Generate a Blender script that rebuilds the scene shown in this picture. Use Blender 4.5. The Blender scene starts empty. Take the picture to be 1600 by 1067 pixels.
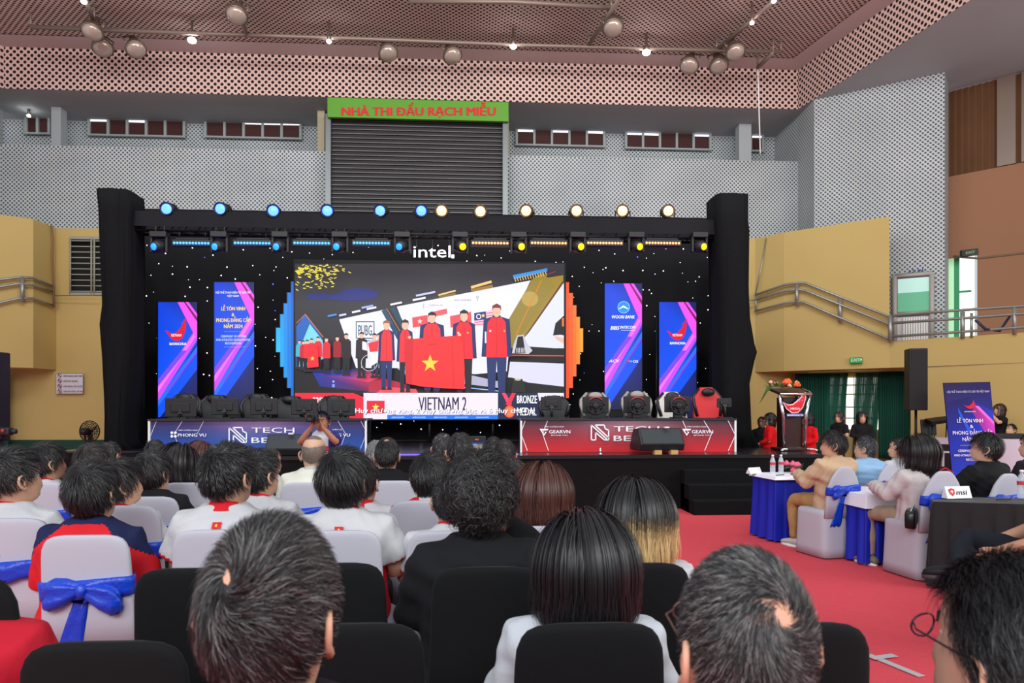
import bpy, math, random
import numpy as np
from mathutils import Vector, Matrix, Euler
from mathutils.bvhtree import BVHTree
PI = math.pi
scene = bpy.context.scene
col = scene.collection
# ------------------------------------------------------------------ camera, world, lights, exposure
F = 1100.0; CX = 800.0; HY = 636.0; H = 1.5; YAW = math.radians(3.45)
SN, CS = math.sin(YAW), math.cos(YAW)
cam_data = bpy.data.cameras.new('camera'); cam = bpy.data.objects.new('camera', cam_data); col.objects.link(cam)
cam.location = (0, 0, H); cam.rotation_euler = (PI/2, 0, -YAW)
cam_data.sensor_width = 36; cam_data.lens = F/1600*36
cam_data.shift_y = (HY-533.5)/1600; cam_data.clip_end = 200; cam_data.clip_start = 0.05
cam_data.dof.use_dof = True; cam_data.dof.focus_distance = 10.0; cam_data.dof.aperture_fstop = 7.0
scene.camera = cam
world = bpy.data.worlds.new('world'); scene.world = world; world.use_nodes = True
bg = world.node_tree.nodes['Background']; bg.inputs[0].default_value = (0.90, 0.95, 1.0, 1); bg.inputs[1].default_value = 0.50
scene.view_settings.view_transform = 'Standard'; scene.view_settings.look = 'None'
scene.view_settings.gamma = 1; scene.view_settings.use_curve_mapping = False
scene.view_settings.exposure = 0.42
def area(name, loc, target, sx, sy, power, color=(1,1,1)):
    l = bpy.data.lights.new(name, 'AREA'); l.shape = 'RECTANGLE'; l.size = sx; l.size_y = sy; l.energy = power; l.color = color
    o = bpy.data.objects.new(name, l); col.objects.link(o); o.location = loc
    o.rotation_euler = (Vector(target)-Vector(loc)).to_track_quat('-Z', 'Y').to_euler(); return o
area('hall_daylight', (-3, -6, 7.5), (0, 20, 6), 14, 5, 1250, (0.95, 0.97, 1.0))
area('back_wall_fill', (0, 7, 10.4), (0, 20, 6.2), 16, 1.5, 900, (1.0, 0.98, 0.96))  # fill light added out of view to brighten the back wall
area('hall_window_light', (13, 1, 6), (-2, 12, 3), 8, 4, 600, (1.0, 0.97, 0.92))

def XY(px, t):
    u = (px-CX)/F
    return (t*(SN+u*CS), t*(CS-u*SN))
def ZZ(py, t): return H+(HY-py)/F*t
def W(px, py, t):
    x, y = XY(px, t); return (x, y, ZZ(py, t))
def TD(px, D): return D/(CS-(px-CX)/F*SN)
def PX(px, py, D): return W(px, py, TD(px, D))
# ------------------------------------------------------------------ materials
def lin(c):
    return tuple(((v/255)/12.92 if v/255 <= .04045 else ((v/255+.055)/1.055)**2.4) for v in c)
MC = {}
def mat(name, c, rough=.6, metal=0, emit=0, spec=.4, bump=0, bscale=30, vary=0, sheen=0, alpha=1, trans=0):
    if name in MC: return MC[name]
    m = bpy.data.materials.new(name); m.use_nodes = True; MC[name] = m
    nt = m.node_tree; b = nt.nodes['Principled BSDF']; L = lin(c)
    b.inputs['Base Color'].default_value = (*L, 1); b.inputs['Roughness'].default_value = rough
    b.inputs['Metallic'].default_value = metal; b.inputs['Specular IOR Level'].default_value = spec
    if emit:
        b.inputs['Emission Color'].default_value = (*L, 1); b.inputs['Emission Strength'].default_value = emit
    if sheen: b.inputs['Sheen Weight'].default_value = sheen
    if trans: b.inputs['Transmission Weight'].default_value = trans; b.inputs['IOR'].default_value = 1.2
    if alpha < 1: b.inputs['Alpha'].default_value = alpha
    if bump or vary:
        tc = nt.nodes.new('ShaderNodeTexCoord'); n = nt.nodes.new('ShaderNodeTexNoise')
        n.inputs['Scale'].default_value = bscale; n.inputs['Detail'].default_value = 4
        nt.links.new(tc.outputs['Object'], n.inputs['Vector'])
        if bump:
            bp = nt.nodes.new('ShaderNodeBump'); bp.inputs['Strength'].default_value = bump; bp.inputs['Distance'].default_value = .02
            nt.links.new(n.outputs['Fac'], bp.inputs['Height']); nt.links.new(bp.outputs['Normal'], b.inputs['Normal'])
        if vary:
            n2 = nt.nodes.new('ShaderNodeTexNoise'); n2.inputs['Scale'].default_value = bscale*.3; n2.inputs['Detail'].default_value = 5
            nt.links.new(tc.outputs['Object'], n2.inputs['Vector'])
            r = nt.nodes.new('ShaderNodeMapRange'); r.inputs[3].default_value = 1-vary; r.inputs[4].default_value = 1+vary
            nt.links.new(n2.outputs['Fac'], r.inputs[0])
            mx = nt.nodes.new('ShaderNodeVectorMath'); mx.operation = 'SCALE'; mx.inputs[0].default_value = L
            nt.links.new(r.outputs[0], mx.inputs['Scale']); nt.links.new(mx.outputs[0], b.inputs['Base Color'])
    return m
def perforated(name, base, hole, sp, rad, rough=.7, sx=1.0, vary=.12):
    m = bpy.data.materials.new(name); m.use_nodes = True; MC[name] = m; nt = m.node_tree; b = nt.nodes['Principled BSDF']
    b.inputs['Roughness'].default_value = rough; b.inputs['Specular IOR Level'].default_value = .2
    N = nt.nodes.new; Lk = nt.links.new
    uv = N('ShaderNodeUVMap'); uv.uv_map = 'UVMap'
    def lattice(off):
        a = N('ShaderNodeVectorMath'); a.operation = 'MULTIPLY_ADD'; Lk(uv.outputs[0], a.inputs[0])
        a.inputs[1].default_value = (1/(sp*sx), 1/sp, 0); a.inputs[2].default_value = (off, off, 0)
        f = N('ShaderNodeVectorMath'); f.operation = 'FRACTION'; Lk(a.outputs[0], f.inputs[0])
        s = N('ShaderNodeVectorMath'); s.operation = 'SUBTRACT'; Lk(f.outputs[0], s.inputs[0]); s.inputs[1].default_value = (.5, .5, 0)
        l = N('ShaderNodeVectorMath'); l.operation = 'LENGTH'; Lk(s.outputs[0], l.inputs[0]); return l.outputs['Value']
    mn = N('ShaderNodeMath'); mn.operation = 'MINIMUM'; Lk(lattice(0), mn.inputs[0]); Lk(lattice(.5), mn.inputs[1])
    st = N('ShaderNodeMapRange'); st.interpolation_type = 'SMOOTHSTEP'; st.inputs[1].default_value = rad-.04; st.inputs[2].default_value = rad+.04
    Lk(mn.outputs[0], st.inputs[0])
    ns = N('ShaderNodeTexNoise'); ns.inputs['Scale'].default_value = .6; ns.inputs['Detail'].default_value = 5; Lk(uv.outputs[0], ns.inputs['Vector'])
    vr = N('ShaderNodeMapRange'); vr.inputs[1].default_value = .3; vr.inputs[2].default_value = .7; vr.inputs[3].default_value = 1-vary; vr.inputs[4].default_value = 1+vary; Lk(ns.outputs['Fac'], vr.inputs[0])
    sc = N('ShaderNodeVectorMath'); sc.operation = 'SCALE'; sc.inputs[0].default_value = lin(base); Lk(vr.outputs[0], sc.inputs['Scale'])
    mx = N('ShaderNodeMix'); mx.data_type = 'RGBA'; Lk(st.outputs[0], mx.inputs[0]); mx.inputs[6].default_value = (*lin(hole), 1); Lk(sc.outputs[0], mx.inputs[7])
    Lk(mx.outputs[2], b.inputs['Base Color']); return m
def colmat(name, emit=0, rough=.6, spec=.3):
    m = bpy.data.materials.new(name); m.use_nodes = True; MC[name] = m; nt = m.node_tree; b = nt.nodes['Principled BSDF']
    a = nt.nodes.new('ShaderNodeVertexColor'); a.layer_name = 'Col'
    b.inputs['Roughness'].default_value = rough; b.inputs['Specular IOR Level'].default_value = spec
    if emit:
        b.inputs['Base Color'].default_value = (.01, .01, .01, 1)
        nt.links.new(a.outputs[0], b.inputs['Emission Color']); b.inputs['Emission Strength'].default_value = emit
    else: nt.links.new(a.outputs[0], b.inputs['Base Color'])
    return m
LED = colmat('led_picture', .95, .4); PRINT = colmat('printed_ink', 0, .55); HAIR = colmat('hair_strands', 0, .42, .5)
# ------------------------------------------------------------------ mesh builder
class MB:
    def __init__(s): s.v = []; s.f = []; s.mi = []; s.c = []; s.uv = {}; s.sm = []; s.usecol = False
    def add(s, vs, fs, mi=0, color=None, smooth=False, uvs=None):
        o = len(s.v); s.v.extend([tuple(v) for v in vs])
        for k, f in enumerate(fs):
            if uvs is not None: s.uv[len(s.f)] = uvs[k] if uvs[k] is not None else None
            s.f.append([i+o for i in f]); s.mi.append(mi); s.sm.append(smooth); s.c.append(color)
            if color is not None: s.usecol = True
        return s
    def box(s, c, d, rz=0, mi=0, rx=0, ry=0, color=None):
        R = Euler((rx, ry, rz)).to_matrix(); c = Vector(c); vs = []
        for x in (-.5, .5):
            for y in (-.5, .5):
                for z in (-.5, .5): vs.append(c+R@Vector((x*d[0], y*d[1], z*d[2])))
        return s.add(vs, [(0,1,3,2),(4,6,7,5),(0,4,5,1),(2,3,7,6),(0,2,6,4),(1,5,7,3)], mi, color)
    def loft(s, rings, caps=True, mi=0, smooth=True, color=None):
        n = len(rings[0]); vs = [p for r in rings for p in r]; fs = []
        for k in range(len(rings)-1):
            for i in range(n):
                j = (i+1) % n; fs.append((k*n+i, k*n+j, (k+1)*n+j, (k+1)*n+i))
        if caps: fs.append(tuple(range(n))[::-1]); fs.append(tuple((len(rings)-1)*n+i for i in range(n)))
        return s.add(vs, fs, mi, color, smooth)
    def tube(s, pts, r, n=8, mi=0, smooth=True, flat=None, up=None, color=None):
        pts = [Vector(p) for p in pts]; m = len(pts)
        rr = r if hasattr(r, '__len__') else [r]*m; rings = []; prev = None
        for k in range(m):
            d = (pts[min(k+1, m-1)]-pts[max(k-1, 0)]).normalized()
            if prev is None:
                a = Vector(up) if up else (Vector((0,0,1)) if abs(d.z) < .9 else Vector((0,1,0)))
                prev = (a-d*a.dot(d)).normalized()
            prev = (prev-d*prev.dot(d)).normalized(); q = d.cross(prev)
            fl = (flat[k] if hasattr(flat, '__len__') else flat) if flat else 1
            rings.append([pts[k]+prev*(math.sin(2*PI*i/n)*rr[k]*fl)+q*(math.cos(2*PI*i/n)*rr[k]) for i in range(n)])
        return s.loft(rings, True, mi, smooth, color)
    def ell(s, c, r, n=16, m=10, mi=0, R=None, smooth=True, color=None):
        rings = []; c = Vector(c)
        for k in range(m+1):
            a = -PI/2+PI*k/m; ca = max(math.cos(a), .02)
            ring = [Vector((r[0]*ca*math.cos(2*PI*i/n), r[1]*ca*math.sin(2*PI*i/n), r[2]*math.sin(a))) for i in range(n)]
            rings.append([c+(R@p if R else p) for p in ring])
        return s.loft(rings, True, mi, smooth, color)
    def lathe(s, prof, c=(0,0,0), n=24, mi=0, smooth=True):
        return s.loft([[(c[0]+r*math.cos(2*PI*i/n), c[1]+r*math.sin(2*PI*i/n), c[2]+z) for i in range(n)] for r, z in prof], True, mi, smooth)
    def quad(s, p, mi=0, uv=None, color=None):
        p = [Vector(q) for q in p]
        if uv is None:
            e = (p[1]-p[0]); w = e.length; e.normalize(); nn = e.cross(p[-1]-p[0]).normalized(); g = nn.cross(e)
            uv = [((q-p[0]).dot(e), (q-p[0]).dot(g)) for q in p]
        return s.add(p, [tuple(range(len(p)))], mi, color, False, [uv])
    def build(s, name, mats, parent=None, world=False, bevel=0):
        me = bpy.data.meshes.new(name); vs = s.v
        if world and parent is not None:
            l = parent['_org'] if '_org' in parent else parent.location
            vs = [(v[0]-l[0], v[1]-l[1], v[2]-l[2]) for v in vs]
        me.from_pydata([tuple(v) for v in vs], [], s.f)
        for m in (mats if isinstance(mats, (list, tuple)) else [mats]): me.materials.append(m)
        me.polygons.foreach_set('material_index', s.mi); me.polygons.foreach_set('use_smooth', s.sm)
        if s.uv:
            ul = me.uv_layers.new(name='UVMap')
            for fi, uv in s.uv.items():
                if uv is None: continue
                p = me.polygons[fi]
                for k, li in enumerate(p.loop_indices): ul.data[li].uv = uv[k]
        if s.usecol:
            ca = me.color_attributes.new('Col', 'FLOAT_COLOR', 'CORNER'); arr = []
            for f, c in zip(s.f, s.c):
                c = c if c is not None else (.5, .5, .5)
                for k in range(len(f)):
                    cc = c[k] if hasattr(c[0], '__len__') else c
                    arr.extend((cc[0], cc[1], cc[2], 1))
            ca.data.foreach_set('color', arr)
        me.update()
        o = bpy.data.objects.new(name, me); col.objects.link(o)
        if parent is not None: o.parent = parent
        if bevel:
            b = o.modifiers.new('bevel', 'BEVEL'); b.width = bevel; b.segments = 2; b.limit_method = 'ANGLE'
        return o
def tag(o, label=None, cat=None, group=None, kind=None):
    if label: o['label'] = label
    if cat: o['category'] = cat
    if group: o['group'] = group
    if kind: o['kind'] = kind
    return o
def empty(name, loc, label=None, cat=None, group=None, rz=0, kind=None):
    o = bpy.data.objects.new(name, None); col.objects.link(o); o.location = loc; o.rotation_euler = (0, 0, rz); o.empty_display_size = .1
    return tag(o, label, cat, group, kind)
def copy_tree(o, parent=None):
    c = o.copy(); col.objects.link(c)
    if parent is not None: c.parent = parent
    for ch in list(o.children): copy_tree(ch, c)
    return c
def struct(name, mb, m, parent=None, **k):
    o = mb.build(name, m, parent, **k)
    if parent is None: o['kind'] = 'structure'
    return o
# ------------------------------------------------------------------ flat pictures and lettering on real surfaces
_tc = {}
def _glyphs(s, shear):
    cu = bpy.data.curves.new('t', 'FONT'); cu.body = s; cu.size = 1; cu.shear = shear; cu.resolution_u = 2
    ob = bpy.data.objects.new('t', cu); me = ob.to_mesh()
    vs = [(v.co.x, v.co.y) for v in me.vertices]; fs = [tuple(p.vertices) for p in me.polygons]
    ob.to_mesh_clear(); bpy.data.objects.remove(ob); bpy.data.curves.remove(cu); return vs, fs
def text2d(s, bold=0, shear=0):
    """letter outlines scaled to width 1 and cap height 1; the crossbars of D-stroke letters come separately"""
    k = (s, shear)
    if k in _tc: return _tc[k]
    full = s.replace('Đ', 'D').replace('đ', 'd'); vs, fs = _glyphs(full, shear); bars = []
    if vs:
        x0 = min(v[0] for v in vs); x1 = max(v[0] for v in vs); w = max(x1-x0, 1e-6)
        for i, ch in enumerate(s):
            if ch == 'Đ':
                dv, _ = _glyphs('D', shear); wd = max(v[0] for v in dv)-min(v[0] for v in dv); pv, _ = _glyphs(full[:i+1], shear); xr = max(v[0] for v in pv); xl = xr-wd
                bars.append(((xl-.07-x0)/w, (xl+.26-x0)/w, .45, .57))
        vs = [((v[0]-x0)/w, v[1]/.73) for v in vs]
    _tc[k] = (vs, fs); _bars[k] = bars; return _tc[k]
_bars = {}
class Art:
    """layers of flat colour on one surface; fn(px, py, lift) gives the point"""
    def __init__(s, fn, step=.004): s.m = MB(); s.fn = fn; s.lift = step; s.step = step
    def poly(s, pts, c, grad=None, up=True):
        c2 = [lin(q) for q in c] if hasattr(c[0], '__len__') else lin(c)
        s.m.add([s.fn(p[0], p[1], s.lift) for p in pts], [tuple(range(len(pts)))], 0, c2)
        if up: s.lift += s.step
        return s
    def rect(s, x0, y0, x1, y1, c, up=True): return s.poly([(x0, y0), (x0, y1), (x1, y1), (x1, y0)], c, up=up)
    def disc(s, x, y, rx, ry, c, n=16, up=True): return s.poly([(x+rx*math.cos(2*PI*i/n), y-ry*math.sin(2*PI*i/n)) for i in range(n)], c, up=up)
    def ring(s, x, y, r, w, c, n=20):
        P = lambda a, q: (x+q*math.cos(a), y-q*math.sin(a))
        for i in range(n): s.poly([P(2*PI*i/n, r), P(2*PI*(i+1)/n, r), P(2*PI*(i+1)/n, r-w), P(2*PI*i/n, r-w)], c, up=False)
        s.lift += s.step
    def line(s, x0, y0, x1, y1, w, c, up=True):
        dx, dy = x1-x0, y1-y0; l = math.hypot(dx, dy) or 1; nx, ny = -dy/l*w/2, dx/l*w/2
        return s.poly([(x0+nx, y0+ny), (x1+nx, y1+ny), (x1-nx, y1-ny), (x0-nx, y0-ny)], c, up=up)
    def star(s, x, y, r, c, q=.4, up=True):
        return s.poly([(x+(r if i % 2 == 0 else r*q)*math.sin(PI*i/5), y-(r if i % 2 == 0 else r*q)*math.cos(PI*i/5)) for i in range(10)], c, up=up)
    def text(s, t, x0, x1, base, cap, c, bold=.02, shear=0):
        vs, fs = text2d(t, min(bold, .006), shear)
        if not vs: return s
        k = bold*cap*.9
        for q in ((-k, 0, k) if k > 0 else (0,)):
            s.m.add([s.fn(x0+q+v[0]*(x1-x0), base-v[1]*cap, s.lift) for v in vs], fs, 0, lin(c)); s.lift += s.step*.4
        for (a, b_, c0, c1) in _bars.get((t, shear), []): s.m.add([s.fn(x0+p*(x1-x0), base-q*cap, s.lift) for p, q in ((a, c0), (b_, c0), (b_, c1), (a, c1))], [(0, 1, 2, 3)], 0, lin(c))
        s.lift += s.step*.6; return s
    def build(s, name, m, parent=None, world=True): return s.m.build(name, m, parent, world)
def onY(D): return lambda px, py, l: PX(px, py, D-l)

rnd = random.Random(7)
black = mat('black_cloth', (14, 14, 16), .9, bump=.5, bscale=9, spec=.15)
blackm = mat('black_metal', (24, 24, 26), .45, .3)
steel = mat('steel_pipe', (150, 150, 148), .4, .7)
plastic = mat('black_plastic', (26, 26, 29), .5)
chrome = mat('chrome', (215, 215, 218), .15, 1)
white = mat('white_paint', (225, 225, 225), .6)
# ------------------------------------------------------------------ THE HALL
carpet = mat('red_carpet', (204, 74, 84), .95, bump=.25, bscale=60, vary=.10, spec=.1)
yellow = mat('yellow_paint', (188, 164, 104), .8, vary=.06, bscale=3, bump=.05, spec=.2)
pf_wall = perforated('white_perforated_panel', (186, 190, 190), (78, 90, 98), .115, .235)
pf_pel = perforated('pink_perforated_panel', (208, 176, 166), (34, 24, 24), .18, .24, vary=.05)
pf_ceil = perforated('pink_ceiling_panel', (204, 178, 170), (40, 30, 30), .15, .23, vary=.05)
plain = mat('grey_soffit_paint', (162, 168, 170), .8, vary=.08, bscale=2)
ledge = mat('pale_pink_ledge', (196, 180, 180), .7)
brown = mat('brown_wall_paint', (150, 108, 80), .8, vary=.08, bscale=2)
greenp = mat('dark_green_paint', (16, 62, 48), .7)
b = MB(); b.quad([(-14, -6, 0), (16, -6, 0), (16, 24, 0), (-14, 24, 0)])
struct('floor', b, carpet)
Z_SOF = 9.97; Z_CEI = 11.1
# back wall with gallery recess
b = MB()
XL, XR = PX(-60, 0, 20)[0], XY(1247, TD(1247, 20))[0]
b.quad([(XL, 20, 0), (XR, 20, 0), (XR, 20, 8.66), (XL, 20, 8.66)])
b.quad([(XL, 20, 8.66), (XR, 20, 8.66), (XR, 21.6, 8.66), (XL, 21.6, 8.66)])
b.quad([(XL-1, 21.6, 8.66), (XR+1, 21.6, 8.66), (XR+1, 21.6, Z_SOF), (XL-1, 21.6, Z_SOF)])
struct('wall_back', b, pf_wall)
PA = XY(1247, TD(1247, 19.5)); PB = XY(1500, 14.9); dx, dy = PB[0]-PA[0], PB[1]-PA[1]; PB2 = (PA[0]+dx*2.6, PA[1]+dy*2.6)
LA = XY(6, TD(6, 19.5)); LB = (LA[0]-dx*.0-3.2, LA[1]-6.0)
# pelmet ring
b = MB()
b.quad([(LA[0], 19.5, Z_SOF), (PA[0], 19.5, Z_SOF), (PA[0], 19.5, Z_CEI), (LA[0], 19.5, Z_CEI)])
b.quad([(*PA, Z_SOF), (*PB2, Z_SOF), (*PB2, Z_CEI), (*PA, Z_CEI)])
b.quad([(*LB, Z_SOF), (*LA, Z_SOF), (*LA, Z_CEI), (*LB, Z_CEI)])
struct('trim_pelmet', b, pf_pel)
b = MB(); w = .62   # pale ledge strip
q = Vector((dy, -dx, 0)).normalized(); sgn = -1 if q.x > 0 else 1
ox, oy = q.x*w*sgn, q.y*w*sgn
b.quad([(LA[0]+.3, 18.85, Z_CEI-.02), (PA[0]-.45, 18.85, Z_CEI-.02), (PA[0], 19.5, Z_CEI-.02), (LA[0], 19.5, Z_CEI-.02)])
b.quad([(PA[0]-.45, 18.85, Z_CEI-.02), (PB2[0]+ox, PB2[1]+oy, Z_CEI-.02), (*PB2, Z_CEI-.02), (*PA, Z_CEI-.02)])
b.quad([(LA[0]+.3, 18.85, Z_CEI-.02), (LA[0], 19.5, Z_CEI-.02), (*LB, Z_CEI-.02), (LB[0]+.7, LB[1], Z_CEI-.02)])
struct('trim_ledge', b, ledge)
b = MB(); b.quad([(-16, 11.5, Z_CEI), (16, 11.5, Z_CEI), (16, 19.6, Z_CEI), (-16, 19.6, Z_CEI)])
struct('ceiling', b, pf_ceil)
b = MB()   # grey soffit outside the pelmet
b.quad([(LA[0]-8, 19.5, Z_SOF+.01), (PA[0], 19.5, Z_SOF+.01), (PA[0], 22.5, Z_SOF+.01), (LA[0]-8, 22.5, Z_SOF+.01)])
b.quad([(*PA, Z_SOF+.01), (*PB2, Z_SOF+.01), (PB2[0]+12, PB2[1], Z_SOF+.01), (PA[0]+16, 24, Z_SOF+.01), (PA[0], 24, Z_SOF+.01)])
b.quad([(*LA, Z_SOF+.01), (LA[0]-8, 19.5, Z_SOF+.01), (LB[0]-8, LB[1], Z_SOF+.01), (*LB, Z_SOF+.01)])
struct('trim_soffit', b, plain)
# right perforated tower wall
R1, R2, R3 = XY(1247, TD(1247, 20.0)), XY(1272, 19.4), XY(1476, 17.8)
b = MB()
b.quad([(*R1, 2.6), (*R2, 2.6), (*R2, Z_SOF), (*R1, Z_SOF)]); b.quad([(R1[0], 20, 8.0), (R1[0], 20, Z_SOF), (R1[0], 21.6, Z_SOF), (R1[0], 21.6, 8.0)])
b.quad([(*R2, 2.6), (*R3, 2.6), (*R3, Z_SOF), (*R2, Z_SOF)])
R4 = XY(1482, 18.6); b.quad([(*R3, 2), (*R4, 2), (*R4, Z_SOF), (*R3, Z_SOF)])
struct('wall_right', b, pf_wall)
# brown gallery wall, right
def vwall(b, p, q, z0, z1, mi=0): b.quad([(*p, z0), (*q, z0), (*q, z1), (*p, z1)], mi)
B1, B2 = XY(1478, 18.9), XY(1700, 16.9)
def onB(px): # point on the brown wall line below pixel column
    u = (px-CX)/F; d = Vector((SN+u*CS, CS-u*SN)); a = Vector(B1); e = Vector(B2)-a
    t = (a.x*e.y-a.y*e.x)/(d.x*e.y-d.y*e.x); return (d.x*t, d.y*t), t
(bw0, tw0), (bw1, tw1) = onB(1527), onB(1478)
zt = ZZ(405, tw1); zc = ZZ(277, tw1)
b = MB(); vwall(b, B1, bw0, zt, zc); vwall(b, bw0, B2, 2.8, zc)
struct('wall_gallery', b, brown)
# timber band with curtains above
wood = mat('brown_curtain_timber', (106, 72, 46), .7, bump=.3, bscale=5, vary=.2)
b = MB(); n = 60
for i in range(n):
    a = i/n; c = (i+1)/n
    o = .05*math.sin(i*2.1)
    p = (B1[0]+(B2[0]-B1[0])*a, B1[1]+(B2[1]-B1[1])*a+.12+o); q = (B1[0]+(B2[0]-B1[0])*c, B1[1]+(B2[1]-B1[1])*c+.12+.05*math.sin((i+1)*2.1)); vwall(b, p, q, zc-.1, Z_SOF)
o = b.build('gallery_curtain', wood); tag(o, 'brown pleated curtain hanging high above the brown gallery wall', 'curtain')
for k, (pa, pb, c) in enumerate([(1557, 1586, (120, 104, 92)), (1595, 1640, (120, 104, 92))]):
    (q0, t0), (q1, t1) = onB(pa), onB(pb)
    b = MB(); vwall(b, (q0[0], q0[1]-.02), (q1[0], q1[1]-.02), zc+.02, Z_SOF)
    struct('window_%d' % (9+k), b, mat('dull_glass%d' % k, c, .3))
# bright doorway in the gallery
(d0, s0), (d1, s1) = onB(1479), onB(1527)
b = MB(); vwall(b, (d0[0]+.1, d0[1]+.5), (d1[0]+.3, d1[1]+.5), 2.8, zt+.3)
struct('window_1', b, mat('daylight_outside', (235, 245, 238), .5, emit=.9))
o = MB(); 
for pa, pb in ((1487, 1491), (1502, 1511)):
    (q0, t0), (q1, t1) = onB(pa), onB(pb); vwall(o, (q0[0]+.1, q0[1]+.42), (q1[0]+.1, q1[1]+.42), 2.8, zt+.2)
(q0, t0), (q1, t1) = onB(1491), onB(1503); m3 = MB(); vwall(m3, (q0[0]+.1, q0[1]+.44), (q1[0]+.1, q1[1]+.44), 2.8, zt+.2); struct('window_6', m3, mat('pale_green_pane', (176, 226, 180), .5, emit=.45))
(q0, t0), (q1, t1) = onB(1511), onB(1530); zz = ZZ(452, t0); vwall(o, (q0[0]+.1, q0[1]+.42), (q1[0]+.1, q1[1]+.42), zz-.03, zz+.03)
struct('window_2', o, mat('green_window_frame', (70, 170, 120), .5))
# yellow walls, right
zt_r = 6.2; zb_r = 2.47
Y0, Y1, Y2, Y3 = XY(1180, 19.6), XY(1225, 18.94), XY(1390, 17.35), XY(1680, 14.6)
b = MB(); vwall(b, XY(1100, TD(1100, 19.6)), Y0, 0, zt_r); vwall(b, Y0, Y1, zb_r, zt_r)
# facet with its stair-shaped lower run towards the parapet
zpar = 3.12
b.quad([(*Y1, zb_r), (*Y2, zb_r), (*Y2, zt_r), (*Y1, zt_r)])
vwall(b, Y2, Y3, zb_r, zpar); vwall(b, XY(1423, float(np.interp(1423, [1390, 1680], [17.35, 14.6]))), Y3, 0.0, zb_r)
b.quad([(*Y2, zpar), (*Y3, zpar), (Y3[0]+1, Y3[1]+3, zpar), (Y2[0]+.2, Y2[1]+1.2, zpar)])
ye = (Y2[0]+.15, Y2[1]+.5); b.quad([(*Y2, zpar), (*ye, zpar), (*ye, zt_r), (*Y2, zt_r)])
U1, U2 = XY(1240, 20), XY(1425, 18.6)
b.quad([(*Y0, zb_r), (*Y1, zb_r), (*Y2, zb_r), (*XY(1425, 18.7), zb_r), (*XY(1240, 20.1), zb_r)])
b.quad([(*Y2, zb_r), (*XY(1424, 17.0), zb_r), (*XY(1426, 18.8), zb_r)]); vwall(b, Y0, XY(1240, 19.9), 0, zb_r); vwall(b, XY(1240, 19.9), XY(1425, 18.6), 0, zb_r)
struct('wall_yellow_right', b, yellow)
# windows behind the green curtains
def online(pa, ta, pb, tb, px, off=0):
    A = Vector(XY(pa, ta)); B = Vector(XY(pb, tb)); u = (px-CX)/F; d = Vector((SN+u*CS, CS-u*SN)); e = B-A
    t = (A.x*e.y-A.y*e.x)/(d.x*e.y-d.y*e.x)-off; return (d.x*t, d.y*t)
for k, (pa, pb) in enumerate([(1262, 1378), (1400, 1424)]):
    b = MB(); q0 = online(1240, 19.9, 1425, 18.6, pa, .03); q1 = online(1240, 19.9, 1425, 18.6, pb, .03)
    vwall(b, q0, q1, .9, 2.3); o = struct('window_%d' % (3+k), b, mat('curtained_daylight', (235, 240, 225), .5, emit=1.15))
    f = MB()
    for j in range(9):
        a = j/8; p = (q0[0]+(q1[0]-q0[0])*a, q0[1]+(q1[1]-q0[1])*a-.03); f.tube([(*p, .9), (*p, 2.4)], .012 if j % 4 else .04, 5)
    for z in (1.2, 1.5, 1.85, 2.1): f.tube([(q0[0], q0[1]-.03, z), (q1[0], q1[1]-.03, z)], .02, 5)
    f.build('window_grille', mat('grille', (190, 190, 170), .5), o)
cur = mat('green_curtain', (6, 74, 58), .85, bump=.2, bscale=12)
sheer = mat('sheer_green_curtain', (20, 96, 78), .85, alpha=.62)
def curtain(p0, p1, z0, z1, m, label, nn=70, pinch=None, amp=.05):
    b = MB(); top = []; bot = []
    rows = []
    for k, z in enumerate(np.linspace(z1, z0, 12)):
        row = []
        for i in range(nn+1):
            a = i/nn; g = (z1-z)/(z1-z0)
            if pinch: a = a*(1-g*pinch[0])+g*pinch[1]
            o = amp*math.sin(i*1.35+.4*math.sin(i*.3))*(1+.3*math.sin(i*.21+g*2))
            row.append((p0[0]+(p1[0]-p0[0])*a, p0[1]+(p1[1]-p0[1])*a+o, z))
        rows.append(row)
    vs = [p for r in rows for p in r]; fs = []
    for k in range(11):
        for i in range(nn): fs.append((k*(nn+1)+i, k*(nn+1)+i+1, (k+1)*(nn+1)+i+1, (k+1)*(nn+1)+i))
    b.add(vs, fs, 0, None, True)
    o = b.build('window_curtain', m); so = o.modifiers.new('cloth', 'SOLIDIFY'); so.thickness = .01
    return tag(o, label, 'curtain', None)
L_ = lambda px, off=.35: online(1240, 19.9, 1425, 18.6, px, off)
curtain(L_(1243), L_(1296), .15, 2.42, cur, 'opaque dark green curtain beside the lectern, left end of the row')
curtain(L_(1290), L_(1324), .15, 2.42, sheer, 'sheer green curtain behind the flower lectern, light showing through', pinch=(.25, -.05))
curtain(L_(1338), L_(1378), .15, 2.42, sheer, 'sheer green curtain gathered right of the bright gap', pinch=(.2, -.12))
curtain(L_(1374, .45), L_(1421, .45), .15, 2.42, cur, 'opaque dark green curtain beside the tall column loudspeaker')
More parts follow.
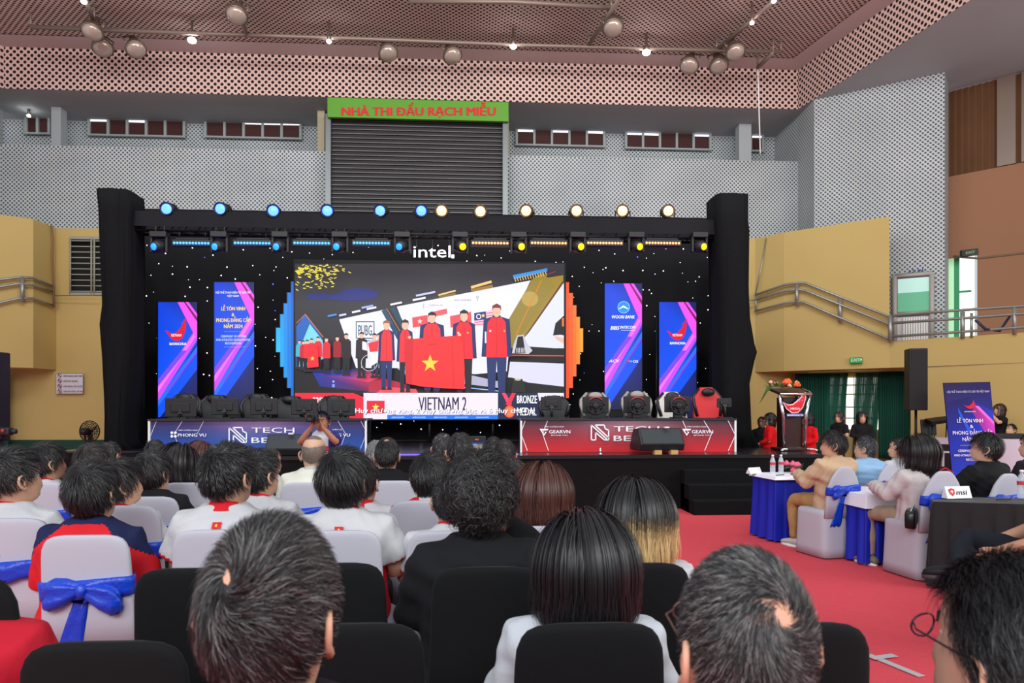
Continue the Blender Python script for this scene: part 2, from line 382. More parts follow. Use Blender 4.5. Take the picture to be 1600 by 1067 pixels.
# left side walls
zt_l = 6.3
Q0, Q1, Q2 = XY(-60, 17.1), XY(52, 17.96), XY(88, 18.9); Q3 = XY(230, TD(230, 19.6)); zb_l = 2.5
b = MB(); vwall(b, Q0, Q1, zb_l, zt_l); vwall(b, Q1, Q2, zb_l, zt_l); vwall(b, XY(14, 18.9), Q2, .62, zb_l)
wz0, wz1 = ZZ(459, 18.9), ZZ(371, 18.9); wx0, wx1 = XY(110, TD(110, 19.6)), XY(185, TD(185, 19.6))
vwall(b, Q2, wx0, .62, zt_l); vwall(b, wx0, wx1, .62, wz0); vwall(b, wx0, wx1, wz1, zt_l); vwall(b, wx1, Q3, .62, zt_l)
b.quad([(*Q0, zb_l), (*Q1, zb_l), (*Q2, zb_l), (*XY(-60, 19.6), zb_l)])
b.quad([(*Q0, zt_l), (*Q1, zt_l), (*Q2, zt_l), (Q3[0], 20.1, zt_l), (*XY(-60, 21), zt_l)])
struct('wall_yellow_left', b, yellow)
b = MB(); vwall(b, XY(-60, 18.5), XY(16, 18.95), 0, zb_l, 0); struct('wall_left_recess', b, yellow)
b = MB(); vwall(b, XY(10, 18.87), (Q2[0], Q2[1]-.03), 0, .62); vwall(b, (Q2[0], Q2[1]-.03), (Q3[0], Q3[1]-.03), 0, .62)
struct('baseboard_left', b, greenp)
b = MB(); vwall(b, XY(105, TD(105, 19.9)), XY(190, TD(190, 19.9)), wz0-.2, wz1+.2); wo = struct('window_5', b, mat('dark_room', (22, 26, 22), .8))
f = MB(); yy = wx0[1]+.03
for i in range(10):
    z = wz0+(wz1-wz0)*(i+.5)/10; f.box(((wx0[0]+wx1[0])/2, yy, z), (wx1[0]-wx0[0], .04, .022))
for a in (0, .44, .50, 1): f.tube([(wx0[0]+(wx1[0]-wx0[0])*a, yy-.04, wz0), (wx0[0]+(wx1[0]-wx0[0])*a, yy-.04, wz1)], .025, 6)
f.box(((wx0[0]+wx1[0])/2, yy, wz1), (wx1[0]-wx0[0], .1, .08)); f.box(((wx0[0]+wx1[0])/2, yy, wz0), (wx1[0]-wx0[0], .1, .08))
f.build('window_frame', mat('pale_grille', (150, 150, 136), .5), wo)
curtain(XY(-30, 18.4), XY(13, 18.55), 0.1, 2.35, cur, 'dark green curtain at the far left under the yellow balcony')
b = MB(); vwall(b, XY(-70, 17.0), XY(5, 20.2), zt_l, Z_SOF); struct('wall_upper_left', b, pf_wall)
# concrete columns in the gallery
def colbox(n, px0, px1, D, z0, z1, m=plain):
    a = PX(px0, 0, D)[0]; c = PX(px1, 0, D)[0]; b = MB(); b.box(((a+c)/2, D+.15, (z0+z1)/2), (c-a, .3, z1-z0)); struct(n, b, m)
colbox('trim_1', 80, 95, 20.6, 8.5, Z_SOF); colbox('trim_2', 496, 507, 20.4, 8.3, Z_SOF, mat('beige_post', (178, 168, 140), .8)); colbox('trim_3', 787, 795, 20.4, 8.2, Z_SOF, MC['beige_post']); colbox('trim_4', 1155, 1174, 20.6, 8.5, Z_SOF)
# high strip windows
wf = mat('grey_window_frame', (150, 158, 158), .6); wp = mat('brown_shutter_pane', (62, 26, 22), .7); glow = mat('daylight_strip', (240, 245, 255), .5, emit=1.2)
for k, (pa, pb, ya, yb, n, lit) in enumerate([(44, 80, 184, 211, 2, ()), (142, 290, 188, 216, 5, (0, 2)), (323, 471, 191, 219, 5, (2, 3, 4)), (807, 943, 204, 231, 5, (0, 2, 4)), (977, 1108, 209, 236, 5, (0, 1, 4)), (1152, 1190, 213, 238, 2, (1,))]):
    X0, _, Z1 = PX(pa, ya, 21.55); X1, _, Z0 = PX(pb, yb, 21.55)
    b = MB(); b.box(((X0+X1)/2, 21.52, (Z0+Z1)/2), (X1-X0, .06, Z1-Z0)); wo = struct('window_%d' % (11+k), b, wp)
    g = MB(); 
    for i in lit: a = X0+(X1-X0)*i/n; c = X0+(X1-X0)*(i+1)/n; g.box(((a+c)/2, 21.48, Z1-.03), (c-a-.06, .03, .045))
    if lit: g.build('daylight_gap', glow, wo)
    f = MB()
    for i in range(n+1): f.box((X0+(X1-X0)*i/n, 21.46, (Z0+Z1)/2), (.07, .08, Z1-Z0+.06))
    f.box(((X0+X1)/2, 21.46, Z0), (X1-X0, .1, .05)); f.build('window_frame', wf, wo)
# hall sign and roller shutter
a0 = PX(511, 153, 19.25); a1 = PX(795, 187, 19.25); zs1 = PX(653, 155, 19.25)[2]; zs0 = PX(653, 186, 19.25)[2]
sg = empty('hall_sign', ((a0[0]+a1[0])/2, 19.25, zs0), 'long bright green sign with red lettering above the roller shutter', 'sign')
b = MB(); b.box(((a0[0]+a1[0])/2, 19.33, (zs0+zs1)/2), (a1[0]-a0[0], .14, zs1-zs0)); b.build('sign_board', mat('sign_green', (84, 146, 34), .5), sg, True, bevel=.02)
A = Art(onY(19.25), .006); A.text('NHÀ THI ĐẤU RẠCH MIỄU', 534, 774, 180, 13.5, (206, 30, 40), .07); A.build('lettering', PRINT, sg)
s0 = PX(516, 187, 19.5); s1 = PX(787, 345, 19.5); b = MB(); zt_ = ZZ(186, 19.5); zb_ = 3.0; slat = .118; z = zb_
while z < zt_:
    zc2 = z+slat*.5
    b.box(((s0[0]+s1[0])/2, 19.62, z+slat*.42), (s1[0]-s0[0], .035, slat*.72), mi=0)
    b.box(((s0[0]+s1[0])/2, 19.57, z+slat*.9), (s1[0]-s0[0], .05, slat*.15), mi=1); z += slat
sh = struct('door_1', b, [mat('dark_shutter_gap', (30, 25, 28), .6), mat('grey_shutter_slat', (104, 102, 104), .45, .3)])
f = MB()
for x in (s0[0]-.04, s1[0]+.04): f.box((x, 19.5, (zb_+zt_)/2), (.14, .2, zt_-zb_))
f.box(((s0[0]+s1[0])/2, 19.5, zt_-.02), (s1[0]-s0[0], .24, .1)); f.build('door_frame', mat('grey_steel', (110, 116, 118), .4, .5), sh)
b = MB(); b.box(((s0[0]+s1[0])/2, 19.75, (zb_+zt_)/2), (s1[0]-s0[0], .05, zt_-zb_)); b.build('door_backing', mat('dark_backing', (20, 18, 22), .9), sh)
# handrails -----------------------------------------------------------
rail = mat('galvanised_rail', (150, 152, 146), .4, .55)
def railing(name, label, pts_rows, posts):
    e = empty(name, pts_rows[0][0], label, 'railing')
    for r in pts_rows: b = MB(); b.tube(r, .032, 8); b.build('rail', rail, e, True)
    for p, q, rr in posts: b = MB(); b.tube([p, q], rr, 8); b.build('post', rail, e, True)
    return e
def nr(px, py, t, o=.14): return W(px, py, t-o)
tt = lambda px: np.interp(px, [1180, 1225, 1390, 1680], [19.6, 18.94, 17.35, 14.6])
def rr_(pxs): return [W(px, py, float(tt(px))-.14) for px, py in pxs]
railing('stair_railing', 'grey double handrail stepping down the yellow right-hand wall', [rr_([(1180, 461), (1225, 445), (1246, 442), (1258, 442), (1390, 495)]), rr_([(1180, 469), (1225, 455), (1246, 452), (1258, 454), (1390, 507)]), rr_([(1180, 486), (1225, 474), (1246, 471), (1256, 472), (1390, 530)])],
        [(*rr_([(1245, 444), (1245, 477)]), .05), (*rr_([(1312.5, 466), (1312.5, 503)]), .05), (*rr_([(1181, 460), (1181, 488)]), .03), (*rr_([(1391, 493), (1391, 534)]), .05)])
railing('gallery_railing', 'grey three-bar handrail on top of the right gallery parapet', [rr_([(1392, 494), (1480, 486), (1600, 478), (1680, 472)]), rr_([(1392, 505), (1480, 499), (1600, 490), (1680, 485)]), rr_([(1392, 526), (1480, 520), (1600, 511), (1680, 506)])],
        [(*rr_([(1504, 487), (1504, 528)]), .05), (*rr_([(1518, 489), (1518, 527)]), .03), (*rr_([(1585, 480), (1585, 522)]), .04)])
tl = lambda px: np.interp(px, [-60, 52, 88], [17.1, 17.96, 18.9])
def rl_(pxs): return [W(px, py, float(tl(px))-.14) for px, py in pxs]
railing('balcony_railing', 'grey double handrail round the yellow left-hand balcony', [rl_([(-30, 445), (0, 437), (30, 433), (52, 434), (84, 448)]), rl_([(-30, 453), (0, 448), (30, 443), (52, 445), (84, 456)]), rl_([(-30, 482), (0, 473), (30, 466), (52, 466), (84, 478)])],
        [(*rl_([(35, 433), (35, 472)]), .05), (*rl_([(84, 446), (84, 480)]), .03)])
# pipes and cables on the walls
b = MB(); b.tube([W(1197, 372, 19.3), W(1190, 415, 19.3), W(1180, 462, 19.3)], .02, 6); b.tube([W(1160, 469, 19.3), W(1180, 469, 19.3)], .02, 6); o = b.build('wall_cable', rail); tag(o, 'grey cable running down the yellow wall right of the stage drape', 'cable')
b = MB(); b.tube([W(80, 350, 18.6), W(83, 372, 18.6), W(82, 400, 18.6), W(85, 480, 18.6)], .025, 6); b.tube([W(85, 462, 18.6), W(166, 461, 18.6)], .012, 6); o = b.build('wall_cable', mat('dirty_cable', (128, 100, 66), .8)); tag(o, 'brown stained cable running down the yellow wall left of the stage', 'cable')
b = MB(); b.tube([onB(1490)[0]+(ZZ(402, tw1),), onB(1527)[0]+(ZZ(401, 18.2),), onB(1650)[0]+(ZZ(388, 17.2),)], .03, 6); o = b.build('wall_pipe', mat('brown_pipe', (112, 92, 74), .6)); tag(o, 'thin pipe fixed along the upper right gallery wall', 'pipe')
b = MB(); b.tube([W(1524, 500, 15.7), W(1540, 514, 15.7), W(1562, 517, 15.7), W(1578, 494, 15.6)], .03, 6); o = b.build('slack_cable', mat('blue_cable', (36, 40, 70), .6)); tag(o, 'dark blue cable drooping between the right gallery railing bars', 'cable')
# gallery door
def onface(a, ta, c, tc_): return lambda px, off=0: online(a, ta, c, tc_, px, off)
fw = onface(1272, 19.4, 1476, 17.8); p0 = fw(1398, .06); p1 = fw(1457, .06); tdoor = 18.2
b = MB(); vwall(b, p0, p1, 3.0, ZZ(431, tdoor)); do = struct('door_2', b, mat('white_door', (196, 190, 196), .5))
p2, p3 = fw(1403, .1), fw(1452, .1); b = MB(); zg0, zg1, zg2 = ZZ(491, tdoor), ZZ(458, tdoor), ZZ(436, tdoor)
vwall(b, p2, p3, zg0, zg1, 0); vwall(b, p2, p3, zg1, zg2, 1); b.build('door_pane', [mat('green_lit_glass', (64, 160, 116), .3, emit=.12), mat('pale_lit_glass', (170, 214, 204), .3, emit=.15)], do)
b = MB()
for px in (1398, 1456): q = fw(px, .1); b.tube([(*q, 3.0), (*q, ZZ(431, tdoor))], .07, 4)
for z in (ZZ(431, tdoor), zg0): b.tube([(*fw(1398, .1), z), (*fw(1456, .1), z)], .06, 4)
b.build('door_frame', mat('beige_frame', (170, 164, 158), .6), do)
b = MB()
for k in range(10): q = fw(1412+k*4, .11); b.box((q[0], q[1], 3.35), (.035, .03, .9))
b.build('door_slat', white, do)
A = Art(lambda px, py, l: (*fw(px, .08+l), ZZ(py, 18.2))); A.text('A3-A4', 1418, 1443, 431, 9, (50, 48, 110), .04)
o = A.m.build('stencilled_number', PRINT); tag(o, 'dark blue stencilled characters above the white gallery door', 'sign')
# signs
def flat_sign(name, label, fn, px0, px1, c, draw, py0, py1, cat='sign', depth=.03):
    o = empty(name, fn(px0, py1, 0), label, cat); m = MB()
    P = [fn(px0, py0, 0), fn(px1, py0, 0), fn(px1, py1, 0), fn(px0, py1, 0)]; Q = [fn(px0, py0, -depth), fn(px1, py0, -depth), fn(px1, py1, -depth), fn(px0, py1, -depth)]
    m.add(P+Q, [(3,2,1,0),(4,5,6,7),(0,1,5,4),(1,2,6,5),(2,3,7,6),(3,0,4,7)]); m.build('sign_plate', c, o, True)
    A = Art(fn, .004); draw(A); A.build('lettering', PRINT, o); return o
yw = onface(1225, 18.94, 1390, 17.35)
def fn_exit(px, py, l): return (*yw(px, .1+l), ZZ(py, 17.8))
def dr(A): A.text('EXIT', 1330, 1344, 565, 5, (240, 250, 240), .02); A.poly([(1347, 562.5), (1344.5, 560), (1344.5, 565)], (240, 250, 240))
flat_sign('exit_sign', 'small green exit sign on the yellow wall above the curtains', fn_exit, 1328, 1347.5, mat('exit_green', (20, 130, 50), .5, emit=.3), dr, 558.5, 567.5, depth=.08)
def fn_e2(px, py, l): return (*onB(px)[0][:1], onB(px)[0][1]-.1-l, ZZ(py, 18.3))
flat_sign('exit_sign', 'dark exit sign high on the brown gallery wall', fn_e2, 1499, 1524, mat('dark_green_sign', (34, 44, 34), .5), lambda A: A.text('EXIT', 1505, 1519, 394, 4, (170, 190, 150), .02), 387, 397, depth=.08)
def rules(A, x0, x1, y0, y1, rows, icons=True):
    A.rect(x0, y0, x1, y1, (70, 60, 70)); A.rect(x0+.5, y0+.5, x1-.5, y1-.5, (206, 200, 204)); n = len(rows)
    for i, r in enumerate(rows):
        y = y0+(y1-y0)*(i+.62)/n
        if icons: A.ring(x0+5.5, y-1.5, 3.4, .7, (140, 30, 50)); A.line(x0+3.5, y-3.5, x0+7.5, y+.5, 1.2, (60, 20, 40))
        A.text(r, x0+11 if icons else x0+3, x0+11+len(r)*1.75 if icons else x0+3+len(r)*1.6, y, 2.2, (40, 30, 50), .03)
flat_sign('rules_sign', 'white rules notice with round icons on the yellow wall left of the stage', onY(19.5), 87.5, 130, white, lambda A: rules(A, 87.5, 130, 583.5, 615.5, ['CẤM MANG GIÀY DÉP', 'CẤM HÚT THUỐC', 'CẤM MANG VẬT NUÔI', 'CẤM ĂN UỐNG XẢ RÁC']), 583.5, 615.5)
flat_sign('rules_sign', 'white rules notice on the yellow wall partly behind the right stage drape', onY(19.5), 1150, 1179, white, lambda A: rules(A, 1150, 1179, 583.5, 615.5, ['GIÀY DÉP', 'HÚT THUỐC', 'VẬT NUÔI', 'ĂN UỐNG'], False), 583.5, 615.5)
# ceiling pipes and lamps
pipe = mat('rusty_grey_pipe', (134, 118, 108), .5, .4)
def cp(px, py, z=10.75):
    t = (z-H)*F/(HY-py); return (*XY(px, t), z)
def cpipe(label, pts, z=10.75):
    b = MB(); P = [cp(*p, z) for p in pts]; b.tube(P, .055, 8)
    for a in (P[0], P[-1]): b.tube([a, (a[0], a[1], Z_CEI)], .03, 6)
    o = b.build('ceiling_pipe', pipe); tag(o, label, 'pipe')
cpipe('long grey pipe running across the whole ceiling front to back of the hall sign', [(48, 42), (300, 52), (600, 62), (800, 70), (1000, 76), (1220, 81)])
cpipe('short grey pipe hung above the floodlight at the upper centre left', [(372, 6), (384, 52)])
cpipe('grey pipe slanting up at the top left ceiling corner', [(131, -6), (147, 34)], 10.7)
cpipe('slanting ceiling pipe behind the single floodlight right of centre', [(970, -5), (920, 70)], 10.8)
cpipe('slanting ceiling pipe that carries two LED lamps near the right ceiling edge', [(1214, -2), (1120, 78)], 10.8)
cpipe('thin ceiling pipe crossing at the top edge above centre', [(640, 2), (800, 3), (955, 12)], 10.9)
cpipe('short bracket pipe dropping at the right end of the long ceiling pipe', [(1208, 82), (1184, 106)], 10.7)
b = MB(); b.tube([cp(1184, 104, 10.75), cp(1184, 106, 10.7), W(1188, 240, 19.0)], .018, 6); o = b.build('hanging_cord', white); tag(o, 'thin pale cord hanging from the right end of the perforated pelmet', 'cord')
lampm = mat('floodlight_metal', (120, 104, 92), .35, .6); lens = mat('floodlight_glass', (176, 160, 148), .15, .3)
def flood(px, py, ax, ay, label):
    t = (10.55-H)*F/(HY-py); base = Vector(W(px, py, t)); e = empty('floodlight', base, label, 'lamp', 'bell floodlights under the ceiling')
    d = Vector((ax, -.45, -1 if ay >= 0 else .2)).normalized(); R = d.to_track_quat('Z', 'Y').to_matrix()
    def L(prof, m, nm):
        b = MB(); b.loft([[R@Vector((r*math.cos(2*PI*i/20), r*math.sin(2*PI*i/20), z)) for i in range(20)] for r, z in prof]); b.build(nm, m, e)
    L([(.02, -.3), (.09, -.3), (.1, -.14), (.12, -.1), (.2, -.02), (.25, .1), (.26, .13), (.25, .15)], lampm, 'reflector'); L([(.24, .13), (.2, .2), (.12, .25), (.03, .27)], lens, 'glass')
    b = MB(); b.tube([R@Vector((.2, 0, .0)), R@Vector((.26, 0, -.2)), R@Vector((0, 0, -.4)), R@Vector((-.26, 0, -.2)), R@Vector((-.2, 0, 0))], .02, 6); q = R@Vector((0, 0, -.38)); b.tube([q, (q.x, q.y, max(.25, q.z+.1))], .03, 6); b.build('bracket', lampm, e)
for i, a in enumerate([(146, 44, 0, 1, 'topmost'), (160, 70, .5, 1, 'lower left'), (211, 72, .7, 1, 'lower right')]): flood(a[0], a[1], a[2]*.6, 1, '%s bell floodlight of the cluster of three at the upper left ceiling' % a[4])
flood(371, 18, 0, 1, 'lone bell floodlight left of centre near the top edge'); flood(605, 78, .3, 1, 'left bell floodlight of the pair above the hall sign'); flood(705, 82, .3, 1, 'right bell floodlight of the pair above the hall sign')
flood(957, 38, 0, 1, 'lone bell floodlight right of centre near the top edge')
for i, a in enumerate([(1078, 98, -.3, 1, 'lower left'), (1122, 98, 0, 1, 'lower middle'), (1147, 76, .1, 1, 'topmost')]): flood(a[0], a[1], a[2], 1, '%s bell floodlight of the cluster of three by the right ceiling corner' % a[4])
hot = mat('white_led_lamp', (255, 255, 255), .5, emit=30)
for px, py, r, l in [(300, 63, .1, 'brightest round ceiling lamp, left of centre'), (514, 65, .06, 'small bright ceiling lamp above the left end of the hall sign'), (802, 73, .08, 'bright ceiling lamp above the right end of the hall sign'), (1010, 82, .1, 'large bright ceiling lamp between the floodlights on the right'), (1175, 36, .05, 'small bright lamp on the slanting pipe at the upper right'), (131, 3, .06, 'small bright lamp at the top edge on the left'), (1209, 2, .05, 'small bright lamp at the top edge on the right'), (45, 181, .05, 'small bright lamp left of the first strip window')]:
    z = 10.62 if py < 100 else 9.8; t = (z-H)*F/(HY-py); c = W(px, py, t); e = empty('ceiling_lamp', c, l, 'lamp')
    b = MB(); b.ell((0, 0, 0), (r, r, r*.7)); b.build('bulb', hot, e); b = MB(); b.lathe([(r*.5, .03), (r*.9, .05), (r*.6, .16), (.03, .2), (.03, Z_CEI-z if py < 100 else .16)], n=16); b.build('lamp_holder', lampm, e)
# ------------------------------------------------------------------ STAGE
SZ = .79; SY = 10.25
deckm = mat('glossy_stage_floor', (30, 26, 34), .22, spec=.6, bump=.03, bscale=3)
x0 = PX(150, 0, SY)[0]; x1 = PX(1292, 0, SY)[0]
st = empty('stage', ((x0+x1)/2, SY, 0), 'low black-skirted stage platform with a glossy dark floor', 'stage')
b = MB(); b.box(((x0+x1)/2, (SY+16)/2, SZ-.03), (x1-x0, 16-SY, .06)); xw = PX(150, 0, 12.4)[0]-.3; b.box(((xw+x0)/2, (11.7+16)/2, SZ-.03), (x0-xw, 16-11.7, .06)); b.build('stage_deck', deckm, st, True)
def skirt(p0, p1, z0, z1, m, amp=.012, per=.14, n=None):
    L = math.hypot(p1[0]-p0[0], p1[1]-p0[1]); n = n or max(8, int(L/per*5)); b = MB(); dxn, dyn = (p1[1]-p0[1])/L, -(p1[0]-p0[0])/L
    vs = []; 
    for k, z in enumerate((z1, (z0+z1)/2, z0)):
        for i in range(n+1):
            a = i/n; o = amp*math.sin(a*L/per*2*PI)*(.35+.5*k)+amp*.5*math.sin(a*L/per*3.1)*k
            vs.append((p0[0]+(p1[0]-p0[0])*a+dxn*o, p0[1]+(p1[1]-p0[1])*a+dyn*o, z))
    b.add(vs, [(k*(n+1)+i, (k+1)*(n+1)+i, (k+1)*(n+1)+i+1, k*(n+1)+i+1) for k in range(2) for i in range(n)], 0, None, True); return b
skirt((x0, SY-.02), (x1, SY-.02), 0, SZ-.03, black, .006, .5).build('stage_skirt', black, st, True)
b = MB(); b.quad([(x1, SY, 0), (x1, 16, 0), (x1, 16, SZ-.03), (x1, SY, SZ-.03)]); b.add([(xw, 16, 0), (xw, 11.7, 0), (x0, 11.7, 0), (x0, SY, 0), (x0, SY, SZ-.03), (x0, 11.7, SZ-.03), (xw, 11.7, SZ-.03), (xw, 16, SZ-.03)], [(0, 1, 6, 7), (1, 2, 5, 6), (2, 3, 4, 5)]); b.build('side_skirt', black, st, True)
b = MB(); b.box(((x0+x1)/2, SY-.02, SZ-.02), (x1-x0, .03, .05)); b.build('deck_edge', blackm, st, True)
# steps
sx0 = PX(1070, 0, 10.0)[0]; sx1 = PX(1192, 0, 10.0)[0]; e = empty('stage_steps', ((sx0+sx1)/2, 9.9, 0), 'black cloth-covered steps up to the right part of the stage', 'steps')
for k, (z, y) in enumerate([(.59, 10.02), (.395, 9.8), (.2, 9.58)]):
    b = MB(); b.box(((sx0+sx1)/2, (y+10.2)/2, z/2+.0), (sx1-sx0, 10.2-y, z)); b.build('step', black, e, True, bevel=.012)
# star cloth and drapes
BD = 15.0
xl = PX(190, 0, BD)[0]; xr = PX(1128, 0, BD)[0]; zt = PX(600, 330, BD)[2]
b = skirt((xl, BD+.1), (xr, BD+.1), SZ+.01, zt, black, .03, .5); o = b.build('star_cloth', mat('night_cloth', (8, 8, 13), .95, bump=.3, bscale=5)); tag(o, 'black star cloth backdrop hung behind the whole stage', 'backdrop')
stars = MB(); sb = MB(); R_ = random.Random(3)
for i in range(560):
    px = 214+(i % 35)*26+R_.uniform(-12, 12); py = 392+(i//35)*18.5+R_.uniform(-9, 9)
    if R_.random() < .12: continue
    c = PX(px, py, BD-.02); r = R_.choice([.007, .009, .011, .014]); (sb if R_.random() < .06 else stars).ell(c, (r, r*.6, r), 6, 4)
s_ = stars.build('star_lamp', mat('star_white', (235, 240, 255), .5, emit=1.6)); s_.parent = o; s_['kind'] = 'stuff'
s_ = sb.build('star_lamp', mat('star_blue', (60, 80, 255), .5, emit=3)); s_.parent = o; s_['kind'] = 'stuff'; s_['label'] = 'blue star lamps'
# side drape towers
def tower(name, label, pxs, D, flare):
    # outline rows of (py, left, right)
    e = empty(name, (PX(sum(pxs[-1][1:])/2, 0, D)[0], D, 0), label, 'drape')
    rings = []; n = 48
    for py, a, c in pxs:
        X0, _, Z = PX(a, py, D); X1 = PX(c, py, D)[0]; cx = (X0+X1)/2; w = (X1-X0)/2; d = .34
        ring = []
        for i in range(n):
            an = 2*PI*i/n; ca, sa = math.cos(an), math.sin(an)
            x = w*math.copysign(abs(ca)**.35, ca); y = d*math.copysign(abs(sa)**.35, sa)
            o = (.012+.0*abs(py))*math.sin(i*2.6+py*.01); ring.append((cx+x+o*ca, D+y+o*2.2*sa, max(Z, SZ+.002)))
        rings.append(ring)
    b = MB(); b.loft(rings[::-1]); b.build('drape_cloth', black, e, True)
    return e
tl_ = tower('draped_tower', 'tall black draped truss tower at the left end of the stage', [(303, 163, 214), (330, 166, 216), (352, 167, 214), (420, 170, 216), (480, 173, 214), (510, 169, 214), (560, 173, 214), (650, 177, 207), (690, 176, 206), (722, 170, 215)], 12.4, 0)
tower('draped_tower', 'tall black draped truss tower at the right end of the stage', [(310, 1111, 1160), (350, 1112, 1160), (365, 1113, 1162), (450, 1118, 1161), (500, 1118, 1163), (540, 1118, 1170), (552, 1118, 1174), (565, 1118, 1170), (600, 1119, 1162), (670, 1118, 1165), (712, 1118, 1178)], 12.4, 0)
# side return curtains joining towers and star cloth
for a, c, l in ((208, 200, 'black side curtain between the left tower and the star cloth'), (1119, 1126, 'black side curtain between the right tower and the star cloth')):
    p = (PX(a, 0, 12.5)[0], 12.85); q = (PX(c, 0, 15)[0], 14.95)
    o = skirt(p, q, SZ+.005, PX(600, 345, 12.5)[2], black, .03, .3).build('side_curtain', black); so = o.modifiers.new('s', 'SOLIDIFY'); so.thickness = .015; tag(o, l, 'curtain')
# front truss, draped in black
TD_ = 12.5
xa = PX(212, 0, TD_)[0]; xb = PX(1114, 0, TD_)[0]; za = PX(660, 341, TD_)[2]; zb = PX(660, 364, TD_)[2]
e = empty('truss', ((xa+xb)/2, TD_, zb), 'long horizontal lighting truss wrapped in black cloth above the stage', 'truss')
b = skirt((xa, TD_-.2), (xb, TD_-.2), zb, za, black, .008, .5); b.v.extend([]); b.build('border_cloth', mat('border_black', (22, 22, 26), .85, spec=.2), e, True)
b = MB()
for y in (TD_-.15, TD_+.15):
    for z in (zb-.06, za-.02): b.tube([(xa, y, z), (xb, y, z)], .025, 8)
n = 44
for i in range(n):
    u0 = xa+(xb-xa)*i/n; u1 = xa+(xb-xa)*(i+1)/n; b.tube([(u0, TD_-.15, zb-.06), (u1, TD_+.15, zb-.06)], .012, 5); b.tube([(u0, TD_+.15, zb-.06), (u1, TD_+.15, za-.02)], .012, 5)
b.build('truss_frame', mat('truss_black', (30, 30, 34), .4, .6), e, True)
# extra silver truss poles on the backdrop
for px, y0, y1, l in ((1026, 485, 690, 'slim dark upright pole between the two right-hand LED banners'),):
    b = MB(); b.tube([PX(px, y1, 14.2), PX(px, y0, 14.2)], .03, 8); o = b.build('upright_pole', blackm); tag(o, l, 'pole')
# LED screen ----------------------------------------------------------
D = 14.3; P = PX(671, 655, D)
sc = empty('led_screen', P, 'huge LED video wall showing a medal ceremony at the centre of the stage', 'screen')
a0, a1 = PX(460, 412, D), PX(883, 655, D); b = MB(); b.box(((a0[0]+a1[0])/2, D+.09, (ZZ(412, 14.4)+ZZ(655, 14.4))/2), (a1[0]-a0[0]+.04, .16, ZZ(412, 14.4)-ZZ(655, 14.4)+.04)); b.build('screen_cabinet', blackm, sc, True)
b = MB()
for px in (480, 570, 671, 770, 860): b.tube([PX(px, 655, D+.1), (*PX(px, 655, D+.1)[:2], SZ)], .03, 6)
b.build('screen_stand', blackm, sc, True)
A = Art(onY(D), .0022); R_ = random.Random(11)
A.rect(461, 412, 882, 655, [(44, 42, 50), (26, 24, 30), (26, 24, 32), (44, 42, 50)])
for cx_, cy, rx, ry in ((497, 463, 20, 5), (560, 460, 32, 10), (548, 464, 42, 6)): A.disc(cx_, cy, rx, ry, (24, 34, 112))
# left triangle stage
A.poly([(463, 540), (463, 510), (477, 490), (488, 505), (504, 530), (508, 560), (463, 580)], (24, 92, 178)); A.poly([(468, 545), (484, 506), (504, 532), (506, 560), (466, 575)], (118, 205, 222))
A.line(463, 505, 477, 491, 1.2, (190, 100, 80)); A.line(477, 491, 505, 527, 1.5, (190, 110, 90))
# white display panels
pan = (222, 222, 246)
A.poly([(530, 499), (599, 484), (640, 566), (634, 594), (560, 585)], pan); A.poly([(620, 479), (829, 438), (800, 500), (792, 580), (640, 594), (650, 556)], pan)
A.poly([(829, 438), (880, 430), (880, 520), (810, 545)], (150, 125, 40)); A.poly([(835, 434), (850, 428), (800, 520), (790, 525)], (30, 28, 30)); A.poly([(832, 436), (848, 426), (868, 446), (800, 545), (788, 510)], (142, 122, 42))
A.disc(828, 467, 13, 12, (176, 150, 70)); A.line(846, 438, 806, 524, 1.5, (210, 120, 40)); A.line(880, 440, 818, 530, 2.5, (90, 50, 30))
A.poly([(881, 442), (881, 545), (808, 540), (826, 520)], (214, 216, 244)); A.line(599, 484, 630, 540, 7, (24, 72, 100)); A.line(604, 482, 650, 560, 2, (150, 90, 70)); A.line(613, 480, 650, 546, 8, (22, 62, 88))
for x, y, l, c in ((512, 494, 14, (70, 130, 200)), (530, 493, 11, (200, 200, 240)), (550, 488, 13, (230, 225, 240)), (565, 481, 18, (150, 170, 240)), (573, 483, 15, (220, 220, 250)), (610, 476, 18, (240, 220, 220)), (645, 469, 20, (240, 235, 250)), (650, 462, 30, (190, 190, 250))): A.line(x, y, x+l, y-l*.2, 3, c)
A.line(685, 461, 712, 454, 2.5, (230, 190, 120)); A.line(736, 449, 768, 440, 4, (240, 190, 120)); A.line(736, 454, 770, 447, 5, (150, 110, 30)); A.line(686, 464, 712, 459, 4, (120, 96, 30))
A.poly([(801, 430), (855, 419), (855, 424), (803, 436)], (56, 140, 214))
for i in range(13): A.line(804+i*4, 434-i*.8, 806+i*4, 440-i*.8, 1.4, (220, 180, 70), up=False)
A.lift += .002; A.line(852, 430, 868, 424, .8, (180, 50, 40)); A.rect(795, 544, 881, 566, (24, 22, 24)); A.line(797, 555, 881, 556, 1.5, (210, 80, 50)); A.poly([(797, 565), (881, 568), (881, 604), (793, 594)], (208, 206, 232)); A.poly([(780, 594), (881, 604), (881, 615), (780, 613)], (22, 20, 22))
# game board title
A.rect(556, 502, 585, 529, (20, 60, 70)); A.rect(557.3, 503.3, 583.7, 527.7, pan); A.text('PUBG', 560, 581, 524, 17, (20, 60, 70), .01); A.text('MOBILE', 567, 583, 534, 3.5, (20, 60, 70), .01)
A.text('CAMBODIA 2023', 670, 692, 478, 2.4, (110, 112, 130), .01); A.text('SEA GAMES', 710, 736, 470, 2.6, (90, 90, 110), .02)
A.line(662, 474, 662, 482, .8, (110, 110, 130)); A.ring(746, 464, 2, .6, (90, 90, 110)); A.line(746, 466, 746, 470, .8, (90, 90, 110))
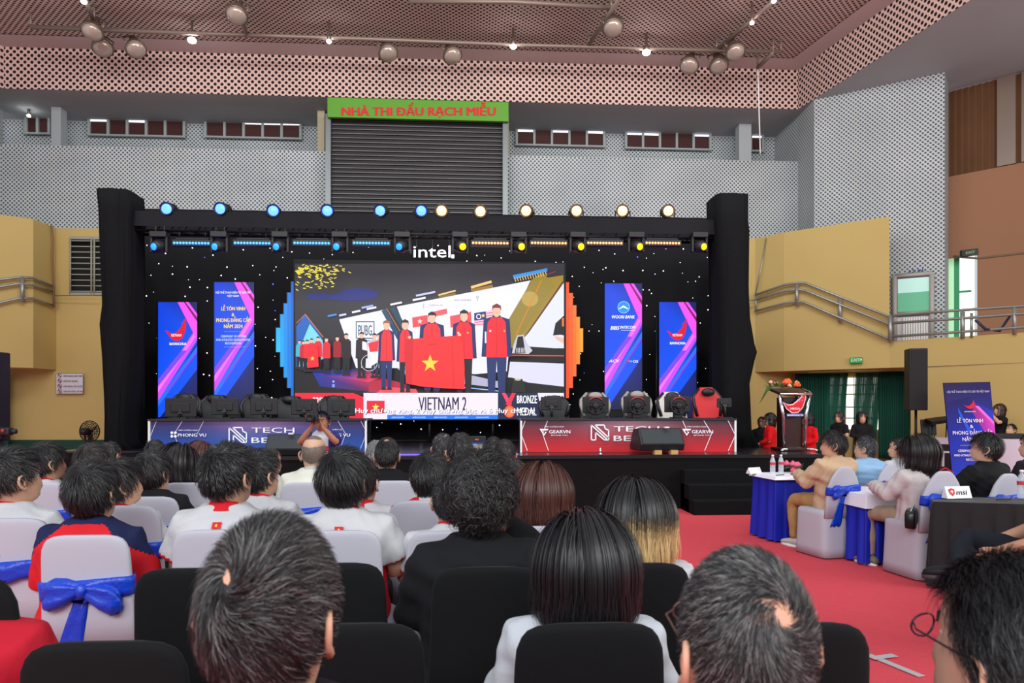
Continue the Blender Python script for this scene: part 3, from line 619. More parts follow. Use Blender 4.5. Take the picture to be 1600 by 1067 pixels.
# little flags on the panel
A.poly([(644, 496), (668, 492), (669, 508), (645, 512)], (232, 70, 76)); A.star(656, 502, 4.5, (240, 220, 210)); A.poly([(672, 488), (698, 482), (699, 490), (673, 496)], (236, 84, 90)); A.poly([(703, 494), (736, 487), (737, 506), (704, 512)], (236, 74, 84))
A.poly([(740, 489), (780, 482), (780, 506), (741, 509)], (230, 190, 210))
for i in range(5): A.line(741, 492+i*4, 780, 487+i*4, 1.4, (226, 90, 110))
A.poly([(741, 489), (759, 486.5), (760, 499), (741, 501)], (20, 50, 120)); A.ring(748, 494.5, 4, 1.2, (240, 240, 250)); A.star(755, 493, 3, (240, 200, 60), .6)
A.lift += .002
# floor and podium
A.poly([(461, 575), (640, 575), (800, 590), (881, 614), (881, 617), (461, 617)], (16, 14, 18))
A.poly([(480, 580), (560, 576), (600, 588), (576, 597), (520, 588)], [(20, 40, 120), (30, 30, 90), (230, 60, 80), (220, 60, 90), (40, 60, 160)])
A.poly([(488, 581), (576, 597), (576, 612), (500, 604)], [(22, 44, 150), (176, 30, 76), (90, 24, 70), (20, 40, 130)]); A.poly([(576, 597), (598, 590), (640, 602), (630, 617), (576, 612)], (172, 32, 62)); A.poly([(600, 604), (650, 608), (655, 617), (585, 617)], (216, 80, 90))
A.disc(521, 596, 1.6, 1.6, (160, 190, 250)); A.rect(519, 600, 523, 605, (120, 150, 230)); A.line(640, 596, 780, 611, 1.5, (150, 190, 250)); A.poly([(620, 575), (640, 590), (780, 606), (780, 596), (700, 578)], (170, 168, 196))
skin_ = (226, 178, 152); navy_ = (26, 42, 96); red_ = (226, 36, 50)
def fig(x, top, bot, w, body, legs, hair=(26, 20, 22), sleeve=None, waist=.52):
    h = bot-top; hd = h*.115; sh = top+hd*1.25; wl = sh+(bot-sh)*waist
    A.poly([(x-w*.36, wl-2), (x+w*.36, wl-2), (x+w*.3, bot), (x+w*.06, bot), (x, wl+6), (x-w*.06, bot), (x-w*.3, bot)], legs)
    A.poly([(x-w*.18, sh-1), (x+w*.18, sh-1), (x+w*.46, sh+3), (x+w*.5, wl), (x+w*.3, wl+1), (x-w*.3, wl+1), (x-w*.5, wl), (x-w*.46, sh+3)], body)
    if sleeve:
        for s in (-1, 1): A.poly([(x+s*w*.16, sh-1), (x+s*w*.46, sh+3), (x+s*w*.54, wl), (x+s*w*.38, wl), (x+s*w*.32, sh+8)], sleeve)
        A.line(x, sh+1, x, wl, .7, (150, 20, 40)); A.rect(x-w*.15, sh-3, x+w*.15, sh, sleeve)
    A.disc(x, top+hd*.62, hd*.42, hd*.6, skin_); A.poly([(x-hd*.46, top+hd*.6), (x-hd*.42, top+hd*.1), (x, top-hd*.12), (x+hd*.42, top+hd*.1), (x+hd*.46, top+hd*.6), (x+hd*.3, top+hd*.32), (x-hd*.3, top+hd*.32)], hair)
    for s in (-1, 1): A.poly([(x+s*w*.18-3, bot-1), (x+s*w*.18+3, bot-1), (x+s*w*.18+4, bot+3), (x+s*w*.18-4, bot+3)], (24, 22, 28))
for x, t_, bt, w_, c, lg in ((468, 531, 574, 12, (60, 170, 200), (14, 14, 20)), (474, 532, 576, 12, (196, 28, 44), (14, 14, 20)), (480, 531, 578, 12, red_, (14, 14, 20)), (487, 529, 578, 12, (216, 34, 50), (16, 16, 22)), (497, 526, 578, 13, (214, 34, 48), (16, 16, 22)), (510, 527, 581, 13, (214, 34, 48), (16, 16, 24)), (527, 525, 580, 13, (150, 18, 34), (18, 14, 18)), (541, 521, 584, 16, (36, 20, 26), (18, 14, 18)), (585, 521, 588, 14, (190, 176, 186), (24, 30, 60)), (592, 521, 588, 14, (206, 160, 170), (24, 30, 60))): fig(x, t_, bt, w_, c, lg)
A.poly([(481, 541), (496, 539), (498, 573), (480, 575)], (226, 30, 44)); A.star(488, 560, 4, (240, 200, 50))
fig(565, 519, 588, 19, (40, 26, 34), (16, 14, 20)); A.poly([(566, 533), (573, 535), (574, 548), (566, 546)], (230, 224, 230)); A.poly([(575, 536), (592, 532), (590, 549), (578, 550)], (226, 44, 60)); A.poly([(578, 550), (592, 549), (590, 566), (580, 572)], (232, 228, 238)); A.ring(577, 567, 13, .8, (210, 210, 220))
fig(604, 501, 606, 25, (232, 44, 52), navy_, (150, 90, 60), navy_); fig(633, 500, 610, 25, (226, 44, 52), (20, 24, 44), (50, 34, 30), navy_); fig(675, 488, 610, 40, (226, 40, 50), navy_, (24, 20, 24), navy_)
fig(725, 485, 612, 37, (232, 32, 44), (20, 18, 24), (30, 22, 24), navy_); fig(776, 476, 614, 44, (234, 30, 42), navy_, (120, 36, 52), navy_)
A.disc(766, 517, 1.6, 1.8, (250, 210, 220)); A.disc(788, 517, 1.6, 1.8, (250, 150, 60)); A.rect(757.5, 518, 760, 536, (220, 220, 240)); A.disc(716, 520, 1.6, 1.6, (250, 200, 210)); A.disc(731, 520, 1.6, 1.6, (250, 150, 60))
# held flag
fr = (236, 38, 40); A.poly([(632, 530), (650, 529), (690, 526), (718, 524), (724, 540), (726, 575), (726, 608), (700, 607), (660, 604), (634, 599)], fr); A.poly([(632, 530), (646, 529), (644, 600), (634, 599)], (206, 28, 38)); A.line(668, 539, 683, 537, 2.5, (206, 28, 34)); A.line(706, 530, 709, 605, 2, (214, 30, 38)); A.star(672, 568, 14, (250, 206, 60))
for x, y in ((640, 527), (718, 523)): A.disc(x, y, 2.6, 2.2, skin_)
A.poly([(808, 524), (818, 523), (823, 535), (832, 548), (826, 553), (800, 552), (802, 540)], (190, 190, 206)); A.poly([(809, 526), (817, 525), (821, 552), (804, 552)], (24, 24, 30)); A.text('III', 807, 812, 551, 8, (200, 200, 210), .02); A.text('III', 814, 819, 551, 8, (200, 200, 210), .02)
A.poly([(864, 524), (868, 505), (881, 493), (881, 524), (876, 523)], (22, 22, 24)); A.poly([(866, 525), (881, 528), (881, 537), (870, 531)], skin_); A.rect(878, 497, 881, 510, (230, 110, 40)); A.poly([(801, 600), (803, 592), (816, 592), (819, 600), (822, 613), (798, 613)], (28, 26, 24)); A.disc(809, 593, 5, 1.6, (190, 180, 120))
for i in range(150):
    x = 461+abs(R_.gauss(34, 24)); y = 414+abs(R_.gauss(12, 16))
    if y > 452 or x > 556 or (x > 525 and y > 425): continue
    a = R_.uniform(.0, .6); A.line(x, y, x+4.5*math.cos(a), y+4.5*math.sin(a)*(1 if R_.random() < .8 else -1), 1.3, (226, 210, 70), up=False)
A.lift += .002
# caption bars
A.poly([(461, 614), (552, 614), (570, 621), (570, 655), (461, 655)], (222, 24, 50)); A.text('3RD PLACE', 489, 536, 631, 11, (245, 240, 245), .03); A.text('MEDALIST', 489, 536, 646, 9, (245, 240, 245), .03)
A.rect(568, 614, 778, 655, (226, 216, 240)); A.rect(605, 648, 778, 655, (30, 110, 220))
for i in range(5): A.text('#SEAGAMES', 612+i*33, 632+i*33, 653, 2.3, (200, 225, 250), .01)
A.rect(573, 626, 601, 646, (214, 28, 52)); A.star(587, 636, 6, (250, 220, 60)); A.text('VIETNAM 2', 654, 729, 641, 22, (34, 32, 56), .015)
A.poly([(778, 614), (840, 614), (849, 655), (778, 655)], (18, 28, 66)); A.poly([(840, 614), (881, 614), (881, 655), (849, 655)], (220, 216, 236)); A.poly([(784, 614), (790, 614), (800, 632), (794, 634)], (240, 60, 90)); A.poly([(806, 614), (800, 614), (790, 632), (797, 634)], (220, 40, 74))
A.disc(796, 643, 8.5, 9.5, (236, 90, 50)); A.disc(796, 643, 6, 7, (244, 120, 70)); A.text('BRONZE', 808, 839, 630, 13, (245, 245, 250), .02); A.text('MEDAL', 808, 838, 649, 13, (245, 245, 250), .02)
A.text('Huy chương vàng, 2 Huy chương bạc và 6 Huy chương', 555.8, 836.8, 646, 7.6, (70, 60, 80), .035); A.text('Huy chương vàng, 2 Huy chương bạc và 6 Huy chương', 555, 836, 645, 7.6, (250, 248, 252), .02)
A.build('screen_picture', LED, sc)
# stepped LED wings
def wing(label, s, xs, cols):
    e = empty('led_wing', PX(xs[0][0], 540, 14.4), label, 'screen'); A = Art(onY(14.35), .0)
    bx = MB()
    for k, (xa_, xb_, ya_, yb_) in enumerate(xs):
        c = cols[k]; A.poly([(xa_, ya_), (xa_, yb_), (xb_, yb_), (xb_, ya_)], [c[0], c[1], c[1], c[0]], up=False)
        p, q = PX(xa_, ya_, 14.45), PX(xb_, yb_, 14.45); bx.box(((p[0]+q[0])/2, 14.44, (p[2]+q[2])/2), (abs(q[0]-p[0]), .12, abs(p[2]-q[2])))
    A.build('led_face', LED, e); bx.build('cabinet', blackm, e, True)
Lx = [(455, 461, 440, 621), (449, 455, 457, 606), (443.5, 449, 474, 590), (438, 443.5, 491, 573), (431.5, 438, 512, 550)]
wing('blue stepped LED panel on the left edge of the video wall', -1, Lx, [((16, 92, 196), (18, 100, 196)), ((18, 112, 206), (20, 120, 210)), ((20, 130, 216), (22, 140, 220)), ((22, 146, 222), (26, 160, 226)), ((30, 164, 226), (40, 180, 226))])
Rx = [(883, 889, 441, 622), (889, 895, 458, 606), (895, 900.5, 477, 588), (900.5, 906, 495, 569), (906, 911, 513, 550)]
wing('orange stepped LED panel on the right edge of the video wall', 1, Rx, [((226, 78, 30), (220, 70, 26)), ((230, 92, 30), (226, 84, 28)), ((234, 112, 34), (232, 104, 30)), ((238, 134, 38), (236, 126, 34)), ((240, 160, 40), (238, 150, 38))])
# LED banners ---------------------------------------------------------
def banner_bg(A, x0, y0, x1, y1):
    w, h = x1-x0, y1-y0; X = lambda a: x0+a*w; Y = lambda a: y0+a*h
    def cl(pts, c):   # clip to the frame
        out = pts
        for ax, lo, sgn in ((0, x0, 1), (0, x1, -1), (1, y0, 1), (1, y1, -1)):
            o = []
            for i in range(len(out)):
                p, q = out[i], out[(i+1) % len(out)]; a = (p[ax]-lo)*sgn; b_ = (q[ax]-lo)*sgn
                if a >= 0: o.append(p)
                if a*b_ < 0: t = a/(a-b_); o.append((p[0]+(q[0]-p[0])*t, p[1]+(q[1]-p[1])*t))
            out = o
            if len(out) < 3: return
        A.poly(out, c)
    A.rect(x0, y0, x1, y1, [(14, 50, 190), (10, 20, 70), (24, 26, 52), (16, 40, 150)])
    A.poly([(x0, y0), (x0, Y(.9)), (x1, Y(.35)), (x1, y0)], [(14, 60, 205), (12, 80, 235), (20, 80, 225), (18, 40, 130)])
    def band(xa, ya, xb, yb, wd, c): 
        cl([(X(xa), Y(ya)), (X(xa)+wd*w, Y(ya)), (X(xb)+wd*w, Y(yb)), (X(xb), Y(yb))], c)
    band(-.25, 1.0, 1.0, .45, .30, (10, 78, 240)); band(-.15, .92, 1.0, .38, .12, (30, 110, 250)); band(-.3, .9, .98, .22, .22, (196, 74, 226)); band(-.25, .86, .98, .24, .10, (236, 110, 240)); band(-.45, .86, .6, .42, .14, (120, 70, 230)); band(.2, .78, 1.05, .40, .05, (120, 60, 210))
    cl([(X(.5), y0), (X(.78), y0), (X(1.3), Y(.24)), (X(1.1), Y(.36)), (X(.95), Y(.30))], (226, 80, 224)); cl([(X(.66), y0), (X(.70), y0), (X(1.15), Y(.2)), (X(1.1), Y(.22))], (120, 20, 90)); cl([(X(.8), y0), (X(1), y0), (X(1), Y(.1))], (24, 30, 90))
def shrimp(A, cx, cy, s, word=True):
    r = (214, 26, 52)
    A.poly([(cx-s, cy-.35*s), (cx-.85*s, cy-.3*s), (cx-.45*s, cy-.05*s), (cx, cy-.1*s), (cx+.35*s, cy-.5*s), (cx+.75*s, cy-1.1*s), (cx+.95*s, cy-1.0*s), (cx+.85*s, cy-.3*s), (cx+.6*s, cy+.35*s), (cx+.2*s, cy+.62*s), (cx-.2*s, cy+.6*s), (cx-.55*s, cy+.3*s)], r)
    for i in range(4): A.poly([(cx+(.62+.1*i)*s, cy-(.7+.14*i)*s), (cx+(.5+.11*i)*s, cy-(1.05+.15*i)*s), (cx+(.75+.08*i)*s, cy-(.95+.15*i)*s)], r, up=False)
    A.lift += .002
    if word: A.text('VIETNAM', cx-.45*s, cx+.5*s, cy+.22*s, .24*s, (250, 235, 240), .02, .2)
def led_banner(px0, px1, py0, py1, label, draw):
    D = 14.0; e = empty('led_banner', PX((px0+px1)/2, py1, D), label, 'banner', None)
    p, q = PX(px0, py0, D+.1), PX(px1, py1, D+.1); b = MB(); b.box(((p[0]+q[0])/2, D+.09, (p[2]+SZ)/2), (q[0]-p[0], .14, p[2]-SZ)); b.build('cabinet', blackm, e, True, bevel=.01)
    A = Art(onY(D), .002); banner_bg(A, px0, py0, px1, py1); draw(A); A.build('led_face', LED, e)
def d1(A): shrimp(A, 275, 522, 17); A.text('BAVANCHUA', 265, 291, 539, 4, (245, 245, 250), .04)
led_banner(247, 308, 472, 652, 'blue and magenta LED banner with a red emblem at the far left of the stage', d1)
yel = (252, 214, 40); wh = (240, 240, 250)
def d2(A):
    A.text('HỘI THỂ THAO ĐIỆN TỬ GIẢI TRÍ', 337, 391, 458.5, 3.2, wh, .02); A.text('VIỆT NAM', 355, 373, 464, 3.2, wh, .02); A.text('LỄ TÔN VINH', 346, 383, 485, 6, yel, .03); A.text('&', 362, 366, 494, 5.5, yel, .03)
    A.text('PHONG ĐẲNG CẤP', 338, 391, 503, 6, yel, .03); A.text('NĂM 2024', 350, 379, 512.5, 6, yel, .03); A.line(350, 518, 384, 518, .6, (120, 150, 250)); A.text('CEREMONY OF HONOR', 345, 385, 527, 3.6, (190, 210, 255), .03); A.text('AND ATHLETES GRANDMASTER', 337.5, 391, 532.5, 3.6, (190, 210, 255), .03); A.text('RECOGNITION', 352, 377, 538, 3.6, (190, 210, 255), .03); A.line(350, 542, 384, 542, .6, (120, 150, 250))
led_banner(335, 397, 441, 640, 'blue and magenta LED banner with yellow ceremony lettering, left of the screen', d2)
def d3(A):
    A.disc(974.5, 480, 9.5, 9.5, (40, 140, 226)); A.poly([(966, 483), (974, 477), (983, 483), (978, 482), (974, 480), (970, 482)], (240, 250, 255)); A.ring(974.5, 480, 9.6, .8, (150, 210, 250)); A.text('WOORI BANK', 956, 992, 497.5, 5.2, (245, 240, 250), .03, .2)
    A.text('BBS', 954, 968, 515, 6, (240, 240, 250), .05, .25); A.text('INTECOM', 969, 993, 513.5, 4.8, (245, 245, 250), .03, .25); A.line(970, 516, 992, 516, .8, (200, 210, 250)); A.text('ACV', 951, 968, 566, 4.6, (225, 240, 245), .04, .3); A.poly([(980, 563), (984, 562), (983, 567)], (236, 60, 70)); A.disc(986, 564.5, 1.6, 1.6, (60, 190, 200)); A.text('OS', 989, 997, 566.5, 4, (245, 245, 250), .04)
led_banner(945, 1003, 443, 640, 'blue and magenta LED banner with white sponsor logos, right of the screen', d3)
def d4(A): shrimp(A, 1058, 522, 16); A.text('BAVANCHUA', 1047, 1071, 538, 4, (245, 245, 250), .04)
led_banner(1030, 1088, 472, 652, 'blue and magenta LED banner with a red emblem at the far right of the stage', d4)
# logo letters above the screen
lt = empty('logo_letters', PX(677, 403, 12.7), 'glowing white letters hung from the truss above the screen', 'sign')
vs, fs = text2d('intel', .035); b = MB()
def LP(v, d): return PX(646+v[0]*58, 402-v[1]*19.5, 12.7+d)
b.add([LP(v, 0) for v in vs], fs); b.add([LP(v, .06) for v in vs], [f[::-1] for f in fs]); p = PX(707.5, 400, 12.7); b.box((p[0], p[1]+.03, p[2]), (.05, .06, .05))
b.build('letters', mat('letter_glow', (246, 246, 255), .5, emit=1.6), lt, True)
b = MB()
for px in (651, 676, 702): b.tube([PX(px, 386, 12.73), PX(px, 364, 12.73)], .006, 5)
b.build('hanging_wire', steel, lt, True)
# lights on the truss
bl = mat('blue_beam_lens', (34, 60, 255), .3, emit=13); bl2 = mat('blue_lens', (24, 96, 255), .3, emit=3); wl = mat('warm_lens', (255, 186, 120), .3, emit=2.2); yl = mat('yellow_lens', (250, 200, 10), .3, emit=1.6)
ordn = ['leftmost', 'second from left', 'third from left', 'fourth from left', 'fifth from left', 'sixth from left']
for k, (px, c) in enumerate([(x, 'b') for x in (263, 347, 428, 512, 596, 658)]+[(x, 'w') for x in (690, 751, 823, 900, 973, 1043)]):
    py = 327+(0 if px < 400 else 3 if px < 700 else 4 if px < 800 else 3); Dp = 12.35
    c0 = PX(px, py, Dp); e = empty('stage_spotlight', c0, '%s of the six %s round spotlights standing on top of the truss' % (ordn[k % 6], 'blue-lit' if c == 'b' else 'warm white'), 'spotlight', 'round spotlights on top of the truss')
    aim = Vector((rnd.uniform(-.3, .3) if k not in (3, 5) else .1, -1, -.15)).normalized(); R = aim.to_track_quat('Z', 'Y').to_matrix(); n = 20
    b = MB(); b.loft([[R@Vector((r*math.cos(2*PI*i/n), r*math.sin(2*PI*i/n), z)) for i in range(n)] for r, z in [(.04, -.2), (.08, -.2), (.11, -.12), (.115, .08), (.105, .08), (.09, .02)]]); b.build('lamp_body', blackm if c == 'b' else mat('bronze_housing', (80, 66, 60), .4, .5), e)
    b = MB(); b.loft([[R@Vector((r*math.cos(2*PI*i/n), r*math.sin(2*PI*i/n), z)) for i in range(n)] for r, z in [(.085, .05), (.085, .07), (.05, .085), (.01, .09)]]); b.build('lens', bl if c == 'b' else wl, e)
    b = MB(); b.tube([(-.13, 0, .0), (-.13, 0, -.12), (0, 0, -.17), (.13, 0, -.12), (.13, 0, 0)], .012, 6); b.tube([(0, 0, -.17), (0, 0, min(-.2, za-c0[2]))], .02, 6); b.build('yoke', blackm, e)
for k, (px, c) in enumerate([(x, 'b') for x in (250, 344, 439, 532, 629)]+[(x, 'y') for x in (719, 810, 902, 993, 1092)]):
    c0 = PX(px, 385, 12.3); e = empty('moving_head_light', c0, '%s of the five moving-head lights with %s lenses under the truss' % (ordn[k % 5], 'blue' if c == 'b' else 'yellow'), 'spotlight', 'moving heads under the truss')
    b = MB(); b.box((0, 0, .19), (.27, .2, .09)); b.tube([(-.07, 0, .2), (-.07, 0, zb-c0[2])], .012, 6); b.tube([(.07, 0, .2), (.07, 0, zb-c0[2])], .012, 6); b.build('base', plastic, e, bevel=.015)
    b = MB()
    for s in (-1, 1): b.box((s*.125, 0, .03), (.04, .12, .28))
    b.box((0, 0, .155), (.29, .12, .03)); b.build('yoke', plastic, e, bevel=.01)
    d = Vector((-.35 if c == 'b' else .35, -1, -.25)).normalized(); R = d.to_track_quat('Z', 'Y').to_matrix(); n = 20
    b = MB(); b.loft([[R@Vector((r*math.cos(2*PI*i/n), r*math.sin(2*PI*i/n), z)) for i in range(n)] for r, z in [(.04, -.16), (.09, -.14), (.11, 0), (.1, .1), (.075, .15), (.06, .15), (.055, .12)]]); b.build('lamp_head', plastic, e)
    b = MB(); b.loft([[R@Vector((r*math.cos(2*PI*i/n), r*math.sin(2*PI*i/n), z)) for i in range(n)] for r, z in [(.058, .13), (.058, .15), (.03, .165), (.005, .17)]]); b.build('lens', bl2 if c == 'b' else yl, e)
bb = mat('blue_led', (40, 120, 255), .3, emit=3.5); ob = mat('amber_led', (255, 150, 90), .3, emit=1.8)
for k, (a, c, cc) in enumerate([(270, 328, 0), (365, 423, 0), (458, 516, 0), (551, 609, 0), (737, 795, 1), (829, 886, 1), (917, 973, 1), (1008, 1063, 1)]):
    p = PX(a, 379, 12.3); q = PX(c, 379, 12.3); m_ = ((p[0]+q[0])/2, p[1], p[2]); w_ = q[0]-p[0]
    e = empty('led_bar', m_, '%s of the four %s LED bar lights under the truss' % (ordn[k % 4], 'amber' if cc else 'blue'), 'light bar', 'LED bars under the truss')
    b = MB(); b.box((0, .05, 0), (w_+.04, .1, .11)); b.box((0, .05, .075), (w_*.9, .05, .03)); b.build('housing', plastic, e, bevel=.01)
    b = MB()
    for s in (-.35, .35): b.tube([(w_*s, .05, .06), (w_*s, .05, zb-m_[2])], .012, 6)
    b.build('clamp', blackm, e)
    b = MB()
    for i in range(12): b.ell((-w_/2+w_*(i+.5)/12, -.005, -.005), (.021, .012, .021), 8, 6)
    b.build('led_lens', ob if cc else bb, e)
# desks ---------------------------------------------------------------
def hexline(A, c, pts, w=1.0):
    for i in range(len(pts)-1): A.line(*pts[i], *pts[i+1], w, c, up=False)
    A.lift += .003
def nlogo(A, x, y, s, c):
    for a in [((0, 0), (0, 1)), ((0, 1), (.25, 1)), ((0, 0), (.9, .95)), ((.2, 0), (1, .85)), ((.2, 0), (.75, 0)), ((.75, 0), (.8, .25)), ((.8, .25), (1, .35)), ((1, .35), (1, 1)), ((1, 1), (.75, 1)), ((.25, 1), (.25, .5)), ((.25, .5), (.75, 1))]: A.line(x+a[0][0]*s, y+a[0][1]*s*.86, x+a[1][0]*s, y+a[1][1]*s*.86, s*.075, c, up=False)
    A.lift += .003
def desk(px0, px1, label, top, mid, bot, draw, D=11.0):
    p, q = PX(px0, 654, D), PX(px1, 654, D); z1 = ZZ(654, 11.0); e = empty('stage_desk', ((p[0]+q[0])/2, D, SZ), label, 'desk')
    b = MB(); b.box(((p[0]+q[0])/2, D+.33, z1-.015), (q[0]-p[0], .7, .03)); b.build('desk_top', mat('desk_black', (34, 32, 38), .5), e, True)
    b = MB(); b.box(((p[0]+q[0])/2, D+.03, (z1+SZ)/2), (q[0]-p[0], .03, z1-SZ)); b.build('front_panel', mat('panel_board', (60, 50, 60), .6), e, True)
    b = MB()
    for x in (p[0]+.012, q[0]-.012): b.box((x, D+.0, (z1+SZ)/2), (.03, .03, z1-SZ))
    b.box(((p[0]+q[0])/2, D, z1-.01), (q[0]-p[0], .03, .02)); b.build('panel_trim', white, e, True)
    for x in (p[0]+.05, q[0]-.05): b = MB(); b.box((x, D+.6, (z1+SZ)/2-.015), (.05, .05, z1-SZ-.03)); b.build('leg', blackm, e, True)
    A = Art(onY(D+.012), .001); n = 12
    for i in range(n):
        a = px0+2+(px1-px0-4)*i/n; c = px0+2+(px1-px0-4)*(i+1)/n; g = lambda x: math.exp(-((x-(px0+px1)/2)/(px1-px0)/.22)**2)
        tc0 = [top[j]+(mid[j]-top[j])*g(a) for j in range(3)]; tc1 = [top[j]+(mid[j]-top[j])*g(c) for j in range(3)]
        m0 = [(tc0[j]+bot[j])/2 for j in range(3)]; m1 = [(tc1[j]+bot[j])/2 for j in range(3)]
        A.poly([(a, 656), (a, 680), (c, 680), (c, 656)], [tc0, m0, m1, tc1], up=False); A.poly([(a, 680), (a, 706), (c, 706), (c, 680)], [m0, bot, bot, m1], up=False)
    A.lift += .001; draw(A); A.build('front_print', PRINT, e)
    return z1
g1 = (196, 186, 206)
def dl(A):
    hexline(A, g1, [(245, 656), (234, 684)]); hexline(A, g1, [(286, 656), (272, 678), (280, 700)]); hexline(A, g1, [(319, 656), (308, 678)]); hexline(A, g1, [(527, 656), (540, 678), (530, 704)]); hexline(A, g1, [(563, 656), (573, 676), (562, 704)])
    for dx_, dy_ in ((0, 0), (5.5, 0), (0, 5.5), (5.5, 5.5)): A.disc(268.5+dx_, 678+dy_-2, 2.4, 2.4, wh, 6)
    A.text('PHONG VU', 278, 322, 682, 5, wh, .035); A.text('ĐƠN VỊ ĐỒNG HÀNH', 279, 309, 673, 1.8, wh, .02); A.text('PHONG VU', 503, 547, 682, 5, wh, .035); A.text('ĐƠN VỊ', 520, 534, 672, 1.8, wh, .02)
    nlogo(A, 358, 668, 27, wh); A.text('TECH', 393, 460, 676, 8.5, wh, .012); A.text('BEAT', 393, 455, 692, 9, wh, .03)
zt_d = desk(232, 573, 'left stage desk with a purple to blue sponsor panel on its front', (60, 42, 84), (150, 108, 150), (24, 84, 178), dl)
def drr(A):
    hexline(A, wh, [(821, 656), (814, 676)]); hexline(A, wh, [(856, 656), (848, 678), (857, 704)]); hexline(A, wh, [(815, 680), (824, 704)]); hexline(A, wh, [(1066, 656), (1075, 676)]); hexline(A, wh, [(1099, 656), (1112, 677), (1101, 704)]); hexline(A, wh, [(1137, 656), (1149, 680), (1138, 704)])
    for x in (843, 1066):
        A.poly([(x, 670), (x+14, 670), (x+12.5, 672.5), (x+4, 672.5), (x+7, 678), (x+9, 674.5), (x+11.5, 674.5), (x+7, 681)], wh); A.text('GEARVN', x+15, x+48, 677, 5.4, wh, .035); A.text('BEYOND YOU', x+18, x+44, 681, 2, wh, .02); A.text('ĐƠN VỊ ĐỒNG HÀNH', x+8, x+38, 667.5, 1.8, wh, .02)
    nlogo(A, 924, 664, 27, wh); A.text('TECH', 959, 1030, 674, 8.5, wh, .012); A.text('BEAT', 959, 1022, 689, 9, wh, .03)
desk(813, 1150, 'right stage desk with a dark to red sponsor panel on its front', (70, 52, 66), (150, 120, 134), (206, 30, 40), drr)
# monitors and gaming chairs behind the desks
mon = MB; DM = 11.35
def monitor(px0, px1, py0, label, group='monitors on the stage desks'):
    p, q = PX(px0, py0, DM), PX(px1, py0, DM); cx = (p[0]+q[0])/2; w_ = q[0]-p[0]; h_ = w_*.62; e = empty('monitor', (cx, DM, zt_d), label, 'monitor', group); top = p[2]-zt_d
    b = MB(); b.box((0, .0, top-h_/2), (w_, .03, h_)); b.box((0, -.02, top-h_/2), (w_*.6, .03, h_*.5)); b.build('screen_housing', plastic, e, bevel=.012)
    b = MB(); b.tube([(0, -.03, top-h_/2), (0, -.05, .02)], .022, 8); b.box((0, -.02, .008), (.22, .16, .016)); b.build('stand', plastic, e)
    b = MB(); b.box((0, -.04, top-h_*.78), (.05, .006, .02)); b.build('badge', mat('badge_grey', (150, 150, 155), .4), e)
    return e
def gaming_chair(px, ptop, D, label, c, accent, w_=.52):
    x = PX(px, 0, D)[0]; zt = PX(px, ptop, D)[2]-SZ; e = empty('gaming_chair', (x, D, SZ), label, 'chair', 'gaming chairs behind the stage desks'); hb = zt-.45
    b = MB(); rings = []
    for f_, hw in ((0, .24), (.15, .27), (.35, .25), (.55, .27), (.7, .28), (.82, .2), (.92, .15), (1, .11)): rings.append([(hw*math.copysign(abs(math.cos(a))**.5, math.cos(a)), -.02+.05*math.copysign(abs(math.sin(a))**.5, math.sin(a))+.12*f_, .45+hb*f_) for a in [2*PI*i/20 for i in range(20)]])
    b.loft(rings); b.build('backrest', c, e)
    for s in (-1, 1): b = MB(); b.tube([(s*.2, -.04, .55), (s*.25, .0, .45+hb*.55), (s*.24, .05, .45+hb*.72), (s*.13, .08, .45+hb*.95)], .03, 8); b.build('side_bolster', accent, e)
    b = MB(); b.ell((0, -.02, .45+hb*.86), (.12, .05, .07)); b.build('head_pillow', accent, e)
    b = MB(); b.ell((0, -.22, .42), (.27, .27, .07)); b.build('seat', c, e); b = MB(); b.tube([(0, -.2, .4), (0, -.2, .08)], .03, 8)
    for i in range(5): b.tube([(0, -.2, .1), (.26*math.cos(i*1.257), -.2+.26*math.sin(i*1.257), .05)], .02, 6); b.ell((.26*math.cos(i*1.257), -.2+.26*math.sin(i*1.257), .03), (.025, .025, .03), 8, 6)
    b.build('base', blackm, e)
    return e
bp = mat('black_leather', (22, 22, 26), .45); gp = mat('grey_leather', (150, 142, 136), .5); rp = mat('red_leather', (190, 26, 36), .5); wp_ = mat('white_leather', (196, 190, 184), .5)
nm5 = ['leftmost', 'second', 'third', 'fourth', 'fifth']
for k, (a, c, y) in enumerate([(258, 307, 622), (330, 373, 622), (391, 434, 622), (455, 496, 623), (511, 555, 623)]): monitor(a, c, y, '%s black monitor from the left on the blue stage desk, seen from behind' % nm5[k])
for k, (px, y) in enumerate([(288, 615), (335, 617), (400, 615), (452, 619), (521, 618)]): gaming_chair(px, y, 12.05, '%s black gaming chair from the left behind the blue stage desk' % nm5[k], bp, bp)
for k, (a, c, y) in enumerate([(845, 878, 620), (910, 951, 620), (974, 1016, 619), (1038, 1078, 619), (1120, 1143, 622)]): monitor(a, c, y, '%s monitor from the left on the red stage desk, seen from behind' % nm5[k])
for k, (px, y, c, a_, d) in enumerate([(866, 618, bp, bp, 'black'), (930, 612, bp, gp, 'black gaming chair with grey head pillow'), (995, 610, bp, gp, 'black gaming chair with light grey headrest'), (1050, 612, wp_, bp, 'white'), (1106, 605, rp, bp, 'red')]): gaming_chair(px, y, 12.05, ('%s gaming chair' % d if len(d) < 8 else d)+', %s from the left behind the red stage desk' % nm5[k], c, a_)
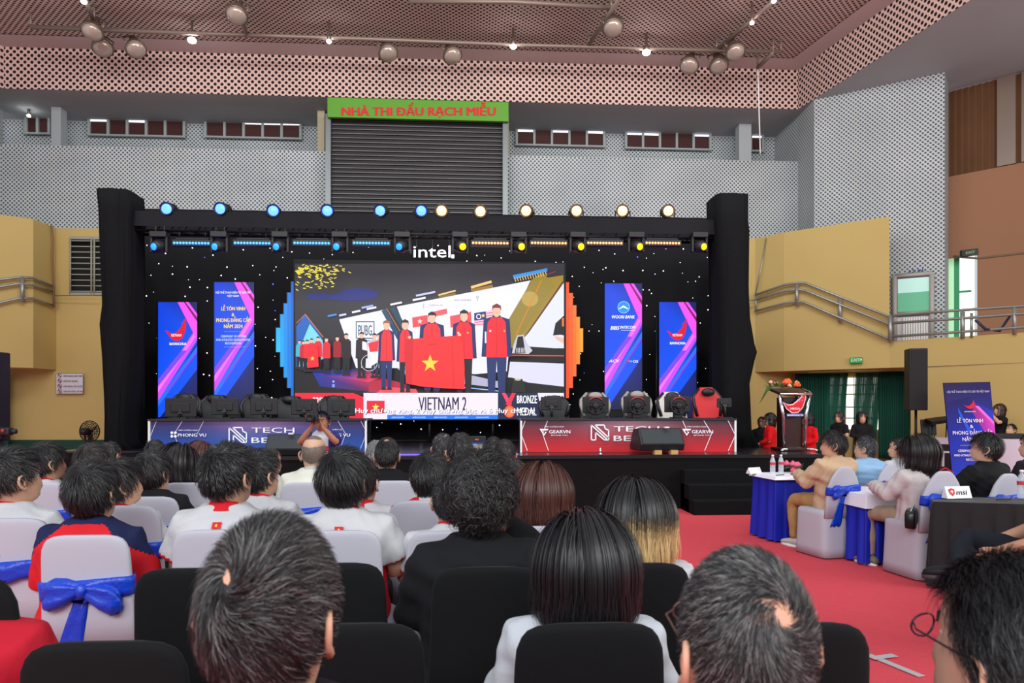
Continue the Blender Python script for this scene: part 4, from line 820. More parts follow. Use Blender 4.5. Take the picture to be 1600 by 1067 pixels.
# steering wheels clamped on the red desk
for k, px in enumerate([931, 996, 1061]):
    p = PX(px, 634, 11.15); e = empty('steering_wheel', (p[0], 11.15, zt_d), '%s black racing wheel from the left on the red stage desk' % nm5[k].replace('leftmost', 'first'), 'steering wheel', 'racing wheels on the red desk')
    h_ = p[2]-zt_d; b = MB(); b.tube([(.13*math.cos(2*PI*i/20), 0, h_+.13*math.sin(2*PI*i/20)) for i in range(21)], .014, 8)
    b.tube([(-.13, 0, h_), (.13, 0, h_)], .015, 6); b.tube([(0, 0, h_), (0, 0, h_-.12)], .015, 6); b.build('wheel_rim', plastic, e)
    b = MB(); b.tube([(0, -.03, h_), (0, .1, h_)], .05, 12); b.box((0, .07, h_/2), (.14, .1, h_)); b.build('wheel_base', plastic, e, bevel=.01)
    b = MB(); b.tube([(.135*math.cos(a), -.004, h_+.135*math.sin(a)) for a in np.linspace(.7, 2.4, 8)], .012, 6); b.build('rim_stripe', rp, e)
# floor monitors (wedges)
gr = mat('wedge_grille', (44, 50, 54), .6, bump=.3, bscale=120)
def wedge(px0, px1, D, label, h_=.36, side=1, turn=0, block=False):
    p, q = PX(px0, 0, D), PX(px1, 0, D); w_ = q[0]-p[0]; e = empty('floor_monitor', ((p[0]+q[0])/2, D+.1, SZ), label, 'speaker', None, turn)
    z0 = .05 if block else 0; prof = [(-.2, 0), (-.24, .1), (-.1, h_), (.12, h_-.02), (.26, .06), (.24, 0)]; n = len(prof)
    vs = [(-w_/2, y, z+z0) for y, z in prof]+[(w_/2, y, z+z0) for y, z in prof]; b = MB(); b.add(vs, [tuple(range(n)), tuple(range(2*n-1, n-1, -1))]+[(i, i+n, (i+1) % n+n, (i+1) % n) for i in range(n)][::1]); b.build('cabinet', plastic, e, bevel=.015)
    b = MB(); b.add([(-w_*.45, -.247, .11+z0), (w_*.45, -.247, .11+z0), (w_*.45, -.115, h_-.02+z0), (-w_*.45, -.115, h_-.02+z0)], [(0, 1, 2, 3)]); b.build('grille', gr, e)
    b = MB(); b.box((w_*.12, -.16, h_+.012+z0), (.07, .05, .02)); b.build('tape_label', white, e)
    if block:
        for x in (-.08, .18): b = MB(); b.box((x, -.2, .03), (.11, .1, .06)); b.build('wood_block', mat('pale_wood', (190, 150, 96), .7), e)
wedge(418, 480, 10.55, 'dark wedge floor speaker on the left front of the stage', .31)
wedge(994, 1065, 10.6, 'dark wedge floor speaker on wooden blocks at the right front of the stage', .34, 1, .12, True)
p = PX(938, 712, SY+.15); b = MB(); b.tube([(p[0], p[1], SZ), (p[0], p[1], SZ+.1)], .018, 8); b.ell((p[0], p[1], SZ+.01), (.04, .04, .015), 10, 6); o = b.build('floor_bracket', chrome); tag(o, 'small shiny bracket standing on the front edge of the stage', 'bracket')
p = PX(655, 0, 10.4); b = MB(); b.tube([(PX(575, 0, 10.35)[0], 10.4, SZ+.012), (PX(810, 0, 10.35)[0], 10.4, SZ+.012)], .012, 6); o = b.build('edge_light', mat('violet_strip', (110, 90, 230), .4, emit=.8)); tag(o, 'thin violet light strip along the centre of the stage edge', 'light strip')
b = MB(); b.tube([(PX(100, 0, 10.6)[0], 10.6, SZ-.02), (PX(236, 0, 10.6)[0], 10.6, SZ-.02)], .02, 6); 
# lectern ---------------------------------------------------------------
LD = 11.2; lx = PX(1236, 0, LD)[0]; e = empty('lectern', (lx, LD, SZ), 'dark wooden lectern with silver posts and a red emblem at the stage right', 'lectern'); zl = ZZ(609, 11.3)-SZ
dwood = mat('mahogany', (44, 16, 16), .35); b = MB(); b.box((0, .05, zl*.45), (.33, .25, zl*.86)); b.build('body', dwood, e, bevel=.01)
b = MB(); b.add([(-.24, -.15, zl*.9), (.24, -.15, zl*.9), (.27, .25, zl), (-.27, .25, zl), (-.24, -.15, zl*.95), (.24, -.15, zl*.95), (.27, .25, zl+.04), (-.27, .25, zl+.04)], [(3,2,1,0),(4,5,6,7),(0,1,5,4),(1,2,6,5),(2,3,7,6),(3,0,4,7)]); b.build('reading_top', dwood, e, bevel=.01)
b = MB(); b.tube([(-.26, -.17, zl*.93), (.26, -.17, zl*.93), (.3, .0, zl*.97), (.29, .2, zl+.02)], .02, 8); b.build('top_rail', chrome, e)
for s in (-1, 1): b = MB(); b.tube([(s*.25, -.13, zl*.92), (s*.19, -.12, zl*.6), (s*.175, -.12, .02)], .028, 10); b.build('post', chrome, e)
b = MB(); b.box((0, .0, .03), (.52, .4, .05)); b.build('foot_plate', dwood, e, bevel=.01)
for i, (fx, fy) in enumerate(((-.26, -.24), (.3, -.24))): b = MB(); b.tube([(0, -.1, .045), (fx, fy, .03)], .02, 8); b.ell((fx, fy, .02), (.03, .03, .02), 8, 6); b.build('foot', chrome, e)
lx_ = lambda px, py, l: (px, LD-.15-l, py)
A = Art(lambda px, py, l: (lx+(px-1236)/98, LD-.16-l, ZZ(py, 11.2)), .003); A.poly([(1215, 628), (1224, 632), (1231, 631), (1240, 624), (1252, 612), (1253, 622), (1248, 637), (1240, 645), (1230, 646), (1221, 639)], (236, 196, 206)); A.poly([(1217, 629.5), (1224, 633.5), (1232, 632.5), (1241, 625.5), (1251, 615), (1251.5, 622), (1247, 636), (1239.5, 643.5), (1231, 644.5), (1222, 638)], (206, 30, 48))
A.text('VIRESA', 1227, 1242, 640, 3.4, (250, 220, 220), .03, .25)
for i in range(9): A.disc(1238+(i % 3)*4+i//3*1.3, 628-(i//3)*4+(i % 3)*-1.5, .8, .8, (240, 180, 190), 6, up=False)
A.lift += .003; A.rect(1221, 646.5, 1248, 650.5, (90, 90, 170)); A.text('BAVANCHUA VN', 1222, 1247, 650, 2.8, (240, 240, 250), .03); A.build('emblem', PRINT, e)
# flowers on the lectern
fe = empty('flower_arrangement', (lx-.1, LD+.05, SZ+zl+.03), 'low arrangement of orange roses and greenery lying on the lectern top', 'flowers')
fl = MB(); lf = MB(); pk = MB(); R_ = random.Random(5)
def rose(b, c, r):
    for k in range(3):
        for i in range(6):
            a = i*PI/3+k*.5; q = (1-k*.3)*r; b.ell((c[0]+q*.5*math.cos(a), c[1]+q*.5*math.sin(a), c[2]+k*r*.28), (q*.5, q*.5, r*.5), 8, 5)
for c in ((-.0, -.08, .09), (.2, -.06, .05), (.08, .0, .1)): rose(fl, c, .062)
for i in range(12): rose(pk, (R_.uniform(-.24, .26), R_.uniform(-.1, .08), R_.uniform(.03, .1)), .035)
for i in range(60):
    a = R_.uniform(0, 2*PI); l = R_.uniform(.06, .16); c = Vector((R_.uniform(-.22, .22), R_.uniform(-.08, .08), .03)); d = Vector((math.cos(a), math.sin(a)*.6, R_.uniform(-.1, .8))).normalized(); lf.tube([c, c+d*l*.5, c+d*l], [.004, .014, .002], 5, flat=.3)
for i in range(9): c = Vector((-.2, -.05, .03)); lf.tube([c, c+Vector((-.12, -.06, .0-.01*i)), c+Vector((-.2-.01*i, -.12, -.12-.02*i))], [.005, .012, .003], 5, flat=.3)
fl.build('orange_rose', mat('orange_petal', (232, 92, 40), .6), fe); pk.build('small_flower', mat('cream_petal', (226, 178, 150), .6), fe); lf.build('leaf', mat('leaf_green', (70, 96, 44), .6), fe)
# column loudspeaker ------------------------------------------------------
t = 14.0; p = W(1431, 545, t); e = empty('column_speaker', (p[0], p[1], 0), 'tall black column loudspeaker on a pole right of the green curtains', 'speaker'); wc = 26/F*t
zc0, zc1 = ZZ(641, t), ZZ(545, t); b = MB(); b.box((0, 0, (zc0+zc1)/2), (wc, .36, zc1-zc0), rz=-.3); b.build('cabinet', plastic, e, bevel=.02)
b = MB(); b.box((-.05, -.17, (zc0+zc1)/2), (wc*.88, .02, (zc1-zc0)*.95), rz=-.3); b.build('grille', mat('speaker_grille', (20, 20, 23), .7, bump=.5, bscale=80), e)
b = MB(); b.tube([(0, 0, zc0), (0, 0, .6)], .025, 8); b.build('pole', blackm, e)
for a in (.3, 2.4, 4.5): b = MB(); b.tube([(0, 0, .75), (.45*math.cos(a), .45*math.sin(a), .02)], .018, 6); b.build('leg', blackm, e)
# console table with letters, right
t = 14.6; pa = W(1446, 690, t); pb = W(1640, 690, t-.9); e = empty('console_table', (pa[0], pa[1], 0), 'white-topped control table with a dark front panel and white letters', 'table')
b = MB(); ztop = .86; dv = Vector((pb[0]-pa[0], pb[1]-pa[1], 0)); nv = Vector((-dv.y, dv.x, 0)).normalized()*.7; wv = mat('white_laminate', (206, 196, 210), .5)
P = Vector((pa[0], pa[1], 0)); Q = Vector((pb[0], pb[1], 0)); b.add([P+Vector((0, 0, ztop-.12)), Q+Vector((0, 0, ztop-.12)), Q+nv+Vector((0, 0, ztop-.12)), P+nv+Vector((0, 0, ztop-.12)), P+Vector((0, 0, ztop)), Q+Vector((0, 0, ztop)), Q+nv+Vector((0, 0, ztop)), P+nv+Vector((0, 0, ztop))], [(3,2,1,0),(4,5,6,7),(0,1,5,4),(1,2,6,5),(2,3,7,6),(3,0,4,7)]); b.build('table_top', wv, e, True)
b = MB(); M_ = P+dv*.52; b.quad([P, M_, M_+Vector((0, 0, ztop-.12)), P+Vector((0, 0, ztop-.12))]); b.build('dark_panel', mat('dark_red_panel', (32, 14, 22), .5), e, True)
b = MB(); b.quad([M_, Q, Q+Vector((0, 0, ztop-.12)), M_+Vector((0, 0, ztop-.12))]); b.build('pale_panel', wv, e, True)
dn = dv.normalized(); nn_ = -nv.normalized()
A = Art(lambda x, z, l: tuple(P+dn*x+nn_*l+Vector((0, 0, -z))), .006); A.text('TECH', .18, 1.25, -.28, .34, (206, 200, 212), .03); A.build('lettering', PRINT, e)
# keyboard, mixer and small chairs on/behind the table
kp = W(1468, 656, 14.9); b = MB(); b.box((kp[0], kp[1], 1.22), (.5, .22, .07), rx=.3, ry=-.12); 
for s in (-.16, .16): b.tube([(kp[0]+s, kp[1], 1.2), (kp[0]+s*.8, kp[1]+.05, .0)], .014, 6)
o = b.build('keyboard_stand', blackm); tag(o, 'black keyboard on a thin stand left of the roll-up banner', 'keyboard')
cp_ = W(1452, 690, 15.0); e = empty('folding_chair', (cp_[0]-.02, cp_[1], 0), 'black folding chair behind the control table by the column speaker', 'chair')
b = MB(); b.box((0, 0, .85+.22), (.34, .04, .34), rx=-.1); b.build('backrest', plastic, e, bevel=.03); b = MB(); b.box((0, .2, .66), (.36, .38, .04)); b.build('seat', plastic, e, bevel=.01)
for x in (-.15, .15):
    for y in (.02, .36): b = MB(); b.tube([(x, y, .66 if y > .1 else .95), (x, y, 0)], .012, 6); b.build('leg', blackm, e)
mp = W(1572, 684, 14.3); b = MB(); b.box((mp[0], mp[1]+.1, .86+.05), (.95, .35, .1), rz=-.1); o = b.build('mixing_console', plastic, bevel=.02); tag(o, 'low black mixing desk on the pale end of the control table', 'mixer')
# roll-up banner
t = 13.3; e = empty('rollup_banner', (*XY(1520, t), 0), 'leaning dark blue roll-up banner with white ceremony lettering, right side', 'banner')
def RB(a, v, l):  # a across 0..1, v down 0..1
    tl_, tr = Vector(W(1474, 598, t)), Vector(W(1547, 596.5, t)); bl_, br = Vector(W(1489, 752, t+.05)), Vector(W(1562, 752, t+.05))
    top = tl_.lerp(tr, a); bot = bl_.lerp(br, a); q = top.lerp(bot, v); return (q.x, q.y-l, q.z)
b = MB(); b.add([RB(0, 0, -.02), RB(1, 0, -.02), RB(1, 1, -.02), RB(0, 1, -.02), RB(0, 0, 0), RB(1, 0, 0), RB(1, 1, 0), RB(0, 1, 0)], [(0,1,2,3),(7,6,5,4),(0,4,5,1),(1,5,6,2),(2,6,7,3),(3,7,4,0)]); b.build('banner_sheet', mat('banner_navy', (20, 16, 60), .6), e, True)
A = Art(lambda x, y, l: RB(x, y, l), .002); A.poly([(0, 0), (0, 1), (1, 1), (1, 0)], [(30, 20, 66), (26, 60, 190), (50, 70, 210), (24, 20, 80)]); A.poly([(0, .2), (0, .7), (.6, .5), (1, .75), (1, .3), (.5, .15)], [(24, 24, 100), (24, 50, 180), (30, 50, 190), (60, 60, 220), (40, 60, 200), (26, 24, 90)])
A.poly([(.6, .2), (1, .42), (1, .7), (.55, .3)], [(150, 40, 120), (220, 70, 200), (190, 60, 210), (140, 40, 140)]); A.poly([(.7, .24), (1, .4), (1, .44), (.62, .24)], (226, 110, 220)); A.poly([(.25, .25), (.5, .5), (.42, .5), (.25, .3)], (30, 90, 220))
A.text('HỘI THỂ THAO ĐIỆN TỬ GIẢI TRÍ VIỆT NAM', .05, .95, .105, .022, (190, 190, 220), .02)
A.step = .0015; r = (214, 30, 50); sx, sy = .13, .045; cx_, cy = .5, .24; A.poly([(cx_-sx, cy-.35*sy), (cx_-.45*sx, cy), (cx_, cy-.1*sy), (cx_+.4*sx, cy-.6*sy), (cx_+.75*sx, cy-1.3*sy), (cx_+.9*sx, cy-.3*sy), (cx_+.6*sx, cy+.4*sy), (cx_, cy+.65*sy), (cx_-.5*sx, cy+.35*sy)], r); A.text('BAVANCHUA', .38, .62, .30, .012, wh, .03)
for tx, a_, c_, y_, h_ in (('LỄ TÔN VINH', .2, .75, .405, .038), ('&', .46, .53, .46, .034), ('PHONG ĐẲNG CẤP', .08, .92, .525, .038), ('NĂM 2024', .27, .73, .59, .038), ('CEREMONY OF HONOR', .15, .85, .70, .024), ('AND ATHLETES GRANDMASTER', .05, .95, .745, .024), ('RECOGNITION', .3, .7, .79, .024)): A.text(tx, a_, c_, y_, h_, wh, .03)
A.line(.2, .635, .8, .635, .004, (160, 160, 220)); A.build('banner_print', PRINT, e)
b = MB(); c_ = Vector(RB(.5, 1, 0)); b.box((c_.x, c_.y+.05, .05), (.9, .2, .08)); b.tube([(c_.x, c_.y+.12, .08), tuple(Vector(RB(.5, 0, -.05)))], .012, 6); b.build('banner_base', steel, e, True)
# pedestal fan, video camera, left speaker
t = 16.5; p = W(140, 674, t); e = empty('pedestal_fan', (p[0], p[1], 0), 'black pedestal fan in front of the green dado left of the stage', 'fan'); rf = 16.5/F*t; zf = p[2]
b = MB()
for k in range(6):
    r = rf*(k+1)/6; 
    for dy_ in ((-.1, .1) if k < 5 else (0,)): b.tube([(r*.92*math.cos(2*PI*i/24), dy_*(1-r/rf)**.5, zf+r*math.sin(2*PI*i/24)) for i in range(25)], .006 if k < 5 else .012, 5)
for i in range(20):
    a = 2*PI*i/20
    for s in (-1, 1): b.tube([(0, s*.1, zf), (rf*.6*math.cos(a), s*.07, zf+rf*.65*math.sin(a)), (rf*.92*math.cos(a), 0, zf+rf*math.sin(a))], .004, 4)
b.build('fan_cage', blackm, e)
b = MB()
for i in range(3):
    a = i*2.094+.5; b.tube([(0, 0, zf), (rf*.4*math.cos(a), .02, zf+rf*.4*math.sin(a)), (rf*.8*math.cos(a+.2), -.02, zf+rf*.8*math.sin(a+.2))], [.03, .07, .05], 8, flat=.2)
b.build('fan_blades', mat('fan_blade_grey', (60, 60, 58), .5), e); b = MB(); b.tube([(0, -.12, zf), (0, -.32, zf)], [.09, .07], 12); b.build('motor', plastic, e); b = MB(); b.tube([(0, -.2, zf), (0, -.2, .03)], .02, 8); b.lathe([(.25, 0), (.24, .03), (.05, .05)], (0, -.2, 0)); b.build('stand', blackm, e)
t = 8.2; p = W(14, 674, t); e = empty('video_camera', p, 'black video camera at the far left edge above the audience heads', 'camera'); b = MB(); b.box((-.05, 0, 0), (.16, .12, .09)); b.box((-.14, 0, -.05), (.16, .14, .1)); b.build('camera_body', plastic, e, bevel=.02)
b = MB(); b.tube([(.02, 0, 0), (.08, 0, 0)], .03, 12); b.build('lens', plastic, e); b = MB(); b.ell((-.03, -.07, .01), (.02, .01, .02), 8, 6); b.build('red_knob', rp, e); b = MB(); b.tube([(-.08, 0, -.08), (-.08, 0, -p[2]+.5)], .02, 8)
for a in (0, 2.1, 4.2): b.tube([(-.08, 0, -.5), (-.08+.4*math.cos(a), .4*math.sin(a), -p[2])], .015, 6)
b.build('tripod', blackm, e)
t = 9.0; p = W(-10, 550, t); e = empty('loudspeaker', (p[0], p[1], 0), 'black loudspeaker column cut off by the left picture edge', 'speaker'); b = MB(); zc0, zc1 = ZZ(690, t), ZZ(550, t); b.box((0, 0, (zc0+zc1)/2), (.24, .3, zc1-zc0)); b.build('cabinet', plastic, e, bevel=.02); b = MB(); b.tube([(0, 0, zc0), (0, 0, 0)], .03, 8); b.lathe([(.25, 0), (.25, .02), (.03, .04)]); b.build('stand', blackm, e)
# floor tape
tape = mat('grey_tape', (176, 170, 176), .6)
for pts, l in (([(1357, 1024), (1440, 1058)], 'long strip of grey tape on the red carpet, bottom right'), ([(1362, 1031), (1398, 1026)], 'short cross strip of grey tape on the red carpet')):
    q = []
    for px, py in pts: t = H*F/(py-HY); q.append(Vector((*XY(px, t), .004 if 'long' in l else .009)))
    d = (q[1]-q[0]).normalized(); n_ = Vector((-d.y, d.x, 0))*.024; b = MB(); b.add([q[0]-n_, q[1]-n_, q[1]+n_, q[0]+n_]+[v+Vector((0, 0, .003)) for v in (q[0]-n_, q[1]-n_, q[1]+n_, q[0]+n_)], [(3,2,1,0),(4,5,6,7),(0,1,5,4),(1,2,6,5),(2,3,7,6),(3,0,4,7)]); o = b.build('floor_tape', tape); tag(o, l, 'tape')
# ------------------------------------------------------------------ PEOPLE
def np_remesh(mb, voxel, smooth=6, disp=0, seed=0):
    me = bpy.data.meshes.new('tmp'); me.from_pydata([tuple(v) for v in mb.v], [], mb.f); o = bpy.data.objects.new('tmp', me); col.objects.link(o)
    r = o.modifiers.new('r', 'REMESH'); r.mode = 'VOXEL'; r.voxel_size = voxel
    s = o.modifiers.new('s', 'SMOOTH'); s.iterations = smooth; s.factor = .5
    dg = bpy.context.evaluated_depsgraph_get(); e = o.evaluated_get(dg); m = e.to_mesh()
    n = len(m.vertices); v = np.empty(n*3); m.vertices.foreach_get('co', v); v = v.reshape(-1, 3); nr_ = np.empty(n*3); m.vertices.foreach_get('normal', nr_); nr_ = nr_.reshape(-1, 3)
    f = [tuple(p.vertices) for p in m.polygons]; e.to_mesh_clear(); bpy.data.objects.remove(o); bpy.data.meshes.remove(me)
    if disp:   # soft cloth folds
        rs = np.random.RandomState(seed+5); d = np.zeros(n)
        for k in range(7):
            w = rs.normal(size=3)*(14+6*k); w[0] *= .6; d += np.sin(v@w+rs.uniform(0, 6))*(.5 if k > 3 else 1)
        v = v+nr_*(d*disp/3)[:, None]
    return v, f
def mesh_from(name, v, f, mats, parent, midx=None, smooth=True):
    me = bpy.data.meshes.new(name); me.from_pydata(v.tolist() if hasattr(v, 'tolist') else v, [], f)
    for m in (mats if isinstance(mats, (list, tuple)) else [mats]): me.materials.append(m)
    if midx is not None: me.polygons.foreach_set('material_index', midx)
    me.polygons.foreach_set('use_smooth', [smooth]*len(f)); me.update()
    o = bpy.data.objects.new(name, me); col.objects.link(o); o.parent = parent; return o
def V(*a): return Vector(a)
ZS = {'sit': 0.0, 'stand': .40}
HANDP = {   # elbow, wrist, hand direction for the right side (x>0); mirrored for the left
 'lap': (V(.245, .03, .70), V(.13, .27, .64), V(-.5, .8, -.1)),
 'knee': (V(.25, .06, .71), V(.16, .32, .60), V(-.1, 1, -.3)),
 'table': (V(.26, .12, .74), V(.14, .36, .80), V(-.4, .9, 0)),
 'chin': (V(.30, .17, .86), V(.10, .17, .99), V(-.4, .1, .9)),
 'cam': (V(.25, .20, .84), V(.07, .27, 1.06), V(-.3, .1, .95)),
 'phone': (V(.23, .20, .90), V(.14, .33, 1.07), V(-.1, .2, .95)),
 'down': (V(.235, -.02, .66), V(.25, .03, .42), V(0, .1, -1)),
 'front': (V(.24, .0, .69), V(.07, .19, .60), V(-.7, .6, -.2)),
 'cross': (V(.25, .08, .72), V(-.02, .22, .74), V(-1, .1, .1)),
}
SH = V(.172, -.012, .908)
def arm_pts(pose, side, dz):
    e, w, d = HANDP[pose]; m = lambda p, z=1: Vector((p.x*side, p.y, p.z+dz*z))
    return m(SH), m(e), m(w), Vector((d.x*side, d.y, d.z)).normalized()
_cc = {}
def torso_rings(g, dz, wide=1.0, bottom=.44):
    R = [(bottom, .0, .175, .135), (.52, 0, .182, .14), (.60, -.005, .168, .13), (.70, -.01, .165, .125), (.80, -.012, .178, .128), (.88, -.015, .188, .12), (.92, -.015, .182, .105), (.952, -.02, .142, .085), (.982, -.022, .094, .07), (1.008, -.02, .068, .06)]
    out = []
    for z, y, rx, ry in R:
        rx = rx*wide+g; ry += g; out.append([(rx*math.copysign(abs(math.cos(a))**.85, math.cos(a)), y+ry*math.copysign(abs(math.sin(a))**.85, math.sin(a)), z+dz) for a in [2*PI*i/28 for i in range(28)]])
    return out
def shirt_geo(mode, poseL, poseR, sleeve, wide, voxel, loose, hem):
    k = (mode, poseL, poseR, sleeve, wide, voxel, loose, hem)
    if k in _cc: return _cc[k]
    dz = ZS[mode]; b = MB(); b.loft(torso_rings(loose, dz, wide, hem))
    for side, pose in ((-1, poseL), (1, poseR)):
        s, e, w, d = arm_pts(pose, side, dz); s0 = s+V(-side*.05, 0, .0)
        if sleeve == 'short': q = s+(e-s)*.78; b.tube([s0, s, s+(e-s)*.4, q], [.055+loose, .066+loose, .064+loose, .068+loose], 14)
        elif sleeve == 'long': b.tube([s0, s, s+(e-s)*.5, e, e+(w-e)*.5, w], [.055+loose, .064+loose, .056+loose, .05+loose, .044+loose, .036+loose], 14)
        elif sleeve == 'none': b.tube([s0, s], [.05+loose, .05+loose], 12)
    v, f = np_remesh(b, voxel, 7, .011 if mode == 'sit' else .006, len(_cc)); _cc[k] = (v, f); return v, f
def trouser_geo(mode, voxel, legs='fwd', short=False):
    k = ('tr', mode, voxel, legs)
    if k in _cc: return _cc[k]
    b = MB(); dz = ZS[mode]
    b.ell((0, .0, .53+dz), (.175, .135, .10), 20, 10)
    for s in (-1, 1):
        if mode == 'sit':
            if legs == 'cross' and s == 1: b.tube([V(.09, 0, .52), V(.10, .25, .58), V(.02, .46, .64), V(-.16, .52, .58), V(-.34, .52, .52)], [.095, .085, .068, .055, .045], 14)
            else: b.tube([V(s*.09, 0, .52), V(s*.11, .22, .53), V(s*.12, .42, .52), V(s*.12, .46, .46), V(s*.12, .44, .28), V(s*.12, .43, .10)], [.095, .085, .07, .064, .058, .05], 14)
        elif legs == 'dress': continue
        else: b.tube([V(s*.085, 0, .92), V(s*.09, .01, .7), V(s*.09, .01, .5), V(s*.09, 0, .3), V(s*.09, -.01, .08)], [.1, .085, .068, .06, .052], 14)
    if legs == 'dress': b.loft([[(rx*math.cos(a), ry*math.sin(a), z) for a in [2*PI*i/24 for i in range(24)]] for z, rx, ry in ((.12, .22, .16), (.5, .2, .15), (.9, .185, .145), (1.0, .16, .13))])
    v, f = np_remesh(b, voxel, 5, .004, 3); _cc[k] = (v, f); return v, f
def head_xf(yaw, pitch, roll=0, dz=0, hs=1.0):
    R = Euler((pitch, roll, yaw), 'XYZ').to_matrix(); piv = Vector((0, -.01, .08))
    base = Vector((0, -.005, .918+dz))
    def f(p, w=1.0):
        p = Vector(p); q = piv+R@(p-piv); return base+p.lerp(q, w)
    def fn(P):   # numpy
        Rn = np.array(R); pv = np.array(piv); w = np.clip((P[:, 2]-.0)/.09, 0, 1)[:, None]; sw = 1+(hs-1)*np.clip((P[:, 2:3]+.02)/.10, 0, 1); S3 = np.hstack([sw, sw, 1+(sw-1)*.4]); Q = ((P-pv)*S3)@Rn.T+pv; P0_ = (P-pv)*(1+(S3-1)*.6)+pv; return P0_*(1-w)+Q*w+np.array(base)
    return fn
HR = [(-.05, -.01, .068, .058, .058), (-.01, -.012, .060, .056, .055), (.03, -.010, .055, .055, .052), (.06, -.005, .055, .058, .052), (.082, .0, .058, .075, .055), (.095, .0, .061, .092, .060), (.11, .0, .065, .098, .068), (.13, 0, .069, .098, .078), (.15, 0, .072, .099, .087), (.17, 0, .0745, .099, .094), (.19, 0, .0765, .097, .099), (.205, 0, .0775, .094, .102), (.22, 0, .078, .097, .1035), (.24, 0, .078, .099, .103), (.26, 0, .0755, .096, .100), (.28, 0, .069, .088, .092), (.30, 0, .057, .072, .077), (.315, 0, .040, .051, .055), (.324, 0, .02, .026, .028), (.327, 0, .003, .004, .004)]
def head_geo():
    n = 36; vs = []
    for z, yc, rx, rf_, rb in HR:
        for i in range(n):
            a = 2*PI*i/n; x = rx*math.cos(a); y = (rf_ if math.sin(a) > 0 else rb)*math.sin(a)+yc
            fr = max(0, math.sin(a))**10
            if .095 < z < .30:
                if .13 < z < .205: y += fr*(.022*max(0, 1-abs(z-.155)/.032) if z < .16 else .020*max(0, 1-(z-.155)/.06))*(1 if abs(x) < .022 else .25)   # nose
                if abs(z-.205) < .02 and .018 < abs(x) < .05 and y > 0: y -= .010    # eye sockets
                if abs(z-.225) < .012 and y > .06: y += .004
                if abs(z-.12) < .012 and abs(x) < .03 and y > .06: y += .005
            vs.append((x, y, z))
    b = MB(); rings = [vs[k*n:(k+1)*n] for k in range(len(HR))]; b.loft(rings)
    for s in (-1, 1):   # ears
        b.ell((s*.080, -.012, .180), (.009, .020, .030), 14, 10, R=Euler((-.15, 0, -s*.35)).to_matrix())
        pts = [V(s*.083, .004, .158), V(s*.088, -.006, .150), V(s*.092, -.022, .166), V(s*.097, -.032, .188), V(s*.096, -.028, .207), V(s*.090, -.012, .215), V(s*.083, .004, .205)]
        b.tube(pts, [.006, .0085, .006, .0052, .005, .0048, .004], 8)
    return b
_HG = head_geo(); _HV = np.array(_HG.v)
SKIN = {}
def skinm(c):
    if c in SKIN: return SKIN[c]
    m = mat('skin_%d' % len(SKIN), c, .55, spec=.35, bump=.04, bscale=160, vary=.05); b = m.node_tree.nodes['Principled BSDF']; b.inputs['Subsurface Weight'].default_value = .08; b.inputs['Subsurface Radius'].default_value = (.01, .004, .002); SKIN[c] = m; return m
def hand(b, w, d, side, curl=.5, thumb=True):
    up = Vector((0, 0, 1)) if abs(d.z) < .8 else Vector((0, -1, 0)); n = (up-d*up.dot(d)).normalized(); x = d.cross(n)*side   # n: back of the hand, x: towards little finger
    for i, (o, L, r) in enumerate(((-.030, .066, .0088), (-.010, .074, .009), (.010, .069, .0086), (.029, .055, .0076))):
        p0 = w+d*.075+x*o; a = curl*(.75+.1*i); p1 = p0+(d*math.cos(a*.4)-n*math.sin(a*.4))*L*.42; p2 = p1+(d*math.cos(a)-n*math.sin(a))*L*.33; p3 = p2+(d*math.cos(a*1.6)-n*math.sin(a*1.6))*L*.26
        b.tube([p0-d*.02, p0, p1, p2, p3, p3+(p3-p2)*.15], [r*1.05, r*1.08, r, r*.92, r*.8, r*.35], 8)
    p0 = w+d*.025-x*.03; p1 = p0+(d*.7-x*.7).normalized()*.035-n*.008; p2 = p1+(d*.93-x*.3-n*.2).normalized()*.03; p3 = p2+(d-n*.25).normalized()*.022
    b.tube([p0-d*.01, p0, p1, p2, p3, p3+(p3-p2)*.2], [.013, .014, .0115, .0105, .009, .004], 8)
    return n, x
def body(parent, mode, poseL, poseR, skin, hx, wide=1, curl=.5, hands=True):
    b = MB(); dz = ZS[mode]; hv = hx(_HV); b.v = [tuple(p) for p in hv]; b.f = [list(f) for f in _HG.f]; b.mi = [0]*len(b.f); b.sm = [True]*len(b.f); b.c = [None]*len(b.f)
    b.loft(torso_rings(-.012, dz, wide*.97))
    for side, pose in ((-1, poseL), (1, poseR)):
        s, e, w, d = arm_pts(pose, side, dz); up = Vector((0, 0, 1)) if abs(d.z) < .8 else Vector((0, -1, 0))
        pts = [s, s+(e-s)*.4, s+(e-s)*.85, e, e+(w-e)*.25, e+(w-e)*.7, w, w+d*.03, w+d*.06, w+d*.085]
        rr = [.052, .05, .044, .042, .043, .034, .027, .036, .042, .038]; fl = [1]*6+[.8, .5, .4, .34]
        # orient the palm across the hand direction
        b2 = MB(); b2.tube(pts, rr, 14, flat=fl, up=None); b.add(b2.v, b2.f, 0, None, True)
        if hands: hand(b, w, d, side, curl)
    o = b.build('body', skinm(skin), parent); return o
